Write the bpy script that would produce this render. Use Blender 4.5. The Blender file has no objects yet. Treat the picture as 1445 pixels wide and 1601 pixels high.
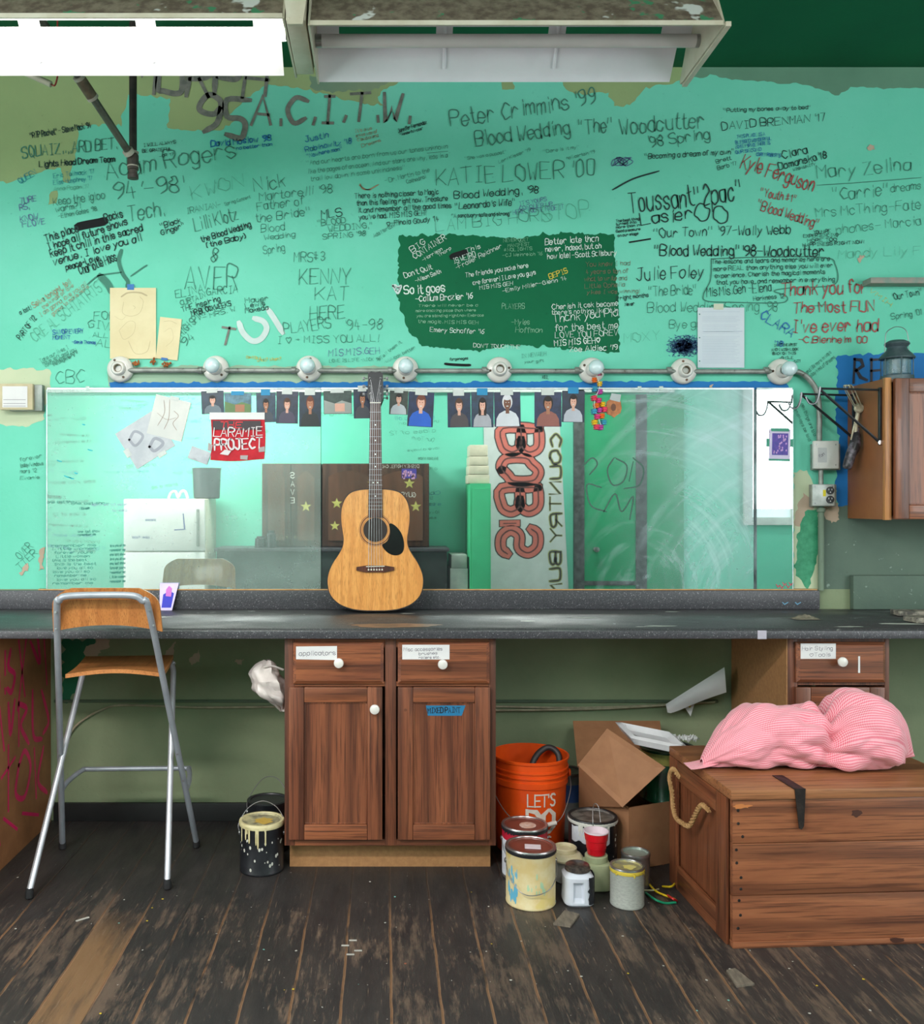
import bpy, bmesh, math, random
from mathutils import Vector, Matrix, noise
from mathutils.geometry import tessellate_polygon
R = math.radians
C = bpy.context.scene.collection
FP, VX, VY, H = 1449.0, 600.0, 784.0, 1.365      # focal length in px, vanishing point, eye height
WY = 3.97                                         # the graffiti wall
MY = 3.944                                        # mirror face
def PX(u, Y): return (u - VX) * Y / FP
def PZ(v, Y): return H - (v - VY) * Y / FP
def lin(c):
    return tuple(((x/255)/12.92 if x/255 <= .04045 else ((x/255+.055)/1.055)**2.4) for x in c) + (1,)

# ------------------------------------------------------------------ materials
MATS = {}
class NT:
    def __init__(s, name):
        s.m = bpy.data.materials.new(name); s.m.use_nodes = True
        s.n = s.m.node_tree.nodes; s.l = s.m.node_tree.links
        s.b = s.n['Principled BSDF']
        s.tc = s.n.new('ShaderNodeTexCoord')
    def node(s, t, **k):
        x = s.n.new(t)
        for a, v in k.items(): setattr(x, a, v)
        return x
    def link(s, a, b): s.l.new(a, b)
    def mapping(s, sc=(1,1,1), loc=(0,0,0), rot=(0,0,0), coord='Object'):
        m = s.node('ShaderNodeMapping'); m.inputs['Scale'].default_value = sc
        m.inputs['Location'].default_value = loc; m.inputs['Rotation'].default_value = rot
        s.link(s.tc.outputs[coord], m.inputs['Vector']); return m.outputs[0]
    def noise(s, vec, scale=5, detail=4, rough=.55, dist=0):
        n = s.node('ShaderNodeTexNoise'); n.inputs['Scale'].default_value = scale
        n.inputs['Detail'].default_value = detail; n.inputs['Roughness'].default_value = rough
        n.inputs['Distortion'].default_value = dist
        s.link(vec, n.inputs['Vector']); return n.outputs['Fac']
    def ramp(s, f, lo, hi, a=0., b=1.):
        r = s.node('ShaderNodeMapRange'); r.inputs[1].default_value = lo; r.inputs[2].default_value = hi
        r.inputs[3].default_value = a; r.inputs[4].default_value = b
        s.link(f, r.inputs[0]); return r.outputs[0]
    def math(s, op, a, b=None):
        m = s.node('ShaderNodeMath', operation=op)
        for i, x in enumerate((a, b)):
            if x is None: continue
            if isinstance(x, (int, float)): m.inputs[i].default_value = x
            else: s.link(x, m.inputs[i])
        return m.outputs[0]
    def mix(s, f, a, b):
        m = s.node('ShaderNodeMix', data_type='RGBA')
        for i, x in ((0, f), (6, a), (7, b)):
            if isinstance(x, (int, float)): m.inputs[i].default_value = x
            elif isinstance(x, tuple): m.inputs[i].default_value = x
            else: s.link(x, m.inputs[i])
        return m.outputs[2]
    def bump(s, h, strength=.3, dist=.01):
        b = s.node('ShaderNodeBump'); b.inputs['Strength'].default_value = strength
        b.inputs['Distance'].default_value = dist
        s.link(h, b.inputs['Height']); s.link(b.outputs[0], s.b.inputs['Normal'])
    def col(s, c):
        if isinstance(c, tuple): s.b.inputs['Base Color'].default_value = c
        else: s.link(c, s.b.inputs['Base Color'])

def mat(name, c1, c2=None, scale=8, stretch=(1,1,1), rough=.5, metal=0, bump=0, bs=None, lo=.38, hi=.62,
        spots=None, dist=0, alpha=None, coat=0, trans=0, fine=None):
    if name in MATS: return MATS[name]
    t = NT(name); b = t.b
    b.inputs['Roughness'].default_value = rough; b.inputs['Metallic'].default_value = metal
    if coat: b.inputs['Coat Weight'].default_value = coat
    if trans: b.inputs['Transmission Weight'].default_value = trans
    vec = t.mapping(stretch)
    f = t.noise(vec, scale, 5, .6, dist)
    c = t.mix(t.ramp(f, lo, hi), lin(c1), lin(c2 if c2 else tuple(max(0, x*.93) for x in c1)))
    if fine:
        c = t.mix(t.ramp(t.noise(vec, scale*6, 3), .45, .7, 0, fine[1]), c, lin(fine[0]))
    if spots:
        for sc, s2, th in spots:
            c = t.mix(t.ramp(t.noise(t.mapping(), s2, 3), th, th+.03), c, lin(sc))
    t.col(c)
    if bump: t.bump(t.noise(t.mapping(stretch), bs or scale*3, 4), bump, .004)
    if alpha is not None: b.inputs['Alpha'].default_value = alpha
    MATS[name] = t.m; return t.m
def flat(name, c, rough=.55, **k): return mat(name, c, None, rough=rough, **k)
def wood(name, c1, c2, c3, grain='z', scale=7, rough=.45, bump=.15, coat=0, scuff=None):
    if name in MATS: return MATS[name]
    t = NT(name)
    st = {'x': (.12,1,1), 'y': (1,.12,1), 'z': (1,1,.12)}[grain]
    vec = t.mapping(st)
    f = t.noise(vec, scale, 6, .6, 1.6)
    g = t.noise(t.mapping(tuple(x*(.35 if x < 1 else 1) for x in st)), scale*14, 4, .7)
    c = t.mix(t.ramp(f, .35, .65), lin(c1), lin(c2))
    w = t.node('ShaderNodeTexWave', wave_type='RINGS' if grain != 'z' else 'BANDS')
    w.inputs['Scale'].default_value = scale*.55; w.inputs['Distortion'].default_value = 7; w.inputs['Detail'].default_value = 3
    w.inputs['Detail Scale'].default_value = 1.4
    t.link(vec, w.inputs['Vector'])
    c = t.mix(t.ramp(w.outputs['Fac'], .55, .95, 0, .55), c, lin(c3))
    c = t.mix(t.ramp(g, .5, .68, 0, .75), c, lin(c3))
    po = t.noise(t.mapping(tuple(x*(.12 if x < 1 else 1) for x in st)), scale*38, 2, .5)
    c = t.mix(t.ramp(po, .56, .64, 0, .6), c, lin(tuple(q*.8 for q in c3)))
    if scuff:
        c = t.mix(t.ramp(t.noise(t.mapping((1,1,1)), 9, 6, .75), scuff[1], scuff[1]+.1, 0, .75), c, lin(scuff[0]))
    t.col(c); t.b.inputs['Roughness'].default_value = rough
    if coat: t.b.inputs['Coat Weight'].default_value = coat
    t.bump(g, bump, .002)
    MATS[name] = t.m; return t.m
def emit(name, c, s):
    if name in MATS: return MATS[name]
    t = NT(name); t.col(lin(c)); t.b.inputs['Emission Color'].default_value = lin(c)
    t.b.inputs['Emission Strength'].default_value = s; MATS[name] = t.m; return t.m

# ------------------------------------------------------------------ mesh builder
def catmull(pts, n=6, closed=False):
    pts = [Vector(p) for p in pts]
    if len(pts) < 3: return pts
    out = []; N = len(pts)
    rng = range(N) if closed else range(N-1)
    for i in rng:
        p1, p2 = pts[i], pts[(i+1) % N]
        p0 = pts[i-1] if (closed or i > 0) else p1*2-p2
        p3 = pts[(i+2) % N] if (closed or i+2 < N) else p2*2-p1
        for k in range(n):
            t = k/n
            out.append(.5*((2*p1)+(p2-p0)*t+(2*p0-5*p1+4*p2-p3)*t*t+(3*p1-p0-3*p2+p3)*t**3))
    if not closed: out.append(pts[-1])
    return out
class B:
    def __init__(s): s.v=[]; s.f=[]; s.m=[]; s.mi=0; s.uv={}
    def add(s, vs, fs):
        o = len(s.v); s.v += [Vector(x) for x in vs]
        for f in fs: s.f.append(tuple(i+o for i in f)); s.m.append(s.mi)
        return s
    def box(s, x0, y0, z0, x1, y1, z1, bev=0, M=None):
        if x0 > x1: x0, x1 = x1, x0
        if y0 > y1: y0, y1 = y1, y0
        if z0 > z1: z0, z1 = z1, z0
        vs = [Vector((x,y,z)) for x in (x0,x1) for y in (y0,y1) for z in (z0,z1)]
        fs = [(0,1,3,2),(4,6,7,5),(0,4,5,1),(2,3,7,6),(0,2,6,4),(1,5,7,3)]
        if bev:
            bev = min(bev, .45*min(x1-x0, y1-y0, z1-z0))
            bm = bmesh.new(); bv = [bm.verts.new(v) for v in vs]
            for f in fs: bm.faces.new([bv[i] for i in f])
            bmesh.ops.bevel(bm, geom=list(bm.edges), offset=bev, segments=2, affect='EDGES', profile=.6)
            bm.verts.index_update()
            vs = [v.co.copy() for v in bm.verts]; fs = [[v.index for v in f.verts] for f in bm.faces]; bm.free()
        if M is not None: vs = [M @ v for v in vs]
        return s.add(vs, fs)
    def tube(s, pts, r, n=12, closed=False, sm=0, caps=True, flatten=1.0):
        pts = catmull(pts, sm, closed) if sm else [Vector(p) for p in pts]
        N = len(pts); rr = r if isinstance(r, (list, tuple)) else None
        up = None; vs = []; fs = []
        for i, p in enumerate(pts):
            a = pts[i-1] if (i > 0 or closed) else p; b = pts[(i+1) % N] if (i < N-1 or closed) else p
            t = (b-a).normalized() if (b-a).length > 1e-9 else Vector((0,0,1))
            if up is None:
                up = t.orthogonal().normalized()
            up = (up - t*up.dot(t)); up = up.normalized() if up.length > 1e-6 else t.orthogonal().normalized()
            sd = t.cross(up)
            q = (rr[0]+(rr[1]-rr[0])*i/(N-1)) if (rr and len(rr) == 2) else (rr[min(i, len(rr)-1)] if rr else r)
            for k in range(n):
                an = 2*math.pi*k/n
                vs.append(p + (up*math.cos(an)*flatten + sd*math.sin(an))*q)
        for i in range(N if closed else N-1):
            j = (i+1) % N
            for k in range(n):
                k2 = (k+1) % n
                fs.append((i*n+k, i*n+k2, j*n+k2, j*n+k))
        if caps and not closed:
            fs.append(tuple(range(n-1, -1, -1))); fs.append(tuple((N-1)*n+k for k in range(n)))
        return s.add(vs, fs)
    def cyl(s, p0, p1, r, r1=None, n=24): return s.tube([p0, p1], (r, r if r1 is None else r1), n)
    def lathe(s, prof, o=(0,0,0), axis='z', n=32, sq=1.0, cap=True):
        o = Vector(o); vs = []; fs = []
        ax = {'z': (Vector((1,0,0)), Vector((0,1,0)), Vector((0,0,1))),
              'y': (Vector((1,0,0)), Vector((0,0,1)), Vector((0,-1,0))),      # profile height runs towards the viewer side (-y)
              'x': (Vector((0,1,0)), Vector((0,0,1)), Vector((1,0,0)))}[axis]
        ri = []
        for r, z in prof:
            if r < 1e-5: ri.append([len(vs)]*n); vs.append(o + ax[2]*z); continue
            ri.append(list(range(len(vs), len(vs)+n)))
            for k in range(n):
                a = 2*math.pi*k/n
                vs.append(o + ax[0]*r*math.cos(a) + ax[1]*r*sq*math.sin(a) + ax[2]*z)
        for i in range(len(prof)-1):
            for k in range(n):
                k2 = (k+1) % n; q = []
                for t in (ri[i][k], ri[i][k2], ri[i+1][k2], ri[i+1][k]):
                    if t not in q: q.append(t)
                if len(q) > 2: fs.append(tuple(q))
        if cap and prof[0][0] > 1e-5: fs.append(tuple(reversed(ri[0])))
        if cap and prof[-1][0] > 1e-5: fs.append(tuple(ri[-1]))
        return s.add(vs, fs)
    def prism(s, pts, fn, d):
        """2-D outline, fn(a, b, depth) -> point; solid between depth 0 and d"""
        n = len(pts)
        vs = [fn(a, b, 0) for a, b in pts] + [fn(a, b, d) for a, b in pts]
        tri = tessellate_polygon([[Vector((a, b, 0)) for a, b in pts]])
        fs = [tuple(t) for t in tri] + [tuple(n+i for i in reversed(t)) for t in tri]
        fs += [(i, (i+1) % n, n+(i+1) % n, n+i) for i in range(n)]
        return s.add(vs, fs)
    def sheet(s, pts, fn):
        tri = tessellate_polygon([[Vector((a, b, 0)) for a, b in pts]])
        return s.add([fn(a, b) for a, b in pts], [tuple(t) for t in tri])
    def grid(s, fn, nu, nv, cu=False, cv=False, uv=False):
        vs = [fn(i/(nu if cu else nu), j/nv) for i in range(nu if cu else nu+1) for j in range(nv if cv else nv+1)]
        W = nv if cv else nv+1; U = nu if cu else nu+1; fs = []; o = len(s.f)
        for i in range(nu):
            for j in range(nv):
                i2 = (i+1) % U; j2 = (j+1) % W
                fs.append((i*W+j, i2*W+j, i2*W+j2, i*W+j2))
                if uv: s.uv[o+len(fs)-1] = [(i/nu, j/nv), ((i+1)/nu, j/nv), ((i+1)/nu, (j+1)/nv), (i/nu, (j+1)/nv)]
        return s.add(vs, fs)
    def ribbon(s, pts, w, fn):
        pts = [Vector((p[0], p[1])) for p in pts]
        q = [pts[0]]
        for p in pts[1:]:
            if (p-q[-1]).length > 1e-6: q.append(p)
        if len(q) < 2:
            q = [q[0]-Vector((w*.3, 0)), q[0]+Vector((w*.3, 0))]
        vs = []; N = len(q)
        for i, p in enumerate(q):
            t = (q[min(i+1, N-1)]-q[max(i-1, 0)]).normalized(); nn = Vector((-t.y, t.x))
            e = t*(w*.4*(1 if i == N-1 else -1 if i == 0 else 0))
            ww = w*.5*(.6 if i in (0, N-1) else 1)
            a = p+nn*ww+e; b = p-nn*ww+e
            vs += [fn(a.x, a.y), fn(b.x, b.y)]
        return s.add(vs, [(2*i, 2*i+1, 2*i+3, 2*i+2) for i in range(N-1)])

def obj(name, b, mats, parent=None, world=True, smooth=True, angle=35, label=None, **props):
    me = bpy.data.meshes.new(name)
    off = Vector((0,0,0))
    if parent is not None and world:
        p = parent
        while p is not None: off += p.location; p = p.parent
    org = Vector(props.pop('origin', (0,0,0))) if parent is None else Vector((0,0,0))
    me.from_pydata([tuple(v-off-org) for v in b.v], [], b.f)
    if not isinstance(mats, (list, tuple)): mats = [mats]
    for m in mats: me.materials.append(m)
    if len(mats) > 1: me.polygons.foreach_set('material_index', b.m)
    if b.uv:
        uv = me.uv_layers.new(name='UVMap')
        for pi, co in b.uv.items():
            for k, li in enumerate(me.polygons[pi].loop_indices): uv.data[li].uv = co[k]
    bm = bmesh.new(); bm.from_mesh(me); 
    if not props.pop('keep_normals', False): bmesh.ops.recalc_face_normals(bm, faces=bm.faces)
    bm.to_mesh(me); bm.free()
    if smooth:
        me.shade_smooth(); me.set_sharp_from_angle(angle=R(angle))
    o = bpy.data.objects.new(name, me); C.objects.link(o); o.location = org
    if parent is not None: o.parent = parent
    if label: o['label'] = label
    for k, v in props.items(): o[k] = v
    return o
def islands(name, b, mats, parent, **k):
    """every separate piece of b becomes a part of its own"""
    par = list(range(len(b.v)))
    def find(i):
        while par[i] != i: par[i] = par[par[i]]; i = par[i]
        return i
    for f in b.f:
        r = find(f[0])
        for i in f[1:]: par[find(i)] = r
    grp = {}
    for q, f in enumerate(b.f): grp.setdefault(find(f[0]), []).append(q)
    out = []
    for fl in grp.values():
        n = B(); mp = {}
        for q in fl:
            t = []
            for i in b.f[q]:
                if i not in mp: mp[i] = len(n.v); n.v.append(b.v[i])
                t.append(mp[i])
            n.f.append(tuple(t)); n.m.append(b.m[q])
        out.append(obj(name, n, mats, parent, **dict(k)))
    return out
def thing(name, label, cat, loc=(0,0,0), rotz=0, group=None):
    o = bpy.data.objects.new(name, None); C.objects.link(o); o.location = loc; o.rotation_euler = (0,0,rotz)
    o.empty_display_size = .05
    o['label'] = label; o['category'] = cat
    if group: o['group'] = group
    return o
def one(name, b, mats, label, cat, group=None, **k):
    o = obj(name, b, mats, **k); o['label'] = label; o['category'] = cat
    if group: o['group'] = group
    return o
def struct(name, b, m, parent=None, **k): return obj(name, b, m, parent, kind='structure', **k)

# ------------------------------------------------------------------ pen strokes
FONT = {k: v for k, v in (x.split('=') for x in """A=022842|1434
B=02083847463505|253544433202
C=47281705132243
D=02082847432202
E=48080242|0535
F=480802|0535
G=4728170513224345|4525
H=0802|4842|0545
I=1838|2822|1232
J=1848|3833221203
K=0802|4804|1542
L=080242
M=0208254842
N=02084248
O=2818070413223243463728
P=02083847463505
Q=2818070413223243463728|2441
R=02083847463505|2542
S=473818070615354443321203
T=0848|2822
U=080312324348
V=082248
W=0812253248
X=0842|4802
Y=0825|4825|2522
Z=08480242
a=361605031222333632
b=08020312223335261605
c=3526160503122233
d=38323322120305162635
e=04343526160503122233
f=37281712|0626
g=3526160503122233|3631201001
h=0802|0416263532
i=1612|1718
j=26211000|2728
k=0802|3604|1532
l=1812
m=0602|05162522|25364542
n=0602|0416263532
o=160503122233352616
p=0600|0516263533221203
q=3630|3526160503122233
r=0602|04162635
s=35261605142433221203
t=18132232|0626
u=0603122233|3632
v=061236
w=0612253246
x=0632|3602
y=0613|361200
z=06360232
0=180703122233372818
1=071812
2=0718283736140232
3=071828373625|153433221203
4=180434|2622
5=3808052534332202
6=381704031222333425150
7=083812
8=1817061525343322120304152536372818
9=36251506071828373412
'=1816
`=0806|2826
.=1213
,=1311
-=0535
!=1814|1312
?=071828373625141|1312
+=0535|2624
/=0238
(=28171322
)=08171302
:=1516|1213
#=0434|0636|1318|2328
~=2205061726374645 22
_=0242""".split('\n'))}
CURV = set("BCDGJOPQRSUabcdefghjmnopqrstuy0235689~?()")
WID = {' ': 2.2, 'm': 5.2, 'w': 5.2, 'i': 2.2, 'l': 2.2, "'": 2, '.': 2, ',': 2, '1': 2.8, '!': 2, 'I': 4.6, 'j': 3, 't': 3.4, 'f': 3.6, ':': 2}
rt = random.Random(5)
def stroke_text(b, text, u0, v0, u1, v1, h, w, fn, jit=.28, smooth=None):
    """pen strokes along the baseline (u0,v0)->(u1,v1) in drawing units (v down); fn(u, v) -> point"""
    adv = []; x = 0
    for ch in text:
        adv.append(x); x += WID.get(ch, 5.2 if (ch.isupper() or ch in '~#') else 4.3)
    w *= .66 if h < 8 else .8 if h < 16 else 1
    L = math.hypot(u1-u0, v1-v0); sx = L/max(x-1, 1); sy = h/6
    ca, sa = (u1-u0)/L, (v1-v0)/L
    for ch, ax in zip(text, adv):
        d = FONT.get(ch)
        if not d: continue
        oy = rt.uniform(-.35, .35); sl = rt.uniform(-.02, .12)
        for pl in d.replace(' ', '').split('|'):
            pts = []
            for i in range(0, len(pl)-1, 2):
                px = int(pl[i])+rt.uniform(-jit, jit); py = int(pl[i+1])-2+oy+rt.uniform(-jit, jit)
                X = (ax+px+py*sl)*sx; Y = py*sy
                pts.append((u0+X*ca+Y*sa, v0+X*sa-Y*ca))
            if (ch in CURV if smooth is None else smooth) and len(pts) > 2:
                pts = [(p.x, p.y) for p in catmull([(a, c, 0) for a, c in pts], 4)]
            b.ribbon(pts, w, fn)
# ------------------------------------------------------------------ room shell
XL, XR, YB, CZ = -3.6, 4.25, -.6, 3.225
def wallmat(name, c1, c2, bumpy=.25, spots=None):
    t = NT(name)
    f = t.noise(t.mapping(), 2.2, 5, .6); g = t.noise(t.mapping(), 60, 3)
    c = t.mix(t.ramp(f, .35, .7), lin(c1), lin(c2))
    c = t.mix(t.ramp(t.noise(t.mapping(), 38, 4, .7), .66, .74, 0, .5), c, lin(tuple(x*.8 for x in c1)))
    if spots: c = t.mix(t.ramp(t.noise(t.mapping(), spots[1], 5, .7), spots[2], spots[2]+.03), c, lin(spots[0]))
    t.col(c); t.b.inputs['Roughness'].default_value = .6; t.b.inputs['Specular IOR Level'].default_value = .2
    t.bump(g, bumpy, .002); MATS[name] = t.m; return t.m
MINT = wallmat('mint_wall_paint', (104,200,172), (116,207,182))
CRW = wallmat('cream_room_wall', (206,198,190), (196,188,180))
OLIVE = wallmat('olive_wall_paint', (150,170,118), (138,160,112))
SAGE = wallmat('sage_wall_paint', (138,150,118), (122,136,106), .4, ((120,100,85), 5, .72))
GREYG = wallmat('grey_green_wall_paint', (98,116,102), (82,100,90), .6, ((140,158,146), 26, .66))
CREAM = wallmat('cream_wall_paint', (196,204,172), (176,192,160))
BLUEP = wallmat('blue_wall_paint', (38,118,184), (30,104,170))
DKGRN = wallmat('dark_green_wall_paint', (2,104,66), (0,92,58))
PALEG = wallmat('pale_grey_green_paint', (160,186,160), (140,170,146))
PINKY = wallmat('bare_plaster', (190,170,150), (170,150,130))
CEILG = wallmat('dark_green_ceiling_paint', (14,92,58), (12,84,54))
BLACKP = mat('black_baseboard_paint', (32,33,34), (24,25,26), rough=.5, bump=.2)
def Wp(off=.0008):
    k = WY/FP
    return lambda u, v: ((u-VX)*k, WY-off, H-(v-VY)*k)
wall = struct('wall_back', B().box(XL, WY, 0, XR, WY+.12, CZ), MINT, smooth=False)
struct('wall_left', B().box(XL-.12, YB-.12, 0, XL, WY+.12, CZ), CRW, smooth=False)
struct('wall_right', B().box(XR, YB-.12, 0, XR+.12, WY+.12, CZ), CRW, smooth=False)
opp = struct('wall_front', B().box(XL, YB-.12, 0, XR, YB, CZ), MINT, smooth=False)
struct('ceiling', B().box(XL-.12, YB-.12, CZ, XR+.12, WY+.12, CZ+.1), CEILG, smooth=False)
def floor_mat():
    t = NT('worn_black_floorboards'); t.b.inputs['Roughness'].default_value = .5
    sep = t.node('ShaderNodeSeparateXYZ'); t.link(t.tc.outputs['Object'], sep.inputs[0])
    x = t.math('DIVIDE', t.math('SUBTRACT', t.math('ADD', sep.outputs[0], t.ramp(t.noise(t.mapping((.2,1.4,1)), 3, 3), 0, 1, -.007, .007)), .021), .1355)
    fr = t.math('FRACT', x); idn = t.math('FLOOR', x)
    e = t.math('MINIMUM', fr, t.math('SUBTRACT', 1.0, fr))
    wn = t.node('ShaderNodeTexWhiteNoise', noise_dimensions='1D'); t.link(idn, wn.inputs['W'])
    comb = t.node('ShaderNodeCombineXYZ'); t.link(t.math('MULTIPLY', idn, 3.7), comb.inputs[2])
    va = t.node('ShaderNodeVectorMath', operation='ADD'); t.link(t.mapping((1,.13,1)), va.inputs[0]); t.link(comb.outputs[0], va.inputs[1])
    wear = t.noise(va.outputs[0], 34, 8, .78)
    blot = t.noise(t.mapping((1,.6,1)), 5.5, 5, .65)
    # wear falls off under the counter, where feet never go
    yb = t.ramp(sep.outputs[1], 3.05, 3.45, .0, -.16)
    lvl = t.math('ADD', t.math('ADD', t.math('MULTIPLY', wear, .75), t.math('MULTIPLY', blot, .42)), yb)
    lvl = t.math('ADD', lvl, t.ramp(wn.outputs['Value'], 0, 1, -.05, .035))
    tan = t.mix(t.ramp(wn.outputs['Value'], 0, 1), lin((112,93,78)), lin((92,78,67)))
    base = t.mix(t.ramp(t.noise(t.mapping((1,.3,1)), 14, 4), .3, .7), lin((38,37,38)), lin((55,51,49)))
    c = t.mix(t.ramp(lvl, .575, .675, 0, .8), base, tan)
    # one board bare of paint
    bare = t.math('MULTIPLY', t.math('COMPARE', idn, -7.0), t.ramp(sep.outputs[1], 3.1, 2.85))
    c = t.mix(t.math('MULTIPLY', bare, t.ramp(t.noise(va.outputs[0], 12, 5, .7), .36, .56, .15, .85)), c, lin((128,98,68)))
    seam = t.math('MULTIPLY', t.ramp(e, .035, .012), t.ramp(t.noise(t.mapping((1,.5,1)), 7, 4, .7), .38, .5))
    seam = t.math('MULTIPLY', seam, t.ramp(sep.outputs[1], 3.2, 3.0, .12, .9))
    c = t.mix(seam, c, lin((142,106,76)))
    c = t.mix(t.ramp(e, .008, .002, 0, .7), c, lin((16,14,13)))
    sc = t.noise(t.mapping((1,.09,1), (2,5,0)), 130, 4, .6)
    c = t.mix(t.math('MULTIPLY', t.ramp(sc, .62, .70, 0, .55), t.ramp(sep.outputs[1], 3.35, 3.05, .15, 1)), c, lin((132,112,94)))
    sp = t.noise(t.mapping(), 75, 2); c = t.mix(t.ramp(sp, .735, .76, 0, .8), c, lin((176,172,164)))
    t.col(c); t.bump(t.math('ADD', t.ramp(e, 0, .03, 0, 1), t.math('MULTIPLY', wear, .8)), .5, .004)
    t.link(t.ramp(wear, .3, .7, .38, .62), t.b.inputs['Roughness'])
    for n in t.n:
        if n.type == 'MATH' and n.operation == 'COMPARE': n.inputs[2].default_value = .5
    MATS['floor'] = t.m; return t.m
struct('floor', B().box(XL-.12, YB-.12, -.1, XR+.12, WY+.12, 0), floor_mat(), smooth=False)
struct('baseboard_back', B().box(-1.41, WY-.018, 0, 1.43, WY-.0005, .078, .004), BLACKP)
struct('baseboard_front', B().box(XL+.02, YB+.0005, 0, 1.7, YB+.018, .09, .004), BLACKP)

# ------------------------------------------------------------------ patches of paint on the wall
rp = random.Random(11)
def brushy(pts, amp=2.5, step=5, seed=0):
    out = []; n = len(pts)
    for i in range(n):
        a = Vector(pts[i]); b = Vector(pts[(i+1) % n]); d = b-a; L = d.length
        k = max(1, int(L/step)); nn = Vector((-d.y, d.x)).normalized() if L else Vector((0,0))
        for j in range(k):
            p = a+d*j/k
            q = amp*(noise.noise(Vector((p.x*.09, p.y*.09, seed)))*1.6 + noise.noise(Vector((p.x*.5, p.y*.5, seed+9)))*1.1)
            if j == 0: q *= .3
            out.append((p.x+nn.x*q, p.y+nn.y*q))
    return out
LAY = [0]
def patch(name, pts, m, amp=2.5, step=5, lay=None, label=None):
    LAY[0] += 1
    off = .0003+.00012*LAY[0]
    b = B().sheet(brushy(pts, amp, step, LAY[0]), Wp(off))
    return obj(name, b, m, wall, smooth=False, label=label)
T = -170
patch('paint_patch', [(-1000,T),(1720,T),(1720,105),(1068,104),(1068,127),(1010,136),(985,165),(960,166),(952,145),(900,147),(885,140),(880,126),(806,125),(804,140),(786,140),(784,126),(640,124),(600,140),(590,152),(600,165),(560,160),(520,150),(470,138),(425,133),(400,143),(385,152),(358,180),(372,188),(345,204),(300,205),(262,200),(266,154),(200,148),(190,198),(150,194),(121,198),(119,236),(112,262),(107,285),(99,284),(95,262),(60,270),(20,284),(-1000,290)], OLIVE, 3.2, label='olive green paint')
patch('paint_patch', [(1065,100),(1720,100),(1720,138),(1392,138),(1330,136),(1312,149),(1290,142),(1250,131),(1220,131),(1190,127),(1140,124),(1110,116),(1100,122),(1068,119)], wallmat('dusty_green_wall_paint', (104,146,122), (90,130,108)), 1.8, label='dusty grey green paint')
patch('paint_patch', [(484,118),(640,118),(610,128),(578,144),(545,140),(520,146),(484,136)], wallmat('grey_scrubbed_paint', (110,140,118), (130,150,120)), 3, label='grey scrubbed paint')
patch('paint_patch', [(80,300),(90,298),(88,318),(76,320)], OLIVE, 3)
patch('paint_patch', [(-30,575),(78,578),(80,606),(72,610),(70,655),(40,668),(-30,660)], CREAM, 3, label='cream paint around the thermostat')
patch('paint_patch', [(168,572),(640,573),(655,600),(640,604),(170,604)], PALEG, 2)
patch('paint_patch', [(171,598),(1228,596),(1234,607),(1232,640),(170,640)], BLUEP, 1.6, 4, label='blue paint round the mirror')
patch('paint_patch', [(624,369),(700,366),(800,372),(880,364),(960,366),(966,450),(969,551),(930,550),(860,543),(800,541),(740,549),(660,541),(640,520),(622,470)], DKGRN, 2.6, 3, label='dark green painted panel of writing')
patch('paint_patch', [(1310,557),(1345,553),(1500,553),(1500,800),(1310,800),(1306,760),(1312,690),(1305,640)], BLUEP, 3.5, 4, label='blue paint behind the wall cabinet')
patch('paint_patch', [(1283,800),(1312,792),(1720,790),(1720,1010),(1240,1010),(1250,930),(1280,925)], GREYG, 3, label='grey green paint above the counter end')
patch('paint_patch', [(1240,738),(1262,735),(1275,760),(1282,800),(1283,935),(1240,935)], CREAM, 3)
patch('paint_patch', [(1256,770),(1276,786),(1262,820),(1243,822),(1244,800)], PINKY, 3)
patch('paint_patch', [(1258,800),(1278,796),(1281,860),(1270,900),(1262,922),(1244,900),(1246,835)], mat('flaking_green_paint', (36,128,90), (60,150,110), 30, rough=.6), 3)
patch('paint_patch', [(-1000,921),(1720,921),(1720,1300),(-1000,1300)], SAGE, .1, 60, label='sage green paint below the counter')
patch('paint_patch', [(98,1000),(150,1000),(140,1040),(120,1075),(104,1100),(98,1090)], mat('old_green_paint', (20,116,78), (14,100,68), rough=.6), 5)
for q in ([(135,1010),(150,1004),(158,1020),(146,1040),(132,1030)], [(150,998),(172,1000),(168,1014),(155,1018)], [(255,1025),(275,1002),(272,1020),(258,1040)],
          [(296,1030),(312,1015),(312,1035),(300,1040)], [(367,1034),(383,1030),(378,1040)], [(38,885),(44,880),(44,893),(33,900)], [(62,860),(70,855),(69,890),(60,893)],
          [(1288,792),(1310,786),(1312,812),(1300,818),(1290,808)], [(1340,404),(1358,393),(1352,402),(1344,412)], [(1109,603),(1117,601),(1116,614),(1110,612)], [(1355,232),(1371,226),(1368,235)]):
    patch('flaked_patch', q, PINKY, 3.5, 3)
def smear(u0, v0, u1, v1, n, m, name, label=None, seed=1, sz=1.6):
    r2 = random.Random(seed); b = B(); LAY[0] += 1
    cx, cy, a, c = (u0+u1)/2, (v0+v1)/2, (u1-u0)/2, (v1-v0)/2; fn = Wp(.0003+.00012*LAY[0])
    for _ in range(n):
        x = r2.gauss(0, .42); y = r2.gauss(0, .42)
        if abs(x) > 1 or abs(y) > 1: continue
        p = (cx+x*a, cy+y*c); s_ = r2.uniform(.5, 1)*sz
        b.ribbon([p, (p[0]+r2.uniform(-2,2)*s_, p[1]+r2.uniform(-1,1)*s_)], s_, fn)
    obj(name, b, m, wall, smooth=False, label=label)
smear(1042, 524, 1098, 558, 1500, flat('navy_spray', (40,84,140)), 'spray_smudge', 'dark blue spray smudge', 3)

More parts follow.
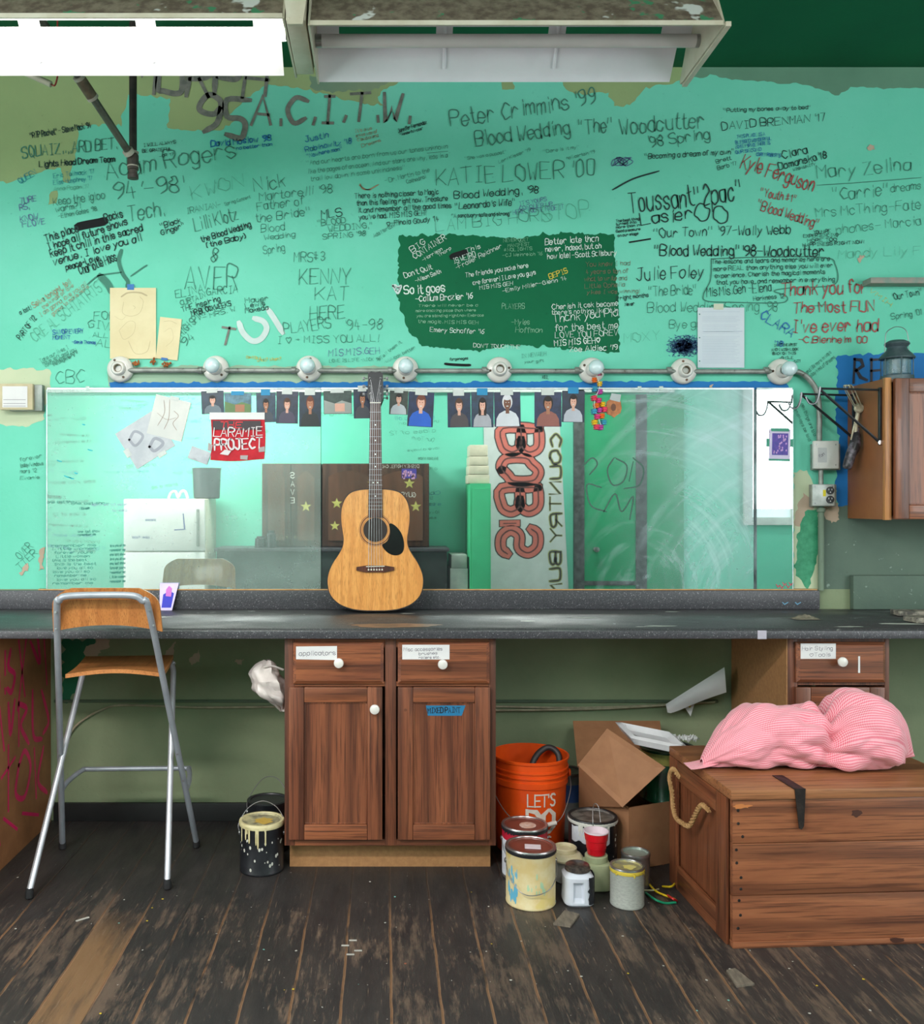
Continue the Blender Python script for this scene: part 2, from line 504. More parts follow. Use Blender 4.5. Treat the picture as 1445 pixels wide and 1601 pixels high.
# ------------------------------------------------------------------ handwriting on the wall
PEN = {'k': flat('black_marker', (38,62,58), .9), 'g': flat('grey_pen', (68,128,110), .9), 'f': flat('faint_pencil', (82,168,140)),
       'b': flat('blue_marker', (18,108,168)), 'c': flat('faint_blue_pen', (30,140,150)), 'r': flat('red_marker', (158,70,66)), 'w': flat('white_chalk_pen', (214,232,222)),
       'd': flat('dull_chalk', (128,184,150)), 'n': mat('grey_brush_paint', (92,98,90), (120,122,112), 30, rough=.6), 'y': flat('yellow_marker', (206,190,60)), 'p': flat('purple_pen', (86,96,150)),
       'o': flat('brown_pen', (160,136,104)), 'x': flat('blackout_marker', (16,17,20), .9), 'e': flat('dark_red_pen', (120,104,80)), 's': flat('grey_white_spray', (196,214,210))}
TXT = """205 144 418 147 50 9 n|MURPH
308 208 388 213 58 9 n|95
395 195 642 190 42 7.5 n|A.C.I.T.W.
48 217 143 200 9 1.5 k|`RIP Rocket` - Steve Mack '94
35 247 183 233 17 1.7 g|SQUAIZ....ARD BET.
62 262 180 253 9 2 k|Lights Head Dream Team
166 280 370 246 27 1.7 g|Adam Rogers
180 312 290 300 25 1.7 g|94'-98'
202 345 258 337 23 1.7 g|Tech.
84 279 148 271 7 1.2 c|Eric Tallmack '17
+84 289 145 282 7 1.2 c|Elise Humphrey '17
+84 299 140 294 6 1 f|Anna Rogan '17
84 322 164 311 12 1.3 g|Keep the igloo
+88 332 126 325 9 1.3 g|warm?!
+92 342 152 330 7 1.2 g|-Ethan Gates '98
32 288 58 272 9 1.5 c|QUEEN
32 319 58 315 9 1.4 p|TURE
+32 330 46 327 9 1.4 p|RS,
+32 347 60 343 9 1.4 p|KNOW
+34 356 71 350 9 1.4 p|1-LOVE
225 230 275 225 5 1.4 k|I WILL ALWAYS
+223 239 269 236 5 1.4 k|BE GRATEFUL
+250 247 272 243 4 1.2 k|-CR '17
72 379 124 362 12 2.2 k|This place
+166 348 193 339 12 2.2 k|Rocks
+76 392 200 351 11 2.2 k|I hope all future shows
+80 402 224 361 11 2.2 k|keep it chill in this sacred
+85 415 222 376 11 2.2 k|venue. I love you all
+104 423 158 406 9 2 k|peace+Love,
+126 430 184 407 14 1.9 k|Charlotte Hass
300 312 382 292 20 1 f|KWON
+292 335 346 324 9 1.1 g|IRANIAN-
+352 322 392 310 5 .9 g|Spring Concert
398 300 448 293 20 1.5 g|Nick
+406 314 520 301 13 1.4 g|Martorelli '98
+402 330 476 320 13 1.4 g|Father of
+400 348 487 337 13 1.4 g|the Bride`
+408 364 446 360 12 1.1 g|Blood
+414 376 462 370 8 1.1 g|Wedding
+412 398 446 393 12 1.1 g|Spring
330 230 424 220 9 2 b|David Moslow '98
+370 235 426 228 5 1.4 b|no better than
306 362 373 344 20 1.6 g|Lilli Klotz
316 379 393 355 9 1.8 k|the Blood Wedding
+322 388 388 372 8 1.8 k|(the Baby)
252 358 284 348 8 1.6 k|`Black
+252 368 290 356 8 1.6 k|Ginger`
147 499 180 500 12 1.3 g|FOR
+136 512 182 518 12 1.3 g|GIVE
+145 527 190 530 7 1.3 g|ALL MY
+150 541 190 546 12 1.3 g|ALL
83 523 131 521 7 1.8 b|SAVOR EVERY
+83 531 110 530 6 1.8 b|MOMENT
+113 537 150 538 5 1.5 b|-Genie Thomas
88 600 133 597 20 .9 g|CBC
56 536 168 448 17 1 f|CRE AL SCHIATRIST
54 482 112 444 9 1.2 o|Selva tonight, tell
+68 484 116 448 6 1 o|the kinds of love
+64 496 136 446 7 1 o|I am gonna love you all
+83 494 140 450 6 1 o|gonna to make more
33 532 58 498 9 1.4 k|PART OF '72
+32 492 50 484 7 1.3 k|a last!
64 567 108 545 6 .9 g|Take our lives I
+68 571 120 548 6 .9 g|have left and you
+72 574 122 552 6 .9 g|continue singing more
+84 573 118 557 5 .9 g|the Beginner's
275 466 318 457 12 1.4 g|ELINA
+323 462 372 458 12 1.4 g|GARCIA
+283 478 322 465 8 1.4 g|CURTAIN
+285 488 345 470 8 1.4 k|THE inspiring
+300 494 362 478 8 1.6 k|MR BLOCKWEEKS
+318 500 368 486 7 1.4 g|- MRS. W
290 451 372 450 36 1.8 g|AVER
285 526 330 482 11 1.5 g|HIGH SPIRITS
+286 546 306 530 13 1.5 g|'94
384 474 420 470 8 1.4 g|Mauer
+384 482 415 477 7 1.6 k|Lewis
+384 490 420 484 7 1.6 k|Makeda
343 536 364 538 25 6 n|T
460 410 508 408 14 1.4 g|MRS#3
468 445 548 443 24 1.6 g|KENNY
+493 470 545 468 20 1.4 g|KAT
+485 500 540 498 20 1.4 g|HERE
445 522 518 512 17 1.2 g|PLAYERS
433 537 592 534 11 1.2 g|I ~ + MISS YOU ALL!
514 557 594 553 10 1.1 p|MIS.MIS.GEH
+515 567 595 564 5 .9 g|LOVE IS LIFE -NICK '98
538 517 598 515 16 1 g|'94-98
585 372 625 350 6 1 g|Ada Merton '19
385 560 408 562 4 1 y|Can't Do it
+402 566 440 563 5 1 y|What? When?
503 342 535 338 13 1.7 k|MLS
+497 354 540 349 9 1.4 g|`BLOOD
+514 363 584 356 9 1.4 g|WEDDING,`
+505 375 572 369 8 1.3 g|SPRING '98
555 311 686 304 8 1.3 k|There is nothing closer to Magic
+558 322 700 314 8 1.3 k|than this feeling right now. Treasure
+560 333 706 325 8 1.3 k|it and remember all the good times
+562 344 666 337 8 1.3 k|you've had. MIS MIS GEH!
+605 354 686 346 8 1.3 k|~-Finola Goudy '14
480 259 700 232 7 1 g|`And our hearts are born from us our tones unknown
+482 272 700 246 7 1 g|like the pages of an ocean. And our stars are why, less in a
+486 284 634 265 7 1 g|trail low down in some unkindness`
+602 287 672 269 7 1 g|- Dr. Martin to the
+636 288 666 279 6 1 g|Cathedral
478 223 514 215 9 1.5 b|Justin
+478 238 550 224 8 1.4 b|Rabinowitz '18
+480 247 536 235 6 1.4 b|`Nowhere man`
623 208 668 194 6 1.4 k|Jennifer Fernandez
+626 213 662 203 4 1.2 k|`Wonderful voice`
555 208 582 203 5 1 o|It's a us
+557 215 590 208 5 1 o|a nice way of
+559 222 592 214 5 1 o|Claudia and
+566 231 596 222 5 1 o|Dreams
706 199 932 164 25 1.9 g|Peter Crimmins '99
744 229 892 209 22 1.8 g|Blood Wedding
+905 212 960 205 22 1.8 g|`The`
+970 211 1102 200 24 1.8 g|Woodcutter
+1012 231 1110 217 16 1.6 g|'98 Spring
727 251 792 240 5 .9 g|`She was a puppet`
+780 256 830 236 5 .9 g|Lori Kisser '19
+850 240 906 232 5 .9 g|`Dare is it my`
+886 250 930 240 5 .9 g|neil certain '19
682 291 930 275 26 1.7 g|KATIE LOWER '00
710 311 842 302 11 1.7 k|Blood Wedding, '98
+712 328 806 321 10 1.6 k|`Leonardo's Wife`
+706 341 800 337 6 1.4 k|`A sanctuary safe and strong`
812 322 855 314 6 1.1 p|IT'S YOURS
+812 329 864 322 6 1.1 p|CONQUER UP
+802 336 882 327 7 1.1 p|HERE, YOU'VE MADE IT
682 362 860 344 18 .9 g|LAM BIG HORN
+848 348 922 338 24 .9 f|STOP
1131 176 1268 171 6 1.4 k|`Putting my bones away to bed`
1129 204 1291 189 12 1.5 k|DAVID BRENMAN '17
1152 217 1196 212 5 1.2 b|THIS PLACE IS A
+1150 226 1206 219 5 1.2 b|BLESSED WONDERFUL
+1150 233 1204 226 5 1.2 b|LOVELY SPACE THERE IS
+1150 241 1190 236 5 1.2 b|OUR SECOND
1008 249 1148 241 8 1.3 k|`Becoming a dream of my own`
+1120 256 1143 250 6 1.2 k|Brett
+1122 266 1152 258 6 1.2 k|Barb '17
1157 262 1270 300 22 2.1 r|Kyle Ferguson
+1188 306 1244 318 12 1.9 r|`Youth #1`
+1182 326 1278 358 15 1.9 r|`Blood Wedding`
1224 249 1263 239 12 1.8 k|Clara
+1218 266 1293 247 11 1.8 k|Domanska'18
+1240 268 1275 259 4 1.2 k|WISH UNITY
1182 244 1220 246 5 1.3 b|COREY ROBERTS
1278 280 1425 266 20 1.3 g|Mary Zelina
+1302 313 1390 305 18 1.2 g|`Carrie`
+1276 340 1440 327 15 1.2 g|Mrs McThing-Fate
+1308 366 1440 352 14 1.1 g|phones- Marcia
+1310 405 1440 398 14 1 f|Mandy Lily F
984 334 1162 312 30 2.2 k|Toussant`2pac`
+1003 352 1082 342 18 2.2 k|Lasier
+1086 346 1136 348 26 2 k|OO
963 348 1000 344 4 1.4 k|The best thing
+963 353 995 349 4 1.4 k|turned into
+963 358 1000 354 4 1.4 k|more than in
+963 364 1001 360 4 1.4 k|Good pleasure
+966 371 998 367 4 1.4 k|on our stage
1022 371 1236 366 14 1.8 k|`Our Town` '97-Wally Webb
1022 400 1288 401 16 1.9 k|`Blood Wedding`'98-Woodcutter
1272 366 1298 364 5 1.4 k|YOU ARE
+1256 372 1310 370 5 1.4 k|EXPERIENCING
+1262 379 1308 377 5 1.4 k|MORE TOO
+1255 386 1350 381 5 1.5 k|HAPPINESS RIGHT NOW!
995 438 1100 434 19 1.6 k|Julie Foley
+1014 463 1090 460 15 1.5 g|`The Bride`
+1012 488 1216 486 15 1.2 g|Blood Wedding Spring '98
+1046 514 1120 512 13 1.1 g|Bye guys!
975 536 1032 531 14 .9 f|MOXY
1113 413 1297 408 7 1.4 k|The lessons and tears and memories here are
+1115 424 1302 418 7 1.4 k|more REAL than anything else you will ever
+1118 435 1290 428 7 1.4 k|experience. Cherish the magical moments
+1120 445 1305 440 7 1.4 k|that you have, and remember in everything
+1105 464 1206 455 14 1.4 k|Mis.Mis.Geh -Elena
+1178 471 1226 466 7 1.3 k|Harkness '12
1222 463 1356 458 20 2.2 r|Thank you for
+1240 489 1367 487 16 2.2 r|The Most FUN
+1238 519 1372 518 19 2.2 r|I've ever had
+1248 536 1355 536 10 2 r|-C.Blenheim '00
1187 496 1236 528 14 2.4 b|CLARA
+1210 541 1224 541 8 2 b|'18
1210 542 1246 541 4 1.2 k|IN MY CHEAPEST
+1206 549 1248 548 4 1.2 k|AND I WISH LOOK
+1208 555 1244 554 4 1.2 k|BACK ON THIS
+1218 562 1240 561 4 1.2 k|+SMILE
+1240 568 1252 566 4 1.2 k|-CATTY
1262 585 1300 552 6 .8 g|and life more in ways
+1268 590 1306 560 6 .8 g|stay kind of dreams
+1240 636 1264 690 5 .9 g|can always be told
+1252 632 1272 682 5 .9 g|new things are told
963 470 1014 464 6 1.5 k|2 right months
+977 479 992 477 5 1.6 k|Never
852 383 936 377 9 1.5 w|Better late than
+853 394 940 388 8 1.4 w|never, indeed, but oh
+856 405 964 399 8 1.4 w|how late! -Scott Salisbury
645 396 666 380 9 1.4 w|BIG
+649 406 698 374 9 1.4 w|CONTAINER
+662 409 692 391 5 1.1 w|-Harrison
+686 402 706 390 5 1.1 w|Thorp
633 435 676 421 8 1.3 w|Don't Quit
+650 442 690 427 6 1.3 w|-Alison Smith
632 461 696 456 13 2.3 w|So it goes
+650 472 739 467 9 1.6 w|-Callum Brazier '16
654 480 750 479 4 1 d|There will never be a 
+650 488 744 487 4 1 d|more amazing place than where
+652 496 756 495 4 1 d|you are standing right now Embrace
+654 505 748 507 5 1.1 d|the magic. MIS MIS GEH
+672 519 757 522 7 1.2 w|Emery Schaffer '16
729 396 752 388 7 1.1 w|This
+710 413 744 401 8 1.1 w|IS WEIRD
+714 422 785 387 7 1.1 w|-Fraser Reichner
728 434 826 418 7 1.3 w|The friends you make here
+740 446 838 429 7 1.3 w|are forever! I Love you guys
+750 453 802 446 6 1.2 w|MIS MIS GEH
+786 458 886 438 6 1.2 w|-Emily Miller-Glenn '14
787 379 826 377 5 .9 d|NEVER QUIT
+794 387 828 384 5 .9 d|MANIFEST
+788 394 832 391 5 .9 d|#NOLIGHTS
+786 402 848 399 5 .9 d|-CJ Weinreich '16
785 483 820 483 8 1 d|PLAYERS
+800 508 828 507 8 1 d|-Myles
+806 520 848 520 8 1 d|Hoffman
860 437 888 426 8 1.6 y|BEPIS
916 417 985 415 7 1.1 e|You knew I had
+916 429 982 427 7 1.1 e|4 years a ton of
+914 440 980 438 7 1.1 e|what to write and
+914 451 977 448 7 1.1 e|Little Ophelia
+918 460 1000 458 6 1.1 e|yikes I was winning!
863 484 966 478 8 1.2 w|Cherish it ask become
+863 492 966 488 7 1.2 w|there's nothing like it in
+865 504 966 494 12 1.4 w|Thank you Pla
+868 518 966 513 10 1.3 w|for the best me
+868 529 966 524 9 1.2 w|LOVE YOU FOREV
+867 541 938 536 9 1.7 w|MIS MIS GEH~
+890 550 966 547 8 1.4 w|Zoe Aldisa '19
740 543 813 546 6 1.1 w|DON'T TOUCH THE
596 562 628 536 5 .9 g|Tell them it
+604 568 650 545 5 .9 g|will look better
+700 564 732 562 4 1.1 k|@forgeneges
815 560 854 556 6 1 g|IN NEVAEH
+820 568 850 566 4 .9 g|your gift
32 722 66 715 6 1 g|forever
+32 731 68 727 6 1 g|today/windows
+32 740 58 738 6 1 g|mars '12
+32 750 62 748 5 1 g|Evanie
32 875 52 855 12 1.1 g|OVER
+32 892 60 866 11 1.1 g|TTER
848 592 858 592 5 1.3 k|KEL
1358 456 1392 480 7 1.3 y|VMIH
1393 300 1440 296 12 1.2 g|dreams
1396 470 1442 460 10 1.3 k|'Our Town`
1394 500 1442 492 9 1.3 g|Spring '01"""
cur = None; blocks = []
for line in TXT.split('\n'):
    a, txt = line.split('|'); cont = a.startswith('+'); a = a.lstrip('+').split()
    e = [float(x) for x in a[:6]]+[a[6], txt]
    if cont: blocks[-1].append(e)
    else: blocks.append([e])
PCOL = {'k': 'black', 'g': 'grey', 'f': 'faint grey', 'b': 'blue', 'c': 'faint blue', 'r': 'red', 'w': 'white', 'd': 'dull white', 'n': 'broad grey brushed', 'y': 'yellow', 'p': 'purple', 'o': 'brown', 'e': 'dark red', 'x': 'black', 's': 'white'}
def wall_text(parent, blk, fn, off=0):
    b = B(); cols = []
    for e in blk:
        if e[6] not in cols: cols.append(e[6])
        b.mi = cols.index(e[6]); stroke_text(b, e[7], *e[:6], fn)
    return obj('handwriting', b, [PEN[c] for c in cols], parent, smooth=False, label=PCOL[cols[0]]+' handwriting')
PENW = Wp(.0038)
# short notes near one another are one part, so the wall keeps well under a hundred of them
merged = []
for blk in blocks:
    key = (blk[0][6], int(blk[0][0]//190), int(blk[0][1]//75))
    for mk, mb in merged:
        if mk == key and blk[0][4] < 13 and mb[0][4] < 13: mb.extend(blk); break
    else: merged.append((key, list(blk)))
for _, blk in merged: wall_text(wall, blk, PENW)
def drawn(name, lines, w, pen, label=None, off=.0037, closed=False):
    b = B(); 
    for L in lines:
        p = [(q.x, q.y) for q in catmull([(x, y, 0) for x, y in L], 6)]
        b.ribbon(p, w, Wp(off))
    return obj(name, b, PEN[pen], wall, smooth=False, label=label)
drawn('pen_drawing', [[(137,445),(150,434),(160,430),(190,426)], [(205,432),(222,420),(230,415)]], 2.2, 'g', 'black bird line drawing')
drawn('brush_stroke', [[(157,432),(168,443),(176,458)]], 11, 'g'); drawn('brush_stroke', [[(190,392),(186,408),(192,428),(200,440),(199,448)]], 6, 'g')
drawn('brush_stroke', [[(374,505),(380,520),(394,533),(408,530),(417,515),(412,503),(398,498)], [(420,485),(430,500),(442,520)]], 9, 's', 'white sprayed stroke', .0035)
drawn('pen_drawing', [[(1112,405),(1200,402),(1290,403),(1306,415),(1309,440),(1290,448),(1240,450),(1210,455),(1228,462),(1230,470),(1215,474),(1150,473),(1105,471),(1100,460),(1110,440),(1112,420),(1112,405)]], 1.6, 'g', 'outline drawn round a message')
drawn('pen_drawing', [[(1277,290),(1340,286),(1440,278)], [(1255,480),(1300,476)], [(700,237),(668,240)], [(1120,411),(1135,410)]], 1.2, 'g')
drawn('blackout_mark', [[(122,355),(130,353),(145,350),(156,348),(164,346)]], 13, 'x', 'black marker block'); drawn('blackout_mark', [[(707,402),(712,400),(722,397),(728,395)]], 10, 'x')
drawn('blackout_mark', [[(696,569),(705,570),(725,571),(735,571)]], 4, 'x'); drawn('blackout_mark', [[(985,379),(1016,374)]], 4, 'x')
drawn('pen_drawing', [[(335,395),(340,402),(334,410),(330,404),(337,398),(342,392),(336,388),(333,396),(338,408)]], 1.5, 'g')
drawn('pen_drawing', [[(960+8*math.cos(a*2.1)+a*.9, 245+7*math.sin(a*1.7)+8) for a in range(26)]], 1.1, 'p')
drawn('pen_drawing', [[(614,446),(617,452),(622,459),(626,452),(627,447),(622,449),(618,446),(614,448)], [(617,450),(625,450)], [(619,454),(624,453)]], 3, 's', 'small white heart')
drawn('plaster_scratch', [[(562,290),(575,297),(592,289)], [(563,288),(568,296),(580,297)]], 1.8, 'o')
drawn('pen_drawing', [[(958,297),(990,280),(1030,268)]], 2.6, 'k')
R_ = B(); 
for L in ([(1334,598),(1336,562)], [(1336,562),(1346,563),(1349,572),(1338,580)], [(1338,578),(1345,590),(1354,594)], [(1362,562),(1362,598)], [(1362,563),(1376,562)], [(1362,580),(1374,579)], [(1362,598),(1378,597)], [(1392,562),(1392,598)], [(1392,562),(1404,570),(1406,588),(1392,598)]):
    R_.ribbon(L, 6, Wp(.0042))
obj('painted_lettering', R_, flat('black_sign_paint', (34,34,48)), wall, smooth=False, label='large black painted letters on blue')
# black letters lower on the wall below the counter stay bare; writing on the facing wall is seen in the mirror
def Op(u, v): return ((u)*.01, YB+.0014, v*-.01)
rt.seed(8)
b = B()
WORDS = ['this place is home', 'thank you all', 'spring 08', 'remember us', 'Little Women 04', 'stage crew', 'break a leg', 'love always', 'see you soon', 'Our Town', 'class of 12', 'encore']
r3 = random.Random(4)
for X0, X1, z0, z1, n in ((-3.5,-2.3,.75,2.2,44), (-2.2,-1.2,1.5,2.3,16), (.45,.78,1.0,2.2,14), (-1.1,.4,1.85,2.3,6)):
    for i in range(n):
        x = r3.uniform(X0, X1-.25); z = r3.uniform(z0, z1); L = r3.uniform(.18, .45); h = r3.uniform(2.0, 3.6)
        b.mi = r3.choice((0, 0, 1, 2))
        # the far wall faces the other way: text runs towards -x as its reader sees it
        stroke_text(b, r3.choice(WORDS), -x*100, -z*100, -x*100+L*100, -z*100+r3.uniform(-3, 3), h, .35, lambda u, v: (-u*.01, YB+.0016, -v*.01))
obj('handwriting', b, [PEN['g'], PEN['k'], PEN['b']], opp, smooth=False)
# ------------------------------------------------------------------ shared materials
CAB = wood('stained_oak', (146,88,58), (116,66,44), (66,36,26), 'z', 6, .42, .25, .15, ((150,104,76), .70))
CABX = wood('stained_oak_across', (154,92,58), (122,70,46), (72,40,28), 'x', 6, .42, .2, .15, ((146,104,76), .72))
CABD = wood('dark_oak_edges', (122,70,46), (98,56,38), (60,34,24), 'z', 8, .5, .2)  # darker oak tone for the face frames and the knob hole
TANP = mat('particle_board', (164,120,76), (150,108,68), 60, rough=.7, bump=.15)
PORC = mat('white_ceramic', (224,222,214), (212,210,204), 6, rough=.25, coat=.4)
PAPER = mat('white_paper', (222,222,220), (212,212,212), 5, rough=.7)
INK = flat('ink', (84,76,96)); INKK = flat('black_ink', (30,34,44))
STEEL = mat('brushed_steel', (178,180,182), (150,152,156), 12, rough=.32, metal=.9)
GALV = mat('grey_conduit_paint', (158,162,156), (128,134,128), 20, rough=.45, metal=.35, spots=[((96,92,84), 40, .68)])
CHROME = flat('chrome', (214,216,220), .18, metal=1)
BLKM = mat('black_enamel', (24,26,30), (34,36,40), 20, rough=.35)
RUB = flat('black_rubber', (26,26,28), .7)
def lam(name, c1, c2, sp, rough, scale=150, wear=True):
    t = NT(name)
    n = t.noise(t.mapping(), scale, 2); c = t.mix(t.ramp(n, .4, .6), lin(c1), lin(c2))
    c = t.mix(t.ramp(t.noise(t.mapping(), scale*1.4, 1), .66, .7, 0, .8), c, lin(sp))
    if wear:
        w = t.noise(t.mapping((.7,1.6,1)), 3.2, 6, .62); c = t.mix(t.ramp(w, .54, .68, 0, .55), c, lin((104,112,108)))
        w2 = t.noise(t.mapping((.8,2,1)), 9, 6, .7); c = t.mix(t.ramp(w2, .66, .7, 0, .7), c, lin((150,152,146)))
        w3 = t.noise(t.mapping((1,1,1), (7,3,0)), 16, 4, .6); c = t.mix(t.ramp(w3, .71, .73, 0, .9), c, lin((196,200,196)))
        t.link(t.ramp(w, .3, .7, rough*.7, rough*1.5), t.b.inputs['Roughness'])
    else: t.b.inputs['Roughness'].default_value = rough
    t.col(c); MATS[name] = t.m; return t.m
LAMT = lam('worn_dark_laminate', (66,67,68), (54,55,57), (124,124,124), .42)
LAME = lam('speckled_dark_laminate', (66,66,70), (52,52,57), (136,136,138), .4, wear=False)

# ------------------------------------------------------------------ worktop
ct = thing('worktop', 'long worn dark speckled laminate worktop across the two cabinets', 'worktop', (0,3.35,.866))
b = B(); b.prism([(3.37,.867), (3.356,.876), (3.350,.886), (3.356,.898), (3.368,.905), (3.962,.905), (3.962,.867)], lambda y, z, d: (-1.95+d*4.6, y, z), 1)
obj('counter_surface', b, LAMT, ct)
b = B().box(-1.95, 3.348, .8685, 2.65, 3.3555, .8975, .003)
obj('front_edge', b, LAME, ct)
b = B().box(-1.95, 3.942, .9055, PX(1281, 3.95), 3.9625, .986, .004)
obj('backsplash', b, LAME, ct)
def blob(b, cx, cy, z, rx, ry, seed, n=26):
    pts = [(cx+rx*math.cos(2*math.pi*i/n)*(1+.7*noise.noise(Vector((math.cos(6.28*i/n)*1.7, math.sin(6.28*i/n)*1.7, seed)))), cy+ry*math.sin(2*math.pi*i/n)*(1+.7*noise.noise(Vector((math.cos(6.28*i/n)*1.7, math.sin(6.28*i/n)*1.7, seed+7))))) for i in range(n)]
    b.sheet(pts, lambda x, y: (x, y, z))
b = B(); blob(b, .04, 3.44, .9055, .17, .05, 3)
obj('bare_patch', b, mat('worn_through_laminate', (150,112,84), (104,84,70), 12, rough=.5), ct, smooth=False)
b = B(); b.box(PX(1186,3.34), 3.3465, .868, PX(1200,3.34), 3.3477, .899)
obj('tape_scrap', b, flat('grey_tape', (176,172,184)), ct, smooth=False)
b = B()
for x, y, rx, ry in ((1.02,3.36,.05,.012), (.95,3.34,.03,.006), (-.9,3.62,.05,.02), (.1,3.74,.03,.01), (.55,3.50,.03,.01), (1.7,3.34,.05,.012), (1.95,3.42,.08,.02), (1.2,3.8,.03,.01), (.8,3.6,.05,.01)): blob(b, x, y+.06, .9057, rx, ry, x*9)
islands('dried_paint', b, flat('dried_white_paint', (186,190,180)), ct, smooth=False)
b = B()
for u, v in ((1227,944), (1247,944)):
    b.ribbon([(u-3,v-2), (u,v+1), (u+5,v-2)], 2, lambda a, c: (PX(a,3.941), 3.9414, PZ(c,3.941)))
islands('paint_mark', b, flat('light_blue_paint', (110,170,204)), ct, smooth=False)
struct('trim_1', B().box(-1.47, 3.942, .9868, PX(1277,3.95), 3.9635, .9925, .001), mat('raw_wood_strip', (190,150,98), (170,128,80), 20, rough=.6))

# ------------------------------------------------------------------ cabinets
def panel_door(cab, x0, x1, z0, z1, y, fr=.055, name='door', M=(None,)):
    d = B()
    d.box(x0, y-.02, z0, x0+fr, y-.0005, z1, .004); d.box(x1-fr, y-.02, z0, x1, y-.0005, z1, .004)
    dr = obj(name, d, CAB, cab)
    e = B(); e.box(x0+fr+.0004, y-.0195, z0, x1-fr-.0004, y-.001, z0+fr, .004); e.box(x0+fr+.0004, y-.0195, z1-fr, x1-fr-.0004, y-.001, z1, .004)
    islands('rail', e, CABX, dr)
    p = B(); p.box(x0+fr+.001, y-.009, z0+fr+.001, x1-fr-.001, y-.002, z1-fr-.001)
    for q in ((x0+fr, z0+fr, x0+fr+.006, z1-fr), (x1-fr-.006, z0+fr, x1-fr, z1-fr), (x0+fr, z0+fr, x1-fr, z0+fr+.006), (x0+fr, z1-fr-.006, x1-fr, z1-fr)):
        p.box(q[0], y-.013, q[1], q[2], y-.0085, q[3], .002)
    obj('door_panel', p, CAB, dr)
    return dr
def knob(par, x, z, y):
    k = B().lathe([(.007,0), (.006,.008), (.008,.013), (.0155,.018), (.018,.024), (.0165,.030), (.010,.033), (0,.034)], (x, y, z), 'y', 24)
    return obj('knob', k, PORC, par, label='white ceramic knob')
def plabel(par, u0, v0, u1, v1, y, lines, name='paper_label', mat_=None, skew=0, label=None, ink=INK, w=.0026, h=None):
    """a paper slip with pen writing stuck flat on a front at depth y"""
    x0, x1, z0, z1 = PX(u0,y), PX(u1,y), PZ(v1,y), PZ(v0,y)
    b = B(); b.prism([(x0,z0+skew), (x1,z0), (x1,z1), (x0,z1-skew*.6)], lambda a, c, d: (a, y-d, c), .0007)
    b.mi = 1; n = len(lines)
    for i, (tx, a0, a1, vb, hh) in enumerate(lines):
        stroke_text(b, tx, a0, vb, a1, vb-1, hh, w*430, lambda a, c: (PX(a,y), y-.0012, PZ(c,y)), .2)
    return obj(name, b, [mat_ or PAPER, ink], par, smooth=False, label=label)
def drawer(cab, u0, u1, v0, v1, y):
    x0, x1, z0, z1 = PX(u0,y), PX(u1,y), PZ(v1,y), PZ(v0,y)
    b = B()
    o = [(x0,z0),(x1,z0),(x1,z1),(x0,z1)]; i_ = [(x0+.012,z0+.012),(x1-.012,z0+.012),(x1-.012,z1-.012),(x0+.012,z1-.012)]
    vs = [(a, y-.0005, c) for a, c in o]+[(a, y-.010, c) for a, c in o]+[(a, y-.019, c) for a, c in i_]
    fs = [(0,1,2,3),(8,9,10,11)]+[(k,(k+1)%4,4+(k+1)%4,4+k) for k in range(4)]+[(4+k,4+(k+1)%4,8+(k+1)%4,8+k) for k in range(4)]
    b.add(vs, fs)
    return obj('drawer', b, CABX, cab, angle=20)
FY = 3.39; FR = 3.41
cab = thing('base_cabinet', 'reddish brown oak base cabinet with two drawers above two doors', 'cabinet', (.022,3.6,0))
b = B().box(-.3605, 3.41, .107, -.343, 3.93, .8625); b.box(.3905, 3.41, .107, .408, 3.93, .8625); b.box(-.343, 3.41, .107, .3905, 3.93, .125); b.box(-.343, 3.91, .125, .3905, 3.93, .8625)
obj('carcass', b, CAB, cab)
b = B()
xs = [(-.3626,-.326), (.005,.046), (.383,.4105)]
for a, c in xs: b.box(a, FY, .106, c, 3.4095, .863, .002)
islands('face_frame', b, CABD, cab)
b = B()
for z0, z1 in ((.832,.8625), (.689,.706), (.1065,.129)):
    b.box(-.3255, FY+.001, z0, .0045, 3.409, z1); b.box(.0465, FY+.001, z0, .3825, 3.409, z1)
islands('cross_rail', b, CABX, cab)
b = B().box(-.351, 3.465, 0, .399, 3.483, .1062); b.box(-.351, 3.4835, 0, -.333, 3.92, .1062); b.box(.381, 3.4835, 0, .399, 3.92, .1062)
obj('toe_kick', b, TANP, cab, label='bare tan toe kick board')
d1 = drawer(cab, 459, 600, 1003, 1068, FY); knob(d1, PX(530,3.36), PZ(1036,3.36), FY-.019)
plabel(d1, 463, 1010, 527, 1032, FY-.0195, [('applicators', 468, 525, 1025, 7)], label='white paper label with handwriting', ink=INK, skew=.003)
d2 = drawer(cab, 622, 765, 1003, 1068, FY); knob(d2, PX(692,3.36), PZ(1038,3.36), FY-.019)
plabel(d2, 629, 1008, 703, 1031, FY-.0195, [('Misc accessories', 631, 692, 1018, 5.5), ('brushes', 655, 684, 1024, 4.5), ('rollers etc.', 655, 688, 1030, 4)], label='white paper label with handwriting', w=.002)
e1 = panel_door(cab, PX(452,3.38), PX(598,3.38), PZ(1312,3.38), PZ(1074,3.38), FY); knob(e1, PX(586,3.36), PZ(1108,3.36), FY-.02)
e2 = panel_door(cab, PX(622,3.38), PX(766,3.38), PZ(1312,3.38), PZ(1074,3.38), FY)
b = B().lathe([(.0065,0), (.0055,.0008), (.002,.001), (0,.0006)], (PX(634,3.37), FY-.0195, PZ(1110,3.37)), 'y', 16)
obj('screw_hole', b, CABD, e2, label='bare hole where the knob is missing')
b = B(); yy = FY-.0095
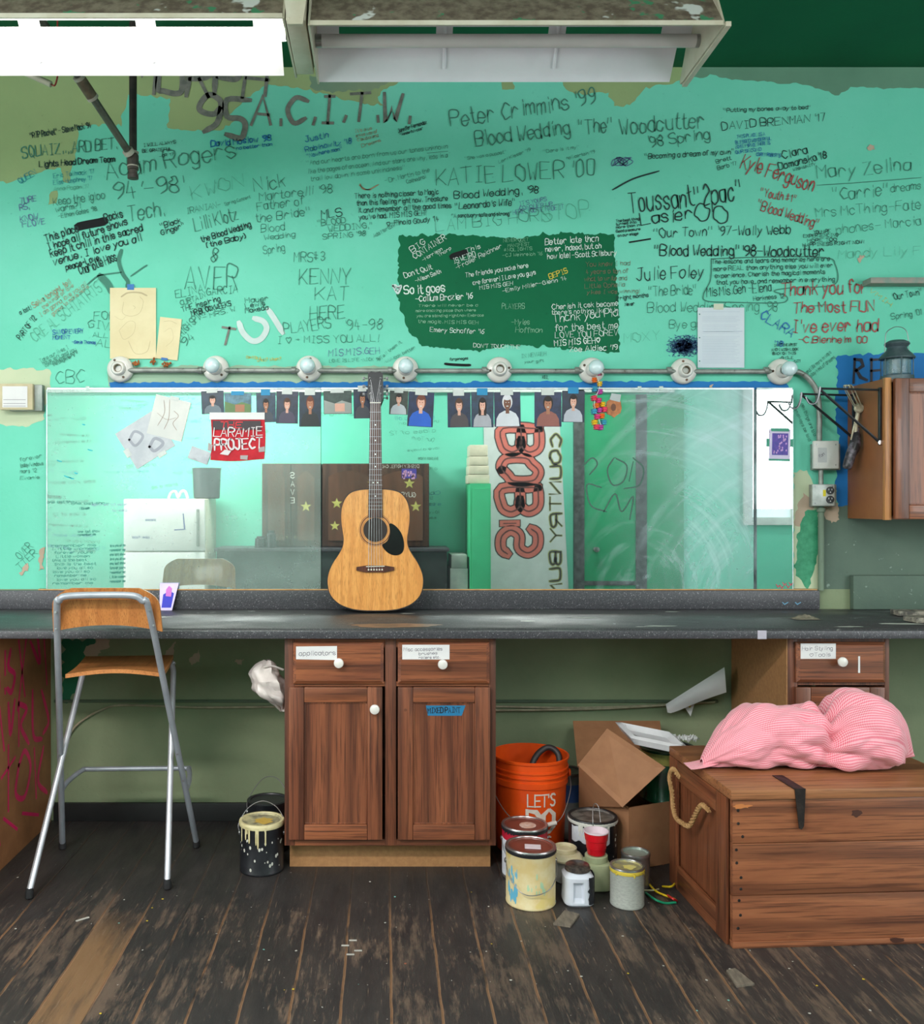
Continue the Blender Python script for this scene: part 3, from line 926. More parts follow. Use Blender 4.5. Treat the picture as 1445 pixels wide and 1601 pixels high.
b.prism([(PX(666,yy),PZ(1103,yy)), (PX(728,yy),PZ(1103,yy)), (PX(722,yy),PZ(1119,yy)), (PX(669,yy),PZ(1119,yy))], lambda a, c, d: (a, yy-d, c), .0006)
b.mi = 1; stroke_text(b, 'MIXED PAINT', 669, 1115, 720, 1114, 8, 1.9, lambda a, c: (PX(a,yy), yy-.0012, PZ(c,yy)), .15)
obj('tape_label', b, [flat('blue_tape', (30,116,160)), INKK], e2, smooth=False, label='blue tape label with black writing')

cr = thing('base_cabinet', 'narrow brown cabinet behind the chest, under the right end of the worktop', 'cabinet', (1.67,3.6,0))
b = B().box(1.4865, 3.43, .107, 1.5045, 3.95, .8625); b.box(1.84, 3.43, .107, 1.858, 3.95, .8625); b.box(1.5045, 3.43, .107, 1.84, 3.95, .125)
obj('carcass', b, CAB, cr)
b = B().box(1.4825, 3.4105, .0, 1.4862, 3.9505, .864); obj('side_panel', b, TANP, cr, label='tan bare side panel')
b = B()
for a, c in ((1.4866,1.523), (1.8435,1.861)): b.box(a, FR, .106, c, 3.4295, .863, .002)
for z0, z1 in ((.832,.8625), (.689,.706), (.1065,.129)): b.box(1.5235, FR+.001, z0, 1.843, 3.429, z1)
islands('face_frame', b, CABD, cr)
b = B().box(1.505, 3.485, 0, 1.84, 3.503, .1062); obj('toe_kick', b, TANP, cr)
d3 = drawer(cr, 1243, 1382, 1003, 1066, FR); knob(d3, PX(1315,3.38), PZ(1034,3.38), FR-.019)
plabel(d3, 1252, 1006, 1307, 1030, FR-.0195, [('Hair Styling', 1254, 1302, 1017, 6), ('~Tools', 1266, 1299, 1027, 6)], label='white paper label with handwriting', w=.002)
b = B().box(PX(1342,3.39), FR-.0205, PZ(1052,3.39), PX(1345,3.39), FR-.0195, PZ(1026,3.39)); obj('paint_drip', b, PAPER, d3, smooth=False)
panel_door(cr, PX(1243,3.4), PX(1382,3.4), .125, PZ(1074,3.4), FR)

# left end panel with pink graffiti
PINK = flat('pink_spray', (214,30,96)); 
gp = thing('end_panel', 'tan board with bright pink graffiti at the left end of the worktop', 'board', (-1.42,3.6,0))
b = B().box(-1.436, 2.95, .0, -1.418, 3.95, .8655, .001); obj('board', b, mat('tan_board', (158,106,66), (146,96,60), 14, rough=.65), gp)
b = B(); fnp = lambda y, z: (-1.4174, y, z)
for L in ([(3.30,.83),(3.34,.60)],[(3.36,.82),(3.37,.66)],[(3.41,.83),(3.42,.68)],[(3.47,.80),(3.47,.72)],[(3.47,.66),(3.47,.65)],[(3.52,.80),(3.50,.74),(3.56,.70),(3.53,.64),(3.49,.66)],[(3.60,.82),(3.66,.60)],[(3.68,.84),(3.59,.56)],
          [(3.72,.80),(3.82,.70),(3.78,.86)],[(3.42,.60),(3.46,.44)],[(3.50,.60),(3.52,.48),(3.56,.60)],[(3.60,.58),(3.60,.42)],[(3.60,.58),(3.68,.54),(3.62,.49),(3.70,.40)],[(3.74,.60),(3.75,.42),(3.84,.38)],
          [(3.32,.56),(3.36,.40),(3.40,.54)],[(3.44,.34),(3.56,.38)],[(3.50,.44),(3.50,.20)],[(3.60,.34),(3.57,.24),(3.66,.20),(3.72,.30),(3.66,.38),(3.60,.34)],[(3.76,.36),(3.78,.16)],[(3.86,.34),(3.80,.22),(3.90,.14)],[(3.38,.28),(3.42,.10)],[(3.46,.18),(3.58,.10)],[(3.64,.14),(3.80,.08)],[(3.24,.50),(3.30,.30)],[(3.86,.84),(3.90,.60)],[(3.84,.58),(3.92,.44),(3.86,.40)]):
    b.ribbon([(p.x, p.y) for p in catmull([(a, c, 0) for a, c in L], 5)], .022, fnp)
obj('graffiti', b, PINK, gp, smooth=False, label='bright pink sprayed writing')

# ------------------------------------------------------------------ pipes and cable below the worktop
b = B().tube([(-1.35,3.953,.36), (-1.3,3.957,.42), (-1.2,3.958,.478), (-1.1,3.958,.495), (-.8,3.958,.486), (-.5,3.957,.488), (-.2,3.957,.492), (.42,3.957,.490), (.8,3.957,.484), (1.1,3.957,.492), (1.41,3.957,.508)], .0045, 8, sm=5)
one('cable', b, mat('old_cable_sheath', (176,166,140), (150,142,118), 20, rough=.6), 'pale cable running along the sage wall under the worktop', 'cable')
b = B().tube([(.43,3.943,.476), (.7,3.944,.478), (1.0,3.944,.486), (1.41,3.944,.512)], .004, 8, sm=5)
one('cable', b, mat('old_cable_sheath', (176,166,140)), 'second cable just below the first, only right of the oak cabinet', 'cable')
struct('trim_2', B().box(-1.41, WY-.012, .505, 1.43, WY-.0012, .517, .003), wallmat('sage_trim_paint', (92,108,88), (80,96,78)))


b = B().box(.43, 3.93, .60, .455, 3.966, .82, .003); b.box(.425, 3.90, .52, .445, 3.93, .84, .003)
one('wall_pipe_bracket', b, mat('rusty_bracket', (92,58,44), (70,48,38), 14), 'rusty brown bracket on the wall right of the oak cabinet', 'bracket')

# ------------------------------------------------------------------ conduit run and lampholders
b = B(); zc = PZ(579, 3.945); 
zc2 = PZ(581, 3.945)
xs_ = [PX(u, 3.945) for u in (187,337,483,634,781,926,1070,1222)]
b.tube([(xs_[0]+.03,3.945,zc), (xs_[-1]+.035,3.945,zc2)], .0105, 12)
b.tube([(xs_[-1]+.035,3.945,zc2), (PX(1250,3.945),3.945,zc2-.003), (PX(1266,3.945),3.945,zc2-.035), (PX(1277,3.945),3.945,zc2-.085), (PX(1281,3.945),3.945,PZ(640,3.945)), (PX(1281,3.945),3.945,PZ(690,3.945))], .0115, 12, sm=6)
cd = one('wall_conduit', b, GALV, 'grey metal conduit running above the mirror and bending down to a switch box', 'conduit')
b = B()
for x in xs_[1:]: b.lathe([(.0105,0), (.015,.001), (.015,.018), (.0105,.019)], (x-.075,3.945,zc), 'x', 12)
islands('coupling', b, GALV, cd)
BULB = mat('frosted_blue_glass', (198,220,224), (206,226,228), 4, rough=.12, coat=.6)
locs = ['leftmost in the row above the mirror, empty socket, beside the tan drawings', 'second from the left in the row', 'third from the left in the row', 'fourth from the left in the row, holding a globe bulb',
        'fifth from the left, empty socket below the dark green panel', 'sixth from the left, above the paper garland', 'seventh from the left, empty socket beside the lined paper', 'last on the right, where the conduit bends down']
bulbs = {1: (-5,-3), 2: (-4,-3), 3: (0,-2), 5: (8,-3), 7: (21,-2)}
for i, x in enumerate(xs_):
    z = PZ((576,575,575,576,577,578,579,580)[i], 3.93); t = random.Random(i*7+1).uniform(-1, 1)
    h = thing('lampholder', 'white porcelain lampholder, '+locs[i], 'lampholder', (x, WY, z), 0, 'row of lampholders')
    b = B().lathe([(.055,.0015), (.056,.012), (.054,.022), (.047,.030), (.036,.034), (.032,.035)], (x, WY-.002, z), 'y', 36); obj('base', b, PORC, h)
    b = B().lathe([(.031,.0352), (.030,.048), (.025,.056), (.022,.057), (.0175,.055), (.0165,.030), (0,.030)], (x, WY-.002, z), 'y', 28); obj('socket', b, PORC, h)
    b = B().lathe([(.0162,.031), (.0162,.05), (.0145,.05), (.0145,.0315)], (x, WY-.002, z), 'y', 20, cap=False); obj('screw_shell', b, mat('tarnished_brass', (110,98,74), rough=.4, metal=.8), h)
    for s in (-1, 1):
        a = t*1.5+ (0 if s > 0 else math.pi)
        px_, pz_ = x+.04*math.cos(a), z+.04*math.sin(a)
        b = B().lathe([(.0055,0), (.005,.003), (0,.004)], (px_, WY-.034, pz_), 'y', 12); obj('screw', b, mat('rusty_screw', (104,78,60), (70,60,52), 60, rough=.5, metal=.5), h)
    if i in bulbs:
        # globe bulb screwed in, each a little askew
        dx, dv = bulbs[i]; Yc = WY-.098
        xc = x + .0
        b = B().lathe([(.013,-.050), (.0135,-.030), (.018,-.024), (.0285,-.008), (.0315,.006), (.0285,.020), (.019,.030), (.008,.0345), (0,.035)], (0,0,0), 'y', 28)
        bo = one('light_bulb', b, BULB, 'unlit frosted globe bulb in the lampholder '+{1:'second from the left', 2:'third from the left', 3:'fourth from the left', 5:'sixth from the left, above the garland', 7:'at the right end of the row'}[i], 'light bulb', 'globe bulbs in the lampholders')
        bo.location = (xc, Yc, z+.001); bo.rotation_euler = (R(0), 0, R(0))
# switch box and outlet box on the right
sb = thing('switch_box', 'white blank-plate electrical box below the conduit bend', 'electrical box', (PX(1292,3.93),WY,.0+PZ(711,3.93)))
b = B().box(PX(1268,3.96), 3.925, PZ(735,3.94), PX(1308,3.96), 3.9675, PZ(694,3.94), .003); obj('back_box', b, GALV, sb)
b = B().box(PX(1272,3.91), 3.908, PZ(733,3.91), PX(1312,3.91), 3.9245, PZ(689,3.91), .006); obj('cover_plate', b, mat('off_white_steel', (206,206,200), (196,196,190), 10, rough=.35), sb)
yy = 3.9078; b = B().box(PX(1279,yy), yy-.0006, PZ(723,yy), PX(1293,yy), yy, PZ(700,yy)); b.mi = 1
stroke_text(b, 'fan', 1282, 716, 1290, 711, 5, .8, lambda a, c: (PX(a,yy), yy-.001, PZ(c,yy))); obj('paper_label', b, [flat('pale_grey_label', (188,190,190)), INK], sb, smooth=False)
b = B()
for u, v in ((1277,727), (1307,727), (1277,695), (1307,695)): b.lathe([(.003,0), (.002,.002), (0,.002)], (PX(u,3.908),3.9085,PZ(v,3.908)), 'y', 8)
islands('screw', b, STEEL, sb)
b = B().tube([(PX(1284,3.94),3.942,PZ(758,3.94)), (PX(1284,3.94),3.942,PZ(734.5,3.94))], .010, 12)
one('short_conduit', b, GALV, 'short vertical grey conduit between the switch box and the outlet box', 'conduit')
ob = thing('outlet_box', 'square grey double outlet box with a yellow sticker', 'electrical outlet', (PX(1288,3.93),WY,PZ(774,3.93)))
b = B().box(PX(1266,3.96), 3.925, PZ(792,3.94), PX(1302,3.96), 3.9675, PZ(757.5,3.94), .003); obj('back_box', b, GALV, ob)
b = B().box(PX(1271,3.91), 3.912, PZ(791,3.91), PX(1306,3.91), 3.9245, PZ(757,3.91), .005); obj('cover_plate', b, mat('outlet_plate', (196,200,196), (170,176,172), 20, rough=.4, metal=.3), ob)
for v in (767, 781):
    yy = 3.912; xx = PX(1298,yy); z = PZ(v,yy)
    b = B().lathe([(.0165,0), (.0165,.003), (.0155,.004), (0,.004)], (xx,yy,z), 'y', 24); b.mi = 1
    b.box(xx-.008, yy-.0046, z+.001, xx-.006, yy-.0039, z+.008); b.box(xx+.005, yy-.0046, z+.001, xx+.007, yy-.0039, z+.008); b.lathe([(.0025,0),(0,.0006)], (xx,yy-.004,z-.007), 'y', 8)
    obj('socket', b, [BLKM, PAPER], ob, label='black round socket')
yy = 3.912; b = B().box(PX(1287,yy), yy-.0008, PZ(776,yy), PX(1291.5,yy), yy-.0001, PZ(766,yy)); obj('sticker', b, flat('yellow_sticker', (232,216,40)), ob, smooth=False, label='yellow sticker')
b = B()
for u, v in ((1275,787), (1302,787), (1275,761), (1302,761)): b.lathe([(.0035,0), (.002,.002), (0,.002)], (PX(u,yy),yy,PZ(v,yy)), 'y', 8)
islands('screw', b, STEEL, ob)
b = B().tube([(PX(1284,3.95),3.950,PZ(923,3.95)), (PX(1284,3.95),3.950,PZ(793,3.95))], .0125, 12); b.lathe([(.0125,0),(.017,.002),(.017,.018),(.0125,.02)], (PX(1284,3.95),3.950,PZ(801,3.95)), 'z', 16)
one('lower_conduit', b, wallmat('painted_conduit', (124,142,122), (104,122,106)), 'grey green painted conduit from the outlet box down to the worktop', 'conduit')

# thermostat at the far left
th = thing('thermostat', 'boxy wall unit in a cream frame left of the mirror', 'thermostat', (PX(38,3.93),WY,PZ(622,3.93)))
b = B().box(PX(18,3.96), 3.935, PZ(643,3.95), PX(68,3.95), 3.9675, PZ(602,3.95), .003); obj('back_box', b, mat('grey_box_metal', (150,156,150), (120,128,122), 9, rough=.4, metal=.4), th)
b = B().box(PX(2,3.93), 3.912, PZ(641,3.92), PX(52,3.92), 3.9345, PZ(600,3.92), .003); obj('frame', b, mat('cream_plastic', (198,186,150), (176,164,130), 8), th)
yy = 3.9118; b = B().box(PX(4,yy), yy-.002, PZ(637,yy), PX(43,yy), yy, PZ(604,yy)); b.mi = 1
for v in (625, 631, 635): b.ribbon([(6,v),(40,v)], 1.0, lambda a, c: (PX(a,yy), yy-.0025, PZ(c,yy)))
obj('card', b, [PAPER, INK], th, smooth=False)
# ------------------------------------------------------------------ mirrors
def mirror_mat(name, base, arcs, tint=(232,244,240), dustc=(206,224,218), top=0., right=0.):
    """silvered glass under a film of dust and wiped arcs"""
    t = NT(name); n = t.n
    gl = t.node('ShaderNodeBsdfGlossy'); gl.inputs['Color'].default_value = lin(tint); gl.inputs['Roughness'].default_value = .012
    df = t.node('ShaderNodeBsdfDiffuse'); df.inputs['Color'].default_value = lin(dustc)
    cl = t.noise(t.mapping((1,1,1.4)), 3, 5, .6); fi = t.noise(t.mapping((1,1,1)), 90, 3, .6)
    f = t.math('ADD', t.ramp(cl, .3, .7, base*.7, base*1.3), t.ramp(fi, .62, .75, 0, .10))
    sep = t.node('ShaderNodeSeparateXYZ'); t.link(t.tc.outputs['Object'], sep.inputs[0])
    if right: f = t.math('ADD', f, t.math('MULTIPLY', t.math('MULTIPLY', t.ramp(sep.outputs[0], right, right+.55), t.ramp(sep.outputs[2], .05, .55, .35, 1)), t.ramp(cl, .3, .65, .34, .62)))
    if arcs:
        # wiped arcs: streaks of noise that run round a centre
        for (cx, cz, sc, st, x0, lo) in arcs:
            sx = t.math('SUBTRACT', sep.outputs[0], cx); sz = t.math('SUBTRACT', sep.outputs[2], cz)
            rr = t.math('SQRT', t.math('ADD', t.math('MULTIPLY', sx, sx), t.math('MULTIPLY', sz, sz)))
            an = t.math('ARCTAN2', sz, sx)
            cb = t.node('ShaderNodeCombineXYZ'); t.link(t.math('MULTIPLY', rr, sc), cb.inputs[0]); t.link(t.math('MULTIPLY', an, .9), cb.inputs[1]); cb.inputs[2].default_value = cx*7
            k = t.ramp(t.noise(cb.outputs[0], 1.0, 5, .62), lo, lo+.2, 0, st)
            f = t.math('ADD', f, t.math('MULTIPLY', k, t.ramp(sep.outputs[0], x0, x0+.25)))
    m = t.node('ShaderNodeMixShader'); t.link(f, m.inputs[0]); t.link(gl.outputs[0], m.inputs[1]); t.link(df.outputs[0], m.inputs[2])
    out = [x for x in n if x.type == 'OUTPUT_MATERIAL'][0]; t.link(m.outputs[0], out.inputs['Surface'])
    n.remove(t.b); MATS[name] = t.m; return t.m
M1 = mirror_mat('dusty_mirror', .26, None, dustc=(200,226,216))
M2 = mirror_mat('wiped_mirror', .028, [(.44,.02,20,.26,.16,.52), (1.15,-.15,11,.24,.16,.52)], right=.28, dustc=(198,216,222))
M3 = mirror_mat('clean_mirror', .05, None)
zb, zt = PZ(921, MY), PZ(609, MY)
EDGE = mat('aluminium_channel', (196,204,204), (170,180,180), 30, rough=.35, metal=.6)
def mirror(x0, x1, m, label, extra=None):
    r = thing('wall_mirror', label, 'mirror', ((x0+x1)/2, MY, zb), 0)
    # glass origin at the bottom left of the pane so its dust pattern is fixed to it
    b = B().box(x0, MY, zb, x1, MY+.006, zt); o = obj('mirror_glass', b, m, r, smooth=False)
    b = B().box(x0, MY-.003, zt-.0005, x1, MY+.008, zt+.008, .001); obj('top_channel', b, EDGE, r)
    return r
xa, xb_, xc_, xd = PX(74,MY), PX(502,MY), PX(1180,MY), PX(1239,MY)
m1 = mirror(xa, xb_-.001, M1, 'wall mirror on the left reflecting the mint wall and the white fridge')
m2 = mirror(xb_+.001, xc_-.003, M2, 'large middle wall mirror with wiped chalky arcs on its right half')
m3 = mirror(xc_+.009, xd, M3, 'narrow tall mirror strip at the right end reflecting the window')
b = B().box(xa-.004, MY-.001, zb, xa-.0003, MY+.008, zt); obj('side_channel', b, EDGE, m1)
b = B().box(xd+.0003, MY-.001, zb, xd+.004, MY+.008, zt); obj('side_channel', b, EDGE, m3)
b = B().box(xc_-.0028, MY-.004, zb, xc_+.0085, MY+.006, zt, .001)
obj('side_channel', b, mat('dark_scratched_strip', (60,68,70), (120,140,140), 22, rough=.4, metal=.3, stretch=(1,1,.3)), m2, label='dark scratched strip')
rt.seed(3)
GH = lambda u, v: (PX(u,MY), MY-.0012, PZ(v,MY))
b = B(); SM = flat('finger_mark', (56,96,82), .5)
for L in ([(922,742),(934,726),(926,716),(912,728)],[(960,716),(950,735),(958,758),(975,752),(980,728),(962,716)],[(990,722),(984,752)],[(990,716),(1006,732),(1000,758),(976,764)],[(940,762),(918,758),(924,790),(948,800)],[(944,800),(962,772),(972,800),(990,776),(985,812)]):
    b.ribbon([(p.x,p.y) for p in catmull([(a,c,0) for a,c in L], 6)], 2.2, GH)
obj('finger_writing', b, SM, m2, smooth=False)
b = B(); 
for u, v, s in ((93,721,3),(106,746,5),(112,748,3),(141,704,3),(119,740,2),(131,664,1.5)): b.ribbon([(u-s,v-s*.4),(u,v),(u+s,v+s*.2)], 2.2, GH)
obj('paint_fleck', b, flat('turquoise_fleck', (40,180,190)), m1, smooth=False)
b = B()
for u, v in ((1216,917),(1226,914),(1232,918),(1222,919),(1236,914)): b.ribbon([(u-2,v-3),(u+1,v+1),(u+3,v-2)], 1.6, GH)
obj('paint_fleck', b, flat('red_fleck', (214,40,80)), m3, smooth=False)
rt.seed(12); b = B()
for i, (v, a, c) in enumerate([(787,74,120),(789,112,170),(797,125,140),(833,122,156),(838,122,150),(855,80,150)]+[(860+6*k, 82+3*(k%3), 150-5*(k%4)) for k in range(10)]+[(855+7*k, 172, 196) for k in range(9)]):
    stroke_text(b, r3.choice(['this is the best', 'love you all so', 'remember me', 'Little women', 'one last show', 'forever yours']), a, v, c, v-1, 4, .8, GH)
obj('handwriting', b, flat('teal_pen', (44,134,120)), m1, smooth=False, label='small pen notes on the glass')
for i, u in enumerate((137, 1000, 1034)):
    b = B().box(PX(u-3,MY), MY-.004, zt-.004, PX(u+3,MY), MY+.01, zt+.014, .002); obj('clip', b, flat('clear_clip', (190,206,200), .2), m1 if u < 500 else m2)
# ------------------------------------------------------------------ papers and photographs
def card(u0, v0, u1, v1, y, ang=0, th=.0005, curl=0):
    cx, cz = PX((u0+u1)/2, y), PZ((v0+v1)/2, y); w, h = (u1-u0)*y/FP/2, (v1-v0)*y/FP/2
    ca, sa = math.cos(R(ang)), math.sin(R(ang))
    f = lambda a, c, d=0: (cx+a*w*ca-c*h*sa, y-d, cz+a*w*sa+c*h*ca)
    return f
def rect(b, f, a0, c0, a1, c1, d): b.add([f(a0,c0,d), f(a1,c0,d), f(a1,c1,d), f(a0,c1,d)], [(0,1,2,3)]); return b
def ell(b, f, a, c, ra, rc, d, n=18): b.add([f(a+ra*math.cos(6.2832*i/n), c+rc*math.sin(6.2832*i/n), d) for i in range(n)], [tuple(range(n))]); return b
TAPE = flat('masking_tape_white', (206,212,208), .5); BT = flat('painters_tape_blue', (30,140,190), .5)
SK = {'l': flat('skin_light', (222,170,150)), 'm': flat('skin_tan', (176,120,92)), 'd': flat('skin_dark', (120,78,60))}
HAIR = {'k': flat('dark_hair', (36,28,28)), 'b': flat('brown_hair', (84,54,40)), 'w': flat('white_cap', (220,220,224)), 'r': flat('auburn_hair', (110,58,40))}
def photo(u0, v0, u1, v1, bg, shirt, skin, hair, desc, ang=0, tape='w', sc=1.0, y=None, land=False, long_=False):
    y = y or MY-.0022
    f = card(u0, v0, u1, v1, y, ang)
    r = thing('photograph', desc, 'photograph', f(0,0,0), 0, 'photographs taped along the top of the mirror')
    b = B().box(-1, 0, -1, 1, 1, 1); b.v = [Vector(f(v.x, v.z, .0005*(1-v.y))) for v in b.v]
    obj('print', b, mat('photo_bg_%d_%d_%d' % bg, bg, tuple(int(x*.7) for x in bg), 30, rough=.3), r, smooth=False)
    b = B(); ms = [flat('shirt_%d_%d_%d' % shirt, shirt, .4), SK[skin], HAIR[hair], flat('photo_white', (214,214,210), .4)]
    if land:
        b.mi = 0; b.add([f(-.97,-.97,.0008), f(.97,-.97,.0008), f(.97,-.1,.0008), f(.3,.15,.0008), f(-.2,-.1,.0008), f(-.97,.2,.0008)], [(0,1,2,3,4,5)])
        b.mi = 1; rect(b, f, -.2,-.8, .5,-.1, .0011)
    else:
        b.mi = 0; pts = [(-.85,-.98),(.85,-.98),(.80,-.55),(.60,-.28),(.22,-.12),(-.22,-.12),(-.60,-.28),(-.80,-.55)]
        b.add([f(a*sc, -.98+(c+.98)*sc, .0008) for a, c in pts], [tuple(range(8))])
        hy = -.98+1.28*sc
        b.mi = 2; ell(b, f, 0, hy+.07*sc, .37*sc, .42*sc, .0010)
        if long_: rect(b, f, -.37*sc, hy-.6*sc, .37*sc, hy+.05, .0010)
        b.mi = 1; rect(b, f, -.13*sc, hy-.58*sc, .13*sc, hy-.2*sc, .0012); ell(b, f, 0, hy, .27*sc, .36*sc, .0013)
        b.mi = 2; ell(b, f, 0, hy+.28*sc, .27*sc, .13*sc, .0015); ell(b, f, -.10*sc, hy+.03, .04, .025, .0015, 8); ell(b, f, .10*sc, hy+.03, .04, .025, .0015, 8)
        b.mi = 3; ell(b, f, 0, hy-.17*sc, .09*sc, .028*sc, .0015, 8)
    obj('portrait' if not land else 'landscape', b, ms, r, smooth=False)
    if tape:
        b = B(); rect(b, f, -.5, .82, .45, 1.22, .0021); obj('tape', b, TAPE if tape == 'w' else BT, r, smooth=False, label='white tape' if tape == 'w' else 'blue tape')
photo(315,611,350,647,(34,48,74),(104,118,128),'l','k','photograph of a person in a grey shirt, above the red poster, leftmost', 2, 'w', .9)
photo(351,615,393,647,(88,130,150),(92,124,70),'m','b','landscape photograph beside the leftmost portrait, above the red poster', 0, 'b', 1, land=True)
photo(401,614,431,660,(42,62,88),(60,66,78),'m','k','small photograph of a round-faced person against a dark blue background', 1, 'b', .9)
photo(432,612,466,662,(44,44,70),(70,60,84),'l','b','photograph of a person in purple, left of the person in black', -1, 'w', .9)
photo(468,613,502,667,(30,38,62),(26,28,32),'m','r','photograph of a person dressed in black with reddish hair', 0, 'w', 1.0)
photo(506,611,550,647,(60,74,68),(150,156,150),'l','k','grey and white photograph just right of the mirror seam', 1, 'w', 1, land=True)
photo(553,608,581,654,(28,32,66),(60,60,70),'m','k','dark photograph just left of the guitar headstock', 1, 'w', 1)
photo(609,611,638,648,(60,66,58),(190,198,204),'l','k','small photograph of a person in a pale shirt, right of the guitar neck', -2, 'w', 1.0)
photo(638,613,678,667,(24,34,76),(20,90,196),'l','r','photograph of a person in a bright blue shirt', -3, 'w', 1.05)
photo(700,614,736,668,(26,38,72),(74,64,68),'l','b','photograph of a person in dark grey against navy', 1, 'w', .95)
photo(737,613,772,668,(36,58,84),(170,172,180),'l','k','photograph of a person with long dark hair', 0, 'b', .95, long_=True)
photo(773,613,814,667,(24,34,74),(216,220,226),'d','w','photograph of a person in white with a white cap', 1, 'w', 1.05)
photo(836,613,878,667,(32,44,84),(150,90,80),'m','k','photograph of a person in red and blue, over the reflected sign', 0, 'w', 1)
photo(879,611,914,660,(22,38,64),(186,190,200),'l','k','photograph at the right end of the row, beside the paper garland', -1, 'b', 1)
def simple(name, label, cat, u0, v0, u1, v1, y, ang, m, group=None, draw=None, tape=None, tapem=None, dm=None):
    f = card(u0, v0, u1, v1, y, ang); r = thing(name, label, cat, f(0,0,0), 0, group)
    b = B().box(-1, 0, -1, 1, 1, 1); b.v = [Vector(f(v.x, v.z, .0006*(1-v.y))) for v in b.v]
    obj('sheet', b, m, r, smooth=False)
    if draw:
        b = B()
        for L, w in draw:
            pts = [(p.x, p.y) for p in catmull([(a, c, 0) for a, c in L], 6)]
            asp = (v1-v0)/(u1-u0)
            b.ribbon([(p[0], p[1]*asp) for p in pts], w, lambda a, c: f(a, c/asp, .0012))
        obj('drawing', b, dm or PEN['g'], r, smooth=False)
    for i, (a0,c0,a1,c1) in enumerate(tape or []):
        b = B(); rect(b, f, a0, c0, a1, c1, .0018); obj('tape', b, tapem or TAPE, r, smooth=False)
    return r, f
TANPAPER = mat('manila_paper', (222,210,170), (212,198,156), 5, rough=.7); SEPIA = flat('sepia_pencil', (188,172,132))
face = [([(-.5,.75),(-.2,.86),(.3,.86),(.6,.78)],.07), ([(-.4,.6),(-.45,.3),(-.1,.2),(.3,.3),(.45,.6),(.3,.75)],.015), ([(-.6,-.2),(-.4,-.45),(0,-.3),(.1,0),(-.2,.05),(-.6,-.2)],.012), ([(-.2,-.5),(.1,-.85),(.6,-.8),(.75,-.5)],.02), ([(0,.5),(.1,.45),(.05,.4)],.015), ([(-.8,.2),(-.5,.1),(-.3,.2)],.01)]
simple('drawing_paper', 'large tan sheet of paper with a faint pencil drawing on the mint wall', 'paper', 172, 450, 244, 561, WY-.006, 0, TANPAPER, None, face, [(-.25,.94,.05,1.1)], flat('painters_tape_mid_blue', (40,110,180)), SEPIA)
simple('drawing_paper', 'smaller slanted tan sheet overlapping beside the large tan drawing', 'paper', 247, 497, 281, 562, WY-.005, -6, TANPAPER, None, [([(-.6,.8),(0,.85),(.6,.75)],.03), ([(-.5,.3),(.1,.5),(.4,0),(-.2,-.4)],.02)], [(-.5,-1.06,.1,-.94)], flat('painters_tape_mid_blue', (40,110,180)), SEPIA)
lines = [([(-.8,.86-.055*i), (.8-.3*((i*7)%5)/5, .86-.055*i+.004)], .012) for i in range(32) if i not in (1,2,7,14)]+[([(-.75,.20),(.9,.21)],.03)]
lp, f = simple('lined_paper', 'white sheet of handwritten lined paper taped above the conduit', 'paper', 1091, 481, 1164, 575, WY-.006, 0, mat('lined_sheet', (206,214,220), (198,208,216), 4, rough=.6), None, lines, [(-.32,.93,.1,1.13)], flat('cream_tape', (208,212,190)), flat('pale_blue_pen', (164,174,196)))
b = B()
for c in (.78, 0, -.78): ell(b, f, -.92, c, .03, .024, .0013, 10)
obj('punched_hole', b, flat('mint_through_hole', (60,140,120)), lp, smooth=False)
WP = mat('grey_print_paper', (196,200,204), (178,184,190), 12, rough=.6)
simple('taped_print', 'grey printed sheet taped crookedly on the left mirror, lowest of the pair', 'paper', 192, 655, 262, 720, MY-.0022, 32, WP, None, [([(-.6,.4),(-.2,.6),(0,.2),(-.5,0),(-.6,.4)],.12), ([(0,-.4),(.4,-.2),(.6,-.6),(.1,-.7),(0,-.4)],.14)], [(-1.1,-.3,-.85,.1), (.1,-1.12,.5,-.9)], None, flat('print_grey', (158,162,172)))
simple('taped_print', 'pale pencil drawing taped above the crooked grey print on the left mirror', 'paper', 236, 622, 292, 685, MY-.0034, -14, mat('sketch_paper', (212,212,206), (200,202,198), 6), None, [([(-.5,.8),(-.3,.2),(-.5,-.5)],.03), ([(-.2,.9),(0,0),(-.1,-.6)],.03), ([(.2,.4),(.5,.2),(.3,-.2),(.6,-.5)],.03), ([(-.7,.1),(-.1,-.1),(.4,.1)],.02)], [(-.2,.9,.3,1.1)], None, flat('sketch_brown', (160,140,124)))
b = B(); f = card(296, 702, 328, 722, MY-.003, -20); b.grid(lambda i, j: Vector(f(-1+2*i, -1+2*j, .001+.010*abs(noise.noise(Vector((i*4, j*3, 2)))))), 12, 6)
one('crumpled_scrap', b, WP, 'small crumpled white scrap under the red poster on the left mirror', 'paper')
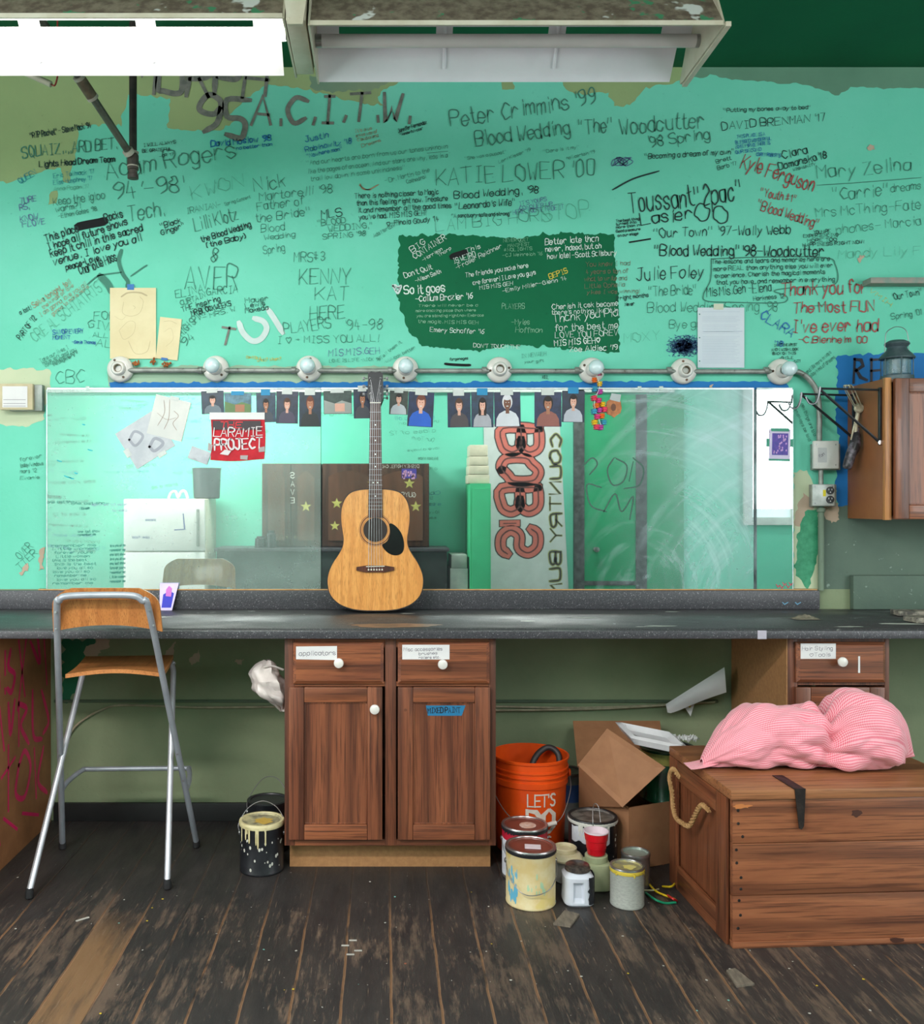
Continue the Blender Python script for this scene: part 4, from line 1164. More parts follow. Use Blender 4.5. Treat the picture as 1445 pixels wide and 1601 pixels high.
# red poster
pr = thing('theatre_poster', 'red cloth poster with white hand lettering taped on the left mirror', 'poster', (PX(370,MY), MY, PZ(682,MY)))
y = MY-.0045; RED = mat('red_felt', (196,34,48), (176,28,42), 20, rough=.8)
b = B().grid(lambda i, j: Vector((PX(329+84*i+2*math.sin(j*3), y), y-.0015*math.sin(i*9)*math.sin(j*5), PZ(719-66*j+2*math.sin(i*4), y))), 14, 10)
obj('cloth', b, RED, pr)
b = B(); b.box(PX(328,y), y-.0035, PZ(656,y), PX(414,y), y-.0022, PZ(645,y)); obj('top_band', b, PAPER, pr, smooth=False, label='white paper band')
rt.seed(2); b = B(); g = lambda a, c: (PX(a,y), y-.0042, PZ(c,y))
b.add([g(333,658), g(408,658), g(408,672), g(333,672)], [(0,1,2,3)])
b.mi = 1; g2 = lambda a, c: (PX(a,y), y-.0050, PZ(c,y)); stroke_text(b, 'THE', 345, 669, 378, 669, 9, 2.8, g2, .15)
b.mi = 2; stroke_text(b, 'LARAMIE', 334, 683, 411, 681, 13, 2.6, g2, .2); stroke_text(b, 'PROJECT', 336, 704, 410, 700, 16, 3, g2, .2)
b.mi = 2; b.add([g2(344,710), g2(352,703), g2(362,705), g2(357,712)], [(0,1,2,3)])
obj('lettering', b, [flat('charcoal_paint', (60,48,54)), flat('bright_red_letters', (226,32,44)), flat('poster_white', (224,214,216))], pr, smooth=False)
b = B(); b.add([g(326,692), g(333,696), g(331,706), g(325,704)], [(0,1,2,3)]); b.add([g(376,712), g(388,712), g(387,719), g(376,718)], [(0,1,2,3)]); b.add([g(404,700), g(414,698), g(414,706), g(405,707)], [(0,1,2,3)])
obj('tape', b, flat('grey_clear_tape', (170,160,160)), pr, smooth=False)
# dried clusters pinned under the tan sheets
for k, (u, v, lb) in enumerate(((213,568,'left'), (240,566,'middle'), (262,569,'right'))):
    b = B(); r4 = random.Random(k)
    for _ in range(16):
        c = Vector((r4.gauss(0,.006), -abs(r4.gauss(0,.005)), r4.gauss(0,.006)))
        b.lathe([(0,-.005), (.0045,-.002), (.005,.001), (.003,.005), (0,.006)], Vector((PX(u,3.96), 3.958, PZ(v,3.96)))+c, 'z', 6)
    one('dried_flower', b, mat('dried_orange_flower', (176,104,48), (130,72,34), 120, rough=.8), {'left':'dried orange flower head just right of the leftmost lampholder', 'middle':'dried orange flower head under the large tan drawing', 'right':'dried orange flower head under the small slanted tan sheet'}[lb], 'dried flower', 'dried flower heads under the drawings')
# paper garland and badge
gl = thing('paper_garland', 'colourful tissue paper garland hanging beside the sixth lampholder', 'garland', (PX(938,3.93), 3.93, PZ(590,3.93)))
GC = [(228,70,140),(240,120,40),(238,196,40),(70,170,200),(196,80,170),(240,80,110)]
b = B().tube([(PX(930,3.9),3.92,PZ(578,3.9)), (PX(940,3.9),3.925,PZ(602,3.9)), (PX(932,3.9),3.93,PZ(630,3.9)), (PX(944,3.9),3.93,PZ(668,3.9))], .0015, 6, sm=5); obj('string', b, PAPER, gl)
for k, (u, v) in enumerate(((936,583),(930,594),(938,600),(931,608),(939,612),(930,622),(937,626),(934,634),(943,632),(930,643),(938,641),(946,640),(935,651),(942,650),(931,660),(945,660),(940,668),(934,667))):
    b = B(); c = (PX(u,3.93), 3.932, PZ(v,3.93)); r4 = random.Random(k)
    b.lathe([(0,-.012), (.012,-.010), (.007,-.005), (.014,0), (.008,.004), (.013,.009), (0,.011)], c, 'z', 9)
    ax = random.Random(k).uniform(0, 3); 
    obj('tissue_puff', b, flat('tissue_%d' % (k % 6), GC[k % 6], .8), gl, angle=20)
bd = thing('leather_badge', 'tan leather badge hung by grey tape at the top of the middle mirror', 'badge', (PX(961,MY), MY, PZ(634,MY)))
y = MY-.001; b = B().prism([(949,628),(955,623),(963,625),(970,627),(972,638),(970,646),(965,649),(960,653),(956,650),(949,647),(947,638)], lambda a, c, d: (PX(a,y), y-d, PZ(c,y)), .003); obj('badge_body', b, mat('tan_leather', (190,122,74), (160,98,60), 50, rough=.6, bump=.2), bd)
b = B().add([(PX(a,y), y-.0045, PZ(c,y)) for a, c in ((956,615),(971,617),(969,629),(953,625))], [(0,1,2,3)]); obj('tape', b, flat('grey_tape_strip', (176,184,184)), bd, smooth=False)
b = B(); ell(b, lambda a, c, d: (PX(a,y), y-d, PZ(c,y)), 959, 637, 4, 6, .0036, 12); obj('stamped_mark', b, flat('dark_leather', (110,66,44)), bd, smooth=False)
# framed-in-tape photo on the narrow mirror
tp, f = simple('taped_photograph', 'purple and blue stage photograph with green tape on the narrow mirror strip', 'photograph', 1203, 671, 1236, 721, MY-.0022, -1, mat('lilac_paper', (206,196,220), (196,186,214), 8), None, None, [(-.85,.86,.85,1.06), (-1,-1.0,1,-.86), (-1.25,-.1,-1,.4), (1,-.1,1.25,.4)], flat('sea_green_tape', (60,150,124)))
b = B(); rect(b, f, -.74, -.62, .78, .74, .0012); b.mi = 1; r4 = random.Random(2)
for _ in range(26): ell(b, f, r4.uniform(-.6,.65), r4.uniform(-.5,.6), .07, .07, .0016, 7)
obj('print', b, [mat('indigo_photo', (56,52,140), (90,60,160), 60), flat('lilac_dots', (206,160,220))], tp, smooth=False)
tilt = R(12)
st = thing('standing_photograph', 'blue and purple photograph leaning on the backsplash behind the stool', 'photograph', (PX(262,3.9), 3.925, .9065))
def lean(a, c, d): zz = (c)*.115; return (PX(262,3.9)+a*.040-(1-c)*.006*a, 3.900+.033*c-d, .9065+zz*math.cos(tilt))
b = B(); b.prism([(-1,0),(.55,0),(1,1),(-1,1)], lean, .0006); obj('print', b, flat('lavender_print', (190,176,226), .3), st, smooth=False)
b = B(); b.prism([(-.75,.10),(.4,.10),(.6,.62),(.1,.72),(-.6,.58)], lambda a, c, d: lean(a, c, .0012+d), .0002); b.mi = 1; b.prism([(-.3,.52),(.3,.5),(.35,.8),(0,.9),(-.3,.76)], lambda a, c, d: lean(a, c, .0016+d), .0002)
obj('figure_print', b, [flat('royal_blue_print', (30,40,190)), flat('pink_print', (206,110,200))], st, smooth=False)

# ------------------------------------------------------------------ guitar, modelled upright then leaned back
G = thing('acoustic_guitar', 'natural top acoustic guitar standing on the worktop against the mirror', 'guitar', (PX(587,3.82), 3.810, .9062))
Gr = R(-3.2)
half = [(0,0),(.05,.001),(.10,.008),(.15,.028),(.185,.062),(.198,.105),(.196,.15),(.178,.195),(.152,.235),(.136,.268),(.133,.30),(.138,.335),(.143,.375),(.142,.42),(.130,.46),(.105,.49),(.07,.502),(.03,.506),(0,.507)]
hs = [(p.x, p.y) for p in catmull([(a, c, 0) for a, c in half], 4)]
outl = hs + [(-a, c) for a, c in reversed(hs[1:-1])]
def gq(x, z, y): return Vector((x, y, z))
cg, sg = math.cos(Gr), math.sin(Gr)
def gpt(x, z, y):   # lean about the bottom edge
    return (x, y*cg - z*sg*1.0, z*cg + y*sg + .007)
def gobj(name, b, m, par=G, **k): return obj(name, b, m, par, world=False, **k)
SPR = wood('spruce_top', (226,164,92), (216,150,78), (196,128,62), 'z', 14, .3, .05, .5)
MAH = wood('mahogany_side', (96,46,28), (74,34,22), (50,24,18), 'z', 8, .35, .1, .4)
b = B().prism(outl, lambda a, c, d: gpt(a*.995, .002+c*.992, .004+d), .092); gobj('body', b, MAH)
b = B().prism(outl, lambda a, c, d: gpt(a, c, d), .0035); gobj('soundboard', b, SPR, label='pale spruce front')
b = B().grid(lambda i, j: Vector(gpt(*[q for q in (lambda p, s: (p[0]*s, .25+(p[1]-.25)*s, -.0006))(outl[int(i*len(outl)) % len(outl)], (1.0, .985)[int(j)])])), len(outl), 1, cu=True); gobj('binding', b, flat('black_binding', (40,30,26)), smooth=False)
SZ = .335
def disc(z, r, y, n=40): return [gpt(r*math.cos(6.2832*i/n), z+r*math.sin(6.2832*i/n), y) for i in range(n)]
def ring(b, z, r0, r1, y, n=40): b.add(disc(z,r0,y,n)+disc(z,r1,y,n), [(i,(i+1)%n,n+(i+1)%n,n+i) for i in range(n)])
b = B().add(disc(SZ, .050, -.0006), [tuple(range(40))]); gobj('sound_hole', b, flat('hollow_dark', (34,20,14)), smooth=False)
b = B(); ring(b, SZ, .053, .0545, -.0007); ring(b, SZ, .059, .064, -.0007); ring(b, SZ, .0665, .068, -.0007); gobj('rosette', b, flat('rosette_brown', (110,66,38)), smooth=False)
pg = [(.022,.285),(.042,.300),(.055,.335),(.052,.372),(.075,.365),(.100,.335),(.112,.295),(.108,.258),(.088,.243),(.060,.245),(.035,.262)]
pg = [(p.x, p.y) for p in catmull([(a, c, 0) for a, c in pg], 4, True)]
b = B().prism(pg, lambda a, c, d: gpt(a+.006, c-.012, -.0008-d), .001); gobj('pickguard', b, flat('black_pickguard', (18,18,20), .2))
b = B().prism([(-.078,.168),(-.04,.160),(.04,.160),(.078,.168),(.078,.182),(.04,.188),(-.04,.188),(-.078,.182)], lambda a, c, d: gpt(a, c, -.0008-d), .008); br = gobj('bridge', b, MAH)
b = B().prism([(-.038,.182),(.038,.184),(.038,.187),(-.038,.185)], lambda a, c, d: gpt(a, c, -.009-d), .003)
for k in range(6):
    c = gpt(-.028+.0112*k, .171, -.009); b.lathe([(.003,0),(.0035,.003),(0,.005)], c, 'y', 10)
gobj('saddle_pins', b, flat('bone', (228,222,206), .3), br)
NZ = .505; NT_ = .862
b = B().prism([(-.030,.385),(.030,.385),(.0225,NT_),(-.0225,NT_)], lambda a, c, d: gpt(a, c, -.001-d), .007); fb = gobj('fingerboard', b, wood('rosewood', (92,54,40), (70,42,32), (46,28,22), 'z', 12, .4, .1))
b = B().prism([(-.028,.50),(.028,.50),(.0215,NT_),(-.0215,NT_)], lambda a, c, d: gpt(a, c, -.0005+d), .018); gobj('neck', b, MAH)
b = B(); sc = NT_-.178
for k in range(1, 19):
    z = NT_-sc*(1-2**(-k/12)); w = .0225+(NT_-z)/(NT_-.385)*.0075
    b.box(-w, -.0015, z-.0006, w, 0, z+.0006); 
b.v = [Vector(gpt(v.x, v.z, -.0078+v.y)) for v in b.v]; gobj('frets', b, STEEL, fb, smooth=False)
b = B()
for k in (3,5,7,9,12,15):
    z = NT_-sc*(1-2**(-(k-.5)/12))
    for dx in ((-.009,.009) if k == 12 else (0,)): b.add([gpt(dx+.003*math.cos(6.28*i/10), z+.003*math.sin(6.28*i/10), -.0084) for i in range(10)], [tuple(range(10))])
gobj('inlay_dots', b, flat('pearl', (226,226,220), .2), fb, smooth=False)
b = B().prism([(-.0225,NT_+.002),(.0225,NT_+.002),(.034,NT_+.03),(.031,NT_+.125),(.018,NT_+.135),(0,NT_+.131),(-.018,NT_+.135),(-.031,NT_+.125),(-.034,NT_+.03)], lambda a, c, d: gpt(a, c, .004+d*.0-(-d)), .014); hd = gobj('headstock', b, flat('black_headstock', (24,22,24), .25))
b = B().prism([(-.0225,NT_-.001),(.0225,NT_-.001),(.0225,NT_+.003),(-.0225,NT_+.003)], lambda a, c, d: gpt(a, c, -.010+d), .012); gobj('nut', b, flat('bone', (228,222,206), .3))
for s in (-1, 1):
    for k in range(3):
        b = B().lathe([(.005,0),(.005,.004),(.003,.005),(.003,.010),(0,.011)], gpt(s*.022, NT_+.04+.033*k, .004), 'y', 12)
        o1 = gpt(s*.033, NT_+.04+.033*k, .012); o2 = gpt(s*.043, NT_+.04+.033*k, .012)
        b.tube([o1, o2], .002, 8); p = Vector(gpt(s*.049, NT_+.04+.033*k, .012)); b.box(p.x-.005, p.y-.003, p.z-.0065, p.x+.005, p.y+.003, p.z+.0065, .002)
        gobj('tuning_peg', b, mat('dull_peg_metal', (120,120,122), rough=.4, metal=.8), hd)
b = B()
for k in range(6):
    x0, x1 = -.028+.0112*k, -.018+.0072*k; r_ = .00045+.00012*(5-k)
    b.tube([gpt(x0, .172, -.0125), gpt(x1, NT_, -.0115), gpt((-1 if k < 3 else 1)*.020, NT_+.045+.03*(k if k < 3 else 5-k)*.9, -.002)], r_, 6)
gobj('strings', b, STEEL)
# ------------------------------------------------------------------ folding bar stool
ST = thing('bar_stool', 'folding bar stool with beech seat and grey tube frame facing the worktop', 'stool', (-1.0,3.4,0))
TUBE = mat('silver_grey_enamel', (160,166,174), (146,152,160), 10, rough=.35, metal=.25)
TUBE2 = mat('bright_silver_tube', (186,190,196), (170,174,180), 10, rough=.28, metal=.4)
BEECH = wood('beech_ply', (198,132,72), (186,120,62), (166,100,50), 'z', 9, .4, .05, .25)
BEECHX = wood('beech_ply_seat', (196,130,74), (184,118,64), (160,98,52), 'y', 9, .4, .05, .25)
L0, L1 = Vector((-1.262,3.640,.022)), Vector((-1.103,3.128,1.000)); R0, R1 = Vector((-.739,3.656,.022)), Vector((-.775,3.128,1.000))
top = 1.048
Rm = R0.lerp(Vector((-.790,3.16,.93)), .5)
b = B().tube([L0, L0.lerp(L1,.33), L0.lerp(L1,.66), L1, (-1.088,3.108,1.032), (-1.060,3.100,top), (-.95,3.098,top+.004), (-.84,3.098,top+.002), (-.808,3.104,1.032), (-.792,3.125,1.000), R0.lerp(Vector((-.792,3.125,1.0)),.66), R0.lerp(Vector((-.792,3.125,1.0)),.33), R0], .0115, 14, sm=6)
obj('back_frame', b, TUBE, ST)
F0, F1 = Vector((-1.218,3.185,.024)), Vector((-1.168,3.60,.700)); F2, F3 = Vector((-.762,3.262,.024)), Vector((-.826,3.64,.700))
for a, c in ((F0,F1),(F2,F3)):
    b = B().tube([a, c], .0112, 14); obj('leg', b, TUBE2, ST)
b = B().tube([F1, (-1.165,3.615,.722), (-1.150,3.625,.730), (-.860,3.655,.730), (-.836,3.65,.722), F3], .0108, 12, sm=4); obj('seat_support', b, TUBE2, ST)
def sea(i, j, dz=0):
    u = i; v = j
    p = (Vector((-1.120,3.26,0))*(1-u)+Vector((-.782,3.28,0))*u)*(1-v) + (Vector((-1.172,3.640,0))*(1-u)+Vector((-.832,3.668,0))*u)*v
    z = .757 - .012*math.sin(math.pi*u)*0 + .006*math.sin(math.pi*u)*(1-v) - .020*max(0, .12-v)/.12*0 - .012*(1 if v < 0 else 0)
    z += .008*math.sin(math.pi*v)*-1 + .010*math.sin(math.pi*u)*(1-v)**2
    return Vector((p.x, p.y, z+dz))
b = B(); N1, N2 = 16, 12
b.grid(lambda i, j: sea(i, j), N1, N2); b.grid(lambda i, j: sea(i, j, -.014), N1, N2)
edge = [(i/N1,0) for i in range(N1+1)]+[(1,j/N2) for j in range(1,N2+1)]+[(1-i/N1,1) for i in range(1,N1+1)]+[(0,1-j/N2) for j in range(1,N2)]
n = len(edge); b.add([sea(*e) for e in edge]+[sea(e[0],e[1],-.014) for e in edge], [(k,(k+1)%n,n+(k+1)%n,n+k) for k in range(n)])
obj('seat', b, BEECHX, ST)
# curved backrest: rounded outline bent about a vertical axis
bo = [(-.178,.0),(-.165,-.004),(-.10,.012),(0,.022),(.10,.012),(.165,-.004),(.178,.0),(.186,.012),(.183,.05),(.172,.10),(.150,.132),(.115,.145),(.0,.150),(-.115,.145),(-.150,.132),(-.172,.10),(-.183,.05),(-.186,.012)]
bo = [(p.x, p.y) for p in catmull([(a, c, 0) for a, c in bo], 3, True)]
def backp(a, c, d):
    t = Vector((-.943+a, 3.128+.010-.0*c+.05*(a/.19)**2*-.35 - .50*c*.52*.4 + d, .925+c)); return t
yb0 = 3.138
def backp(a, c, d): return Vector((-.942+a, 3.163-.28*c*.9 + .012*(1-(a/.186)**2) + d, .922+c))
b = B()
M_ = 20
rows = []
def half_w(c):   # outline half width at height c
    t = c/.150
    return .186-.006*t if t < .55 else .182-.067*((t-.55)/.45)**2.6
def low(a): return .020*(1-(a/.18)**2)
def bp(i, j, d): 
    c = j*.150; 
    w = half_w(c); a = (2*i-1)*w; c2 = max(c, 0)*(1-low(a)/.150)+low(a)
    return backp(a, c2, d)
b.grid(lambda i, j: bp(i, j, 0), M_, 14); b.grid(lambda i, j: bp(i, j, .011), M_, 14)
edge = [(i/M_,0) for i in range(M_+1)]+[(1,j/14) for j in range(1,15)]+[(1-i/M_,1) for i in range(1,M_+1)]+[(0,1-j/14) for j in range(1,14)]
n = len(edge); b.add([bp(*e, 0) for e in edge]+[bp(*e, .011) for e in edge], [(k,(k+1)%n,n+(k+1)%n,n+k) for k in range(n)])
obj('backrest', b, BEECH, ST)
q0 = L0.lerp(L1,.25); q1 = R0.lerp(Vector((-.792,3.125,1.0)),.25)
b = B().tube([q0, q0+Vector((.004,.06,.018)), q0+Vector((.03,.155,.035)), q0+Vector((.07,.17,.035)), q1+Vector((-.06,.17,.035)), q1+Vector((-.022,.155,.035)), q1+Vector((0,.06,.018)), q1], .0095, 12, sm=5); obj('footrest', b, TUBE, ST)
for p in (L0, R0, F0, F2):
    b = B().lathe([(.012,-.021), (.0145,-.019), (.0145,-.002), (.0125,.008), (.0118,.012)], p, 'z', 16); obj('rubber_foot', b, RUB, ST)
b = B()
for p in (L0.lerp(L1,.93), L0.lerp(L1,1.0)+Vector((.0,0,-.008)), Vector((-.785,3.117,1.0)), Vector((-.778,3.148,.945)), L0.lerp(L1,.42), R0.lerp(Vector((-.792,3.125,1.0)),.30), R0.lerp(Vector((-.792,3.125,1.0)),.42)):
    b.lathe([(.0045,0), (.004,.0025), (0,.003)], p+Vector((0,-.0112,0)), 'y', 10)
obj('rivets', b, STEEL, ST)

# ------------------------------------------------------------------ paint cans
def can(label, X, Y, r, h, body, lid, ring_=None, drips=None, handle=None, lidmark=None, name='paint_can', cat='paint can', extra=None, lidlabel=None):
    t = thing(name, label, cat, (X,Y,0))
    b = B().lathe([(r*.985,.0015), (r,.004), (r,.008), (r*.988,.010), (r*.988,h-.010), (r,h-.008), (r*1.012,h-.004), (r*1.012,h), (r*.93,h), (r*.93,h-.005)], (X,Y,0), 'z', 48)
    obj('can_body', b, body, t)
    b = B().lathe([(0,h-.0048), (r*.925,h-.0046), (r*.92,h+.0010), (r*.88,h+.0018), (r*.85,h+.0012), (r*.82,h-.003), (0,h-.003)], (X,Y,0), 'z', 48); obj('lid', b, lid, t)
    if ring_: b = B().lathe([(r*.88,h+.001), (r*.9,h+.0042), (r*1.0,h+.0042), (r*1.022,h), (r*1.02,h-.007), (r*1.004,h-.009)], (X,Y,0), 'z', 48, cap=False); obj('rim', b, ring_, t)
    if handle:
        kind, m = handle
        p0 = Vector((X-r*1.01,Y,h*.74)); p1 = Vector((X+r*1.01,Y,h*.74))
        if kind == 'up': pts = [p0, p0+Vector((-.004,.01,.03)), p0+Vector((r*.35,.03,h*.45)), Vector((X,Y+.035,h*1.32)), p1+Vector((-r*.35,.03,h*.45)), p1+Vector((.004,.01,.03)), p1]
        elif kind == 'back': pts = [p0, p0+Vector((0,.03,.04)), Vector((X-.03,Y+r*.8,h+.06)), Vector((X+.03,Y+r*.8,h+.06)), p1+Vector((0,.03,.04)), p1]
        else: pts = [p0, Vector((X-r*.95,Y-r*.50,h*.55)), Vector((X-r*.55,Y-r*1.08,h*.36)), Vector((X,Y-r*1.16,h*.32)), Vector((X+r*.6,Y-r*1.06,h*.42)), Vector((X+r*.98,Y-r*.42,h*.58)), p1]
        b = B().tube(pts, .0016, 8, sm=8); obj('wire_handle', b, m, t)
        b = B()
        for p, s in ((p0,-1),(p1,1)): b.lathe([(.009,0), (.009,.003*s), (.005,.006*s), (0,.007*s)], p+Vector((-.002*s,0,0)), 'x', 14)
        obj('handle_ear', b, m, t)
    if drips:
        m, ns, span, dl = drips; b = B(); r5 = random.Random(int(X*1000))
        for _ in range(ns):
            a = R(r5.uniform(*span)); L = r5.uniform(.2, 1)*dl; w = r5.uniform(.004, .008)
            nseg = 6; vs = []
            for k in range(nseg+1):
                z = h-.004-L*k/nseg; ww = w*(1.5 if k == 0 else 1 if k < nseg else .5); rr = r*1.001+.0012*(1 if k else 14*.7)
                rr = r*1.0+.0015 + (.0015 if k < 1 else 0)
                vs += [(X+rr*math.cos(a-ww/r/2), Y+rr*math.sin(a-ww/r/2), z), (X+(rr+.001)*math.cos(a), Y+(rr+.001)*math.sin(a), z), (X+rr*math.cos(a+ww/r/2), Y+rr*math.sin(a+ww/r/2), z)]
            b.add(vs, [(3*k+q, 3*k+q+1, 3*k+q+4, 3*k+q+3) for k in range(nseg) for q in (0,1)])
        b.lathe([(r*1.01,h-.014), (r*1.028,h-.010), (r*1.026,h-.002), (r*1.0,h+.003)], (X,Y,0), 'z', 40, cap=False)
        obj('paint_drips', b, m, t)
    if lidmark:
        m, kind = lidmark; b = B()
        if kind == 'rect': M = Matrix.Translation((X+.006,Y-.008,h)) @ Matrix.Rotation(R(-8), 4, 'Z'); b.box(-.027,-.018,-.002,.027,.018,.0005, M=M)
        elif kind == 'round': b.lathe([(.030,-.002), (.030,.0005), (0,.0005)], (X+.01,Y-.008,h), 'z', 24)
        else: blob(b, X+r*.1, Y-.005, h-.0015, r*.40, r*.34, r*90, 30)
        obj('lid_mark', b, m, t, smooth=False, label=lidlabel)
    if extra: extra(t, X, Y, r, h)
    return t
def wrap(t, X, Y, r, z0, z1, a0, a1, m, name='label_band', label=None, seed=None):
    b = B(); f = lambda i, j: Vector((X+r*math.cos(R(a0+(a1-a0)*i)), Y+r*math.sin(R(a0+(a1-a0)*i)), z0+(z1-z0)*j + (0 if seed is None else .010*noise.noise(Vector((i*6, j*2, seed))))))
    b.grid(f, 24, 3); return obj(name, b, m, t, label=label)
def splat(t, X, Y, r, zs, a_s, m, n, seed, sz=.004, name='paint_splatter', el=1.5):
    b = B(); r6 = random.Random(seed)
    for _ in range(n):
        a = R(r6.uniform(*a_s)); z = r6.uniform(*zs); s = r6.uniform(.3, 1)*sz; k = 8
        b.add([(X+r*math.cos(a+s*math.cos(6.28*i/k)/r), Y+r*math.sin(a+s*math.cos(6.28*i/k)/r), z+s*el*math.sin(6.28*i/k)) for i in range(k)], [tuple(range(k))])
    return obj(name, b, m, t, smooth=False)
WIRE = flat('thin_steel_wire', (150,150,150), .35, metal=.8)
IVORY = mat('ivory_paint', (214,204,160), (200,188,140), 30, rough=.4)
OLIDL = mat('dried_lid_paint', (112,106,84), (84,80,70), 40, rough=.5)
def x1(t, X, Y, r, h): splat(t, X, Y, r*.9895, (.02,.13), (205,345), flat('white_speck', (200,200,190)), 26, 3, .005)
can('black can with ivory drips on the floor left of the oak cabinet, nearer one', -.453, 3.445, .082, .182, BLKM, mat('smeared_ivory_lid', (190,182,140), (120,116,96), 30, rough=.5), IVORY, (IVORY, 11, (215,290), .075), ('up', WIRE), (mat('yellow_ivory_blot', (206,176,90), (196,160,70), 20), 'blob'), extra=x1)
can('black can tucked behind the drip-streaked black can by the oak cabinet', -.456, 3.66, .082, .190, BLKM, flat('dark_lid', (46,48,52), .4), None, None, ('back', WIRE))
REDL = mat('rust_red_lid', (120,62,50), (104,54,44), 20, rough=.35)
SIL = mat('tin', (176,176,176), (150,150,150), 20, rough=.28, metal=.85)
WHL = mat('white_printed_label', (206,208,214), (186,190,200), 40, rough=.5)
def x2(t, X, Y, r, h):
    wrap(t, X, Y, r*.992, .013, h-.040, 150, 390, WHL); wrap(t, X, Y, r*.993, h-.042, h-.014, 150, 390, flat('crimson_band', (176,26,50), .4), label='crimson stripe', seed=1)
    b = B(); yy = Y-r*.99
    for k in range(5): b.ribbon([(-34,40+k*9), (-22+k,40+k*9)], 1.6, lambda a, c: (X+r*.9945*math.sin(a*.032), Y-r*.9945*math.cos(a*.032), .15-c*.001))
    obj('print', b, flat('navy_print', (70,84,120)), t, smooth=False)
can('red and white can with a rust red lid, behind the cream can', .515, 3.385, .083, .186, SIL, REDL, SIL, (BLKM, 7, (190,350), .016), ('front', WIRE), (mat('pinkish_blot', (214,190,180), (196,150,130), 60), 'round'), extra=x2)
CREAMP = mat('cream_paint_coat', (214,202,160), (206,184,128), 14, rough=.5, bump=.15, spots=[((206,186,116), 9, .60), ((120,180,190), 17, .70)])
def x3(t, X, Y, r, h):
    splat(t, X, Y, r*.9905, (.03,.13), (200,235), flat('sky_blue_streak', (96,176,206)), 26, 6, .0045, el=4.5)
    splat(t, X, Y, r*.9905, (.06,.12), (250,300), flat('mint_streak', (170,206,170)), 14, 9, .004, el=4)
can('cream paint covered can with blue streaks, front left of the group of cans', .502, 3.165, .085, .190, CREAMP, REDL, SIL, (BLKM, 6, (180,360), .010), ('front', WIRE), (flat('pink_white_slip', (216,200,206)), 'rect'), extra=x3)
def x4(t, X, Y, r, h):
    wrap(t, X, Y, r*.992, h-.075, h-.018, 200, 300, WHL, seed=4, name='torn_label', label='torn white label'); splat(t, X, Y, r*.994, (.04,.15), (200,330), flat('white_speck', (200,200,190)), 16, 5, .005)
can('large black can with white spilled rim, behind the red cup', .781, 3.462, .090, .190, BLKM, mat('grey_smeared_lid', (126,122,116), (70,68,66), 26, rough=.35, metal=.2), BLKM, (mat('white_drips', (206,206,198)), 9, (200,330), .05), None, extra=x4)
b = B().tube([(.770,3.385,.150), (.762,3.372,.19), (.768,3.40,.235), (.780,3.42,.250), (.792,3.41,.235), (.790,3.37,.17), (.785,3.366,.13)], .0016, 8, sm=7)
obj('wire_handle', b, WIRE, [o for o in bpy.data.objects if o.get('label','').startswith('large black can')][0])
NEWS = mat('newsprint_wrap', (168,172,164), (150,154,148), 90, rough=.6, stretch=(1,1,3))
YEL = flat('yellow_paint', (214,190,70), .4)
can('small grey newsprint-covered can with yellow drips, front right of the group', .826, 3.145, .057, .128, NEWS, mat('yellow_smeared_lid', (176,168,110), (140,138,120), 30, rough=.4, metal=.3), SIL, (YEL, 5, (200,345), .022), None, (mat('pale_yellow_slip', (206,200,140), (214,196,90), 30), 'blob'))
can('small tin can with a shiny grey lid half hidden behind the newsprint-covered can', .897, 3.30, .050, .115, SIL, flat('pale_green_metal', (156,170,160), .3, metal=.4), SIL)
# jars and tubs
tb = thing('plastic_tub', 'cream lidded plastic tub behind the white jug', 'tub', (.660,3.335,0))
X, Y = .660, 3.335
b = B().lathe([(.040,.001), (.046,.006), (.048,.078), (.046,.080)], (X,Y,0), 'z', 32); obj('tub_body', b, mat('grey_white_tub', (150,150,144), (136,136,130), 20), tb)
b = B().lathe([(.047,.0805), (.058,.081), (.059,.087), (.050,.099), (.044,.103), (.0,.104)], (X,Y,0), 'z', 36); obj('lid', b, mat('cream_tub_lid', (200,192,160), (186,176,140), 30), tb)
b = B().lathe([(.042,.1042), (.043,.118), (.040,.120), (.037,.116), (.036,.108), (0,.108)], (X-.006,Y+.012,0), 'z', 32, cap=False); obj('spout_ring', b, mat('cream_tub_lid', (200,192,160)), tb)
pj = thing('plastic_jar', 'pale green square jar under the red cup', 'jar', (.752,3.278,0)); X, Y = .752, 3.278
def sq(s, z, rr=.4, n=28):
    out = []
    for k in range(n):
        a = 6.2832*k/n; c, d = math.cos(a), math.sin(a); q = (abs(c)**4+abs(d)**4)**-.25
        out.append((X+s*q*c*(1-.0)*.96, Y+s*q*d*.96, z))
    return out
def loftsq(b, prof, n=28):
    o = []; 
    for s, z in prof: o += sq(s, z, n=n)
    m = len(prof); b.add(o, [(i*n+k, i*n+(k+1)%n, (i+1)*n+(k+1)%n, (i+1)*n+k) for i in range(m-1) for k in range(n)]+[tuple(range(n)), tuple((m-1)*n+k for k in range(n))])
b = B(); loftsq(b, [(.045,.001), (.050,.006), (.050,.082), (.047,.092), (.038,.096)]); b.lathe([(.040,.097), (.040,.116), (.038,.118), (0,.118)], (X,Y,0), 'z', 30)
obj('jar_body', b, mat('pale_green_plastic', (168,176,140), (156,166,130), 20, rough=.35), pj)
cp = thing('plastic_cup', 'red plastic party cup standing on the pale green jar', 'cup', (X,Y,.1185))
b = B().lathe([(.029,.119), (.031,.121), (.033,.140), (.0345,.141), (.037,.168), (.039,.170), (.0425,.196), (.0415,.196), (.0355,.165), (.030,.124), (0,.123)], (X,Y,0), 'z', 40)
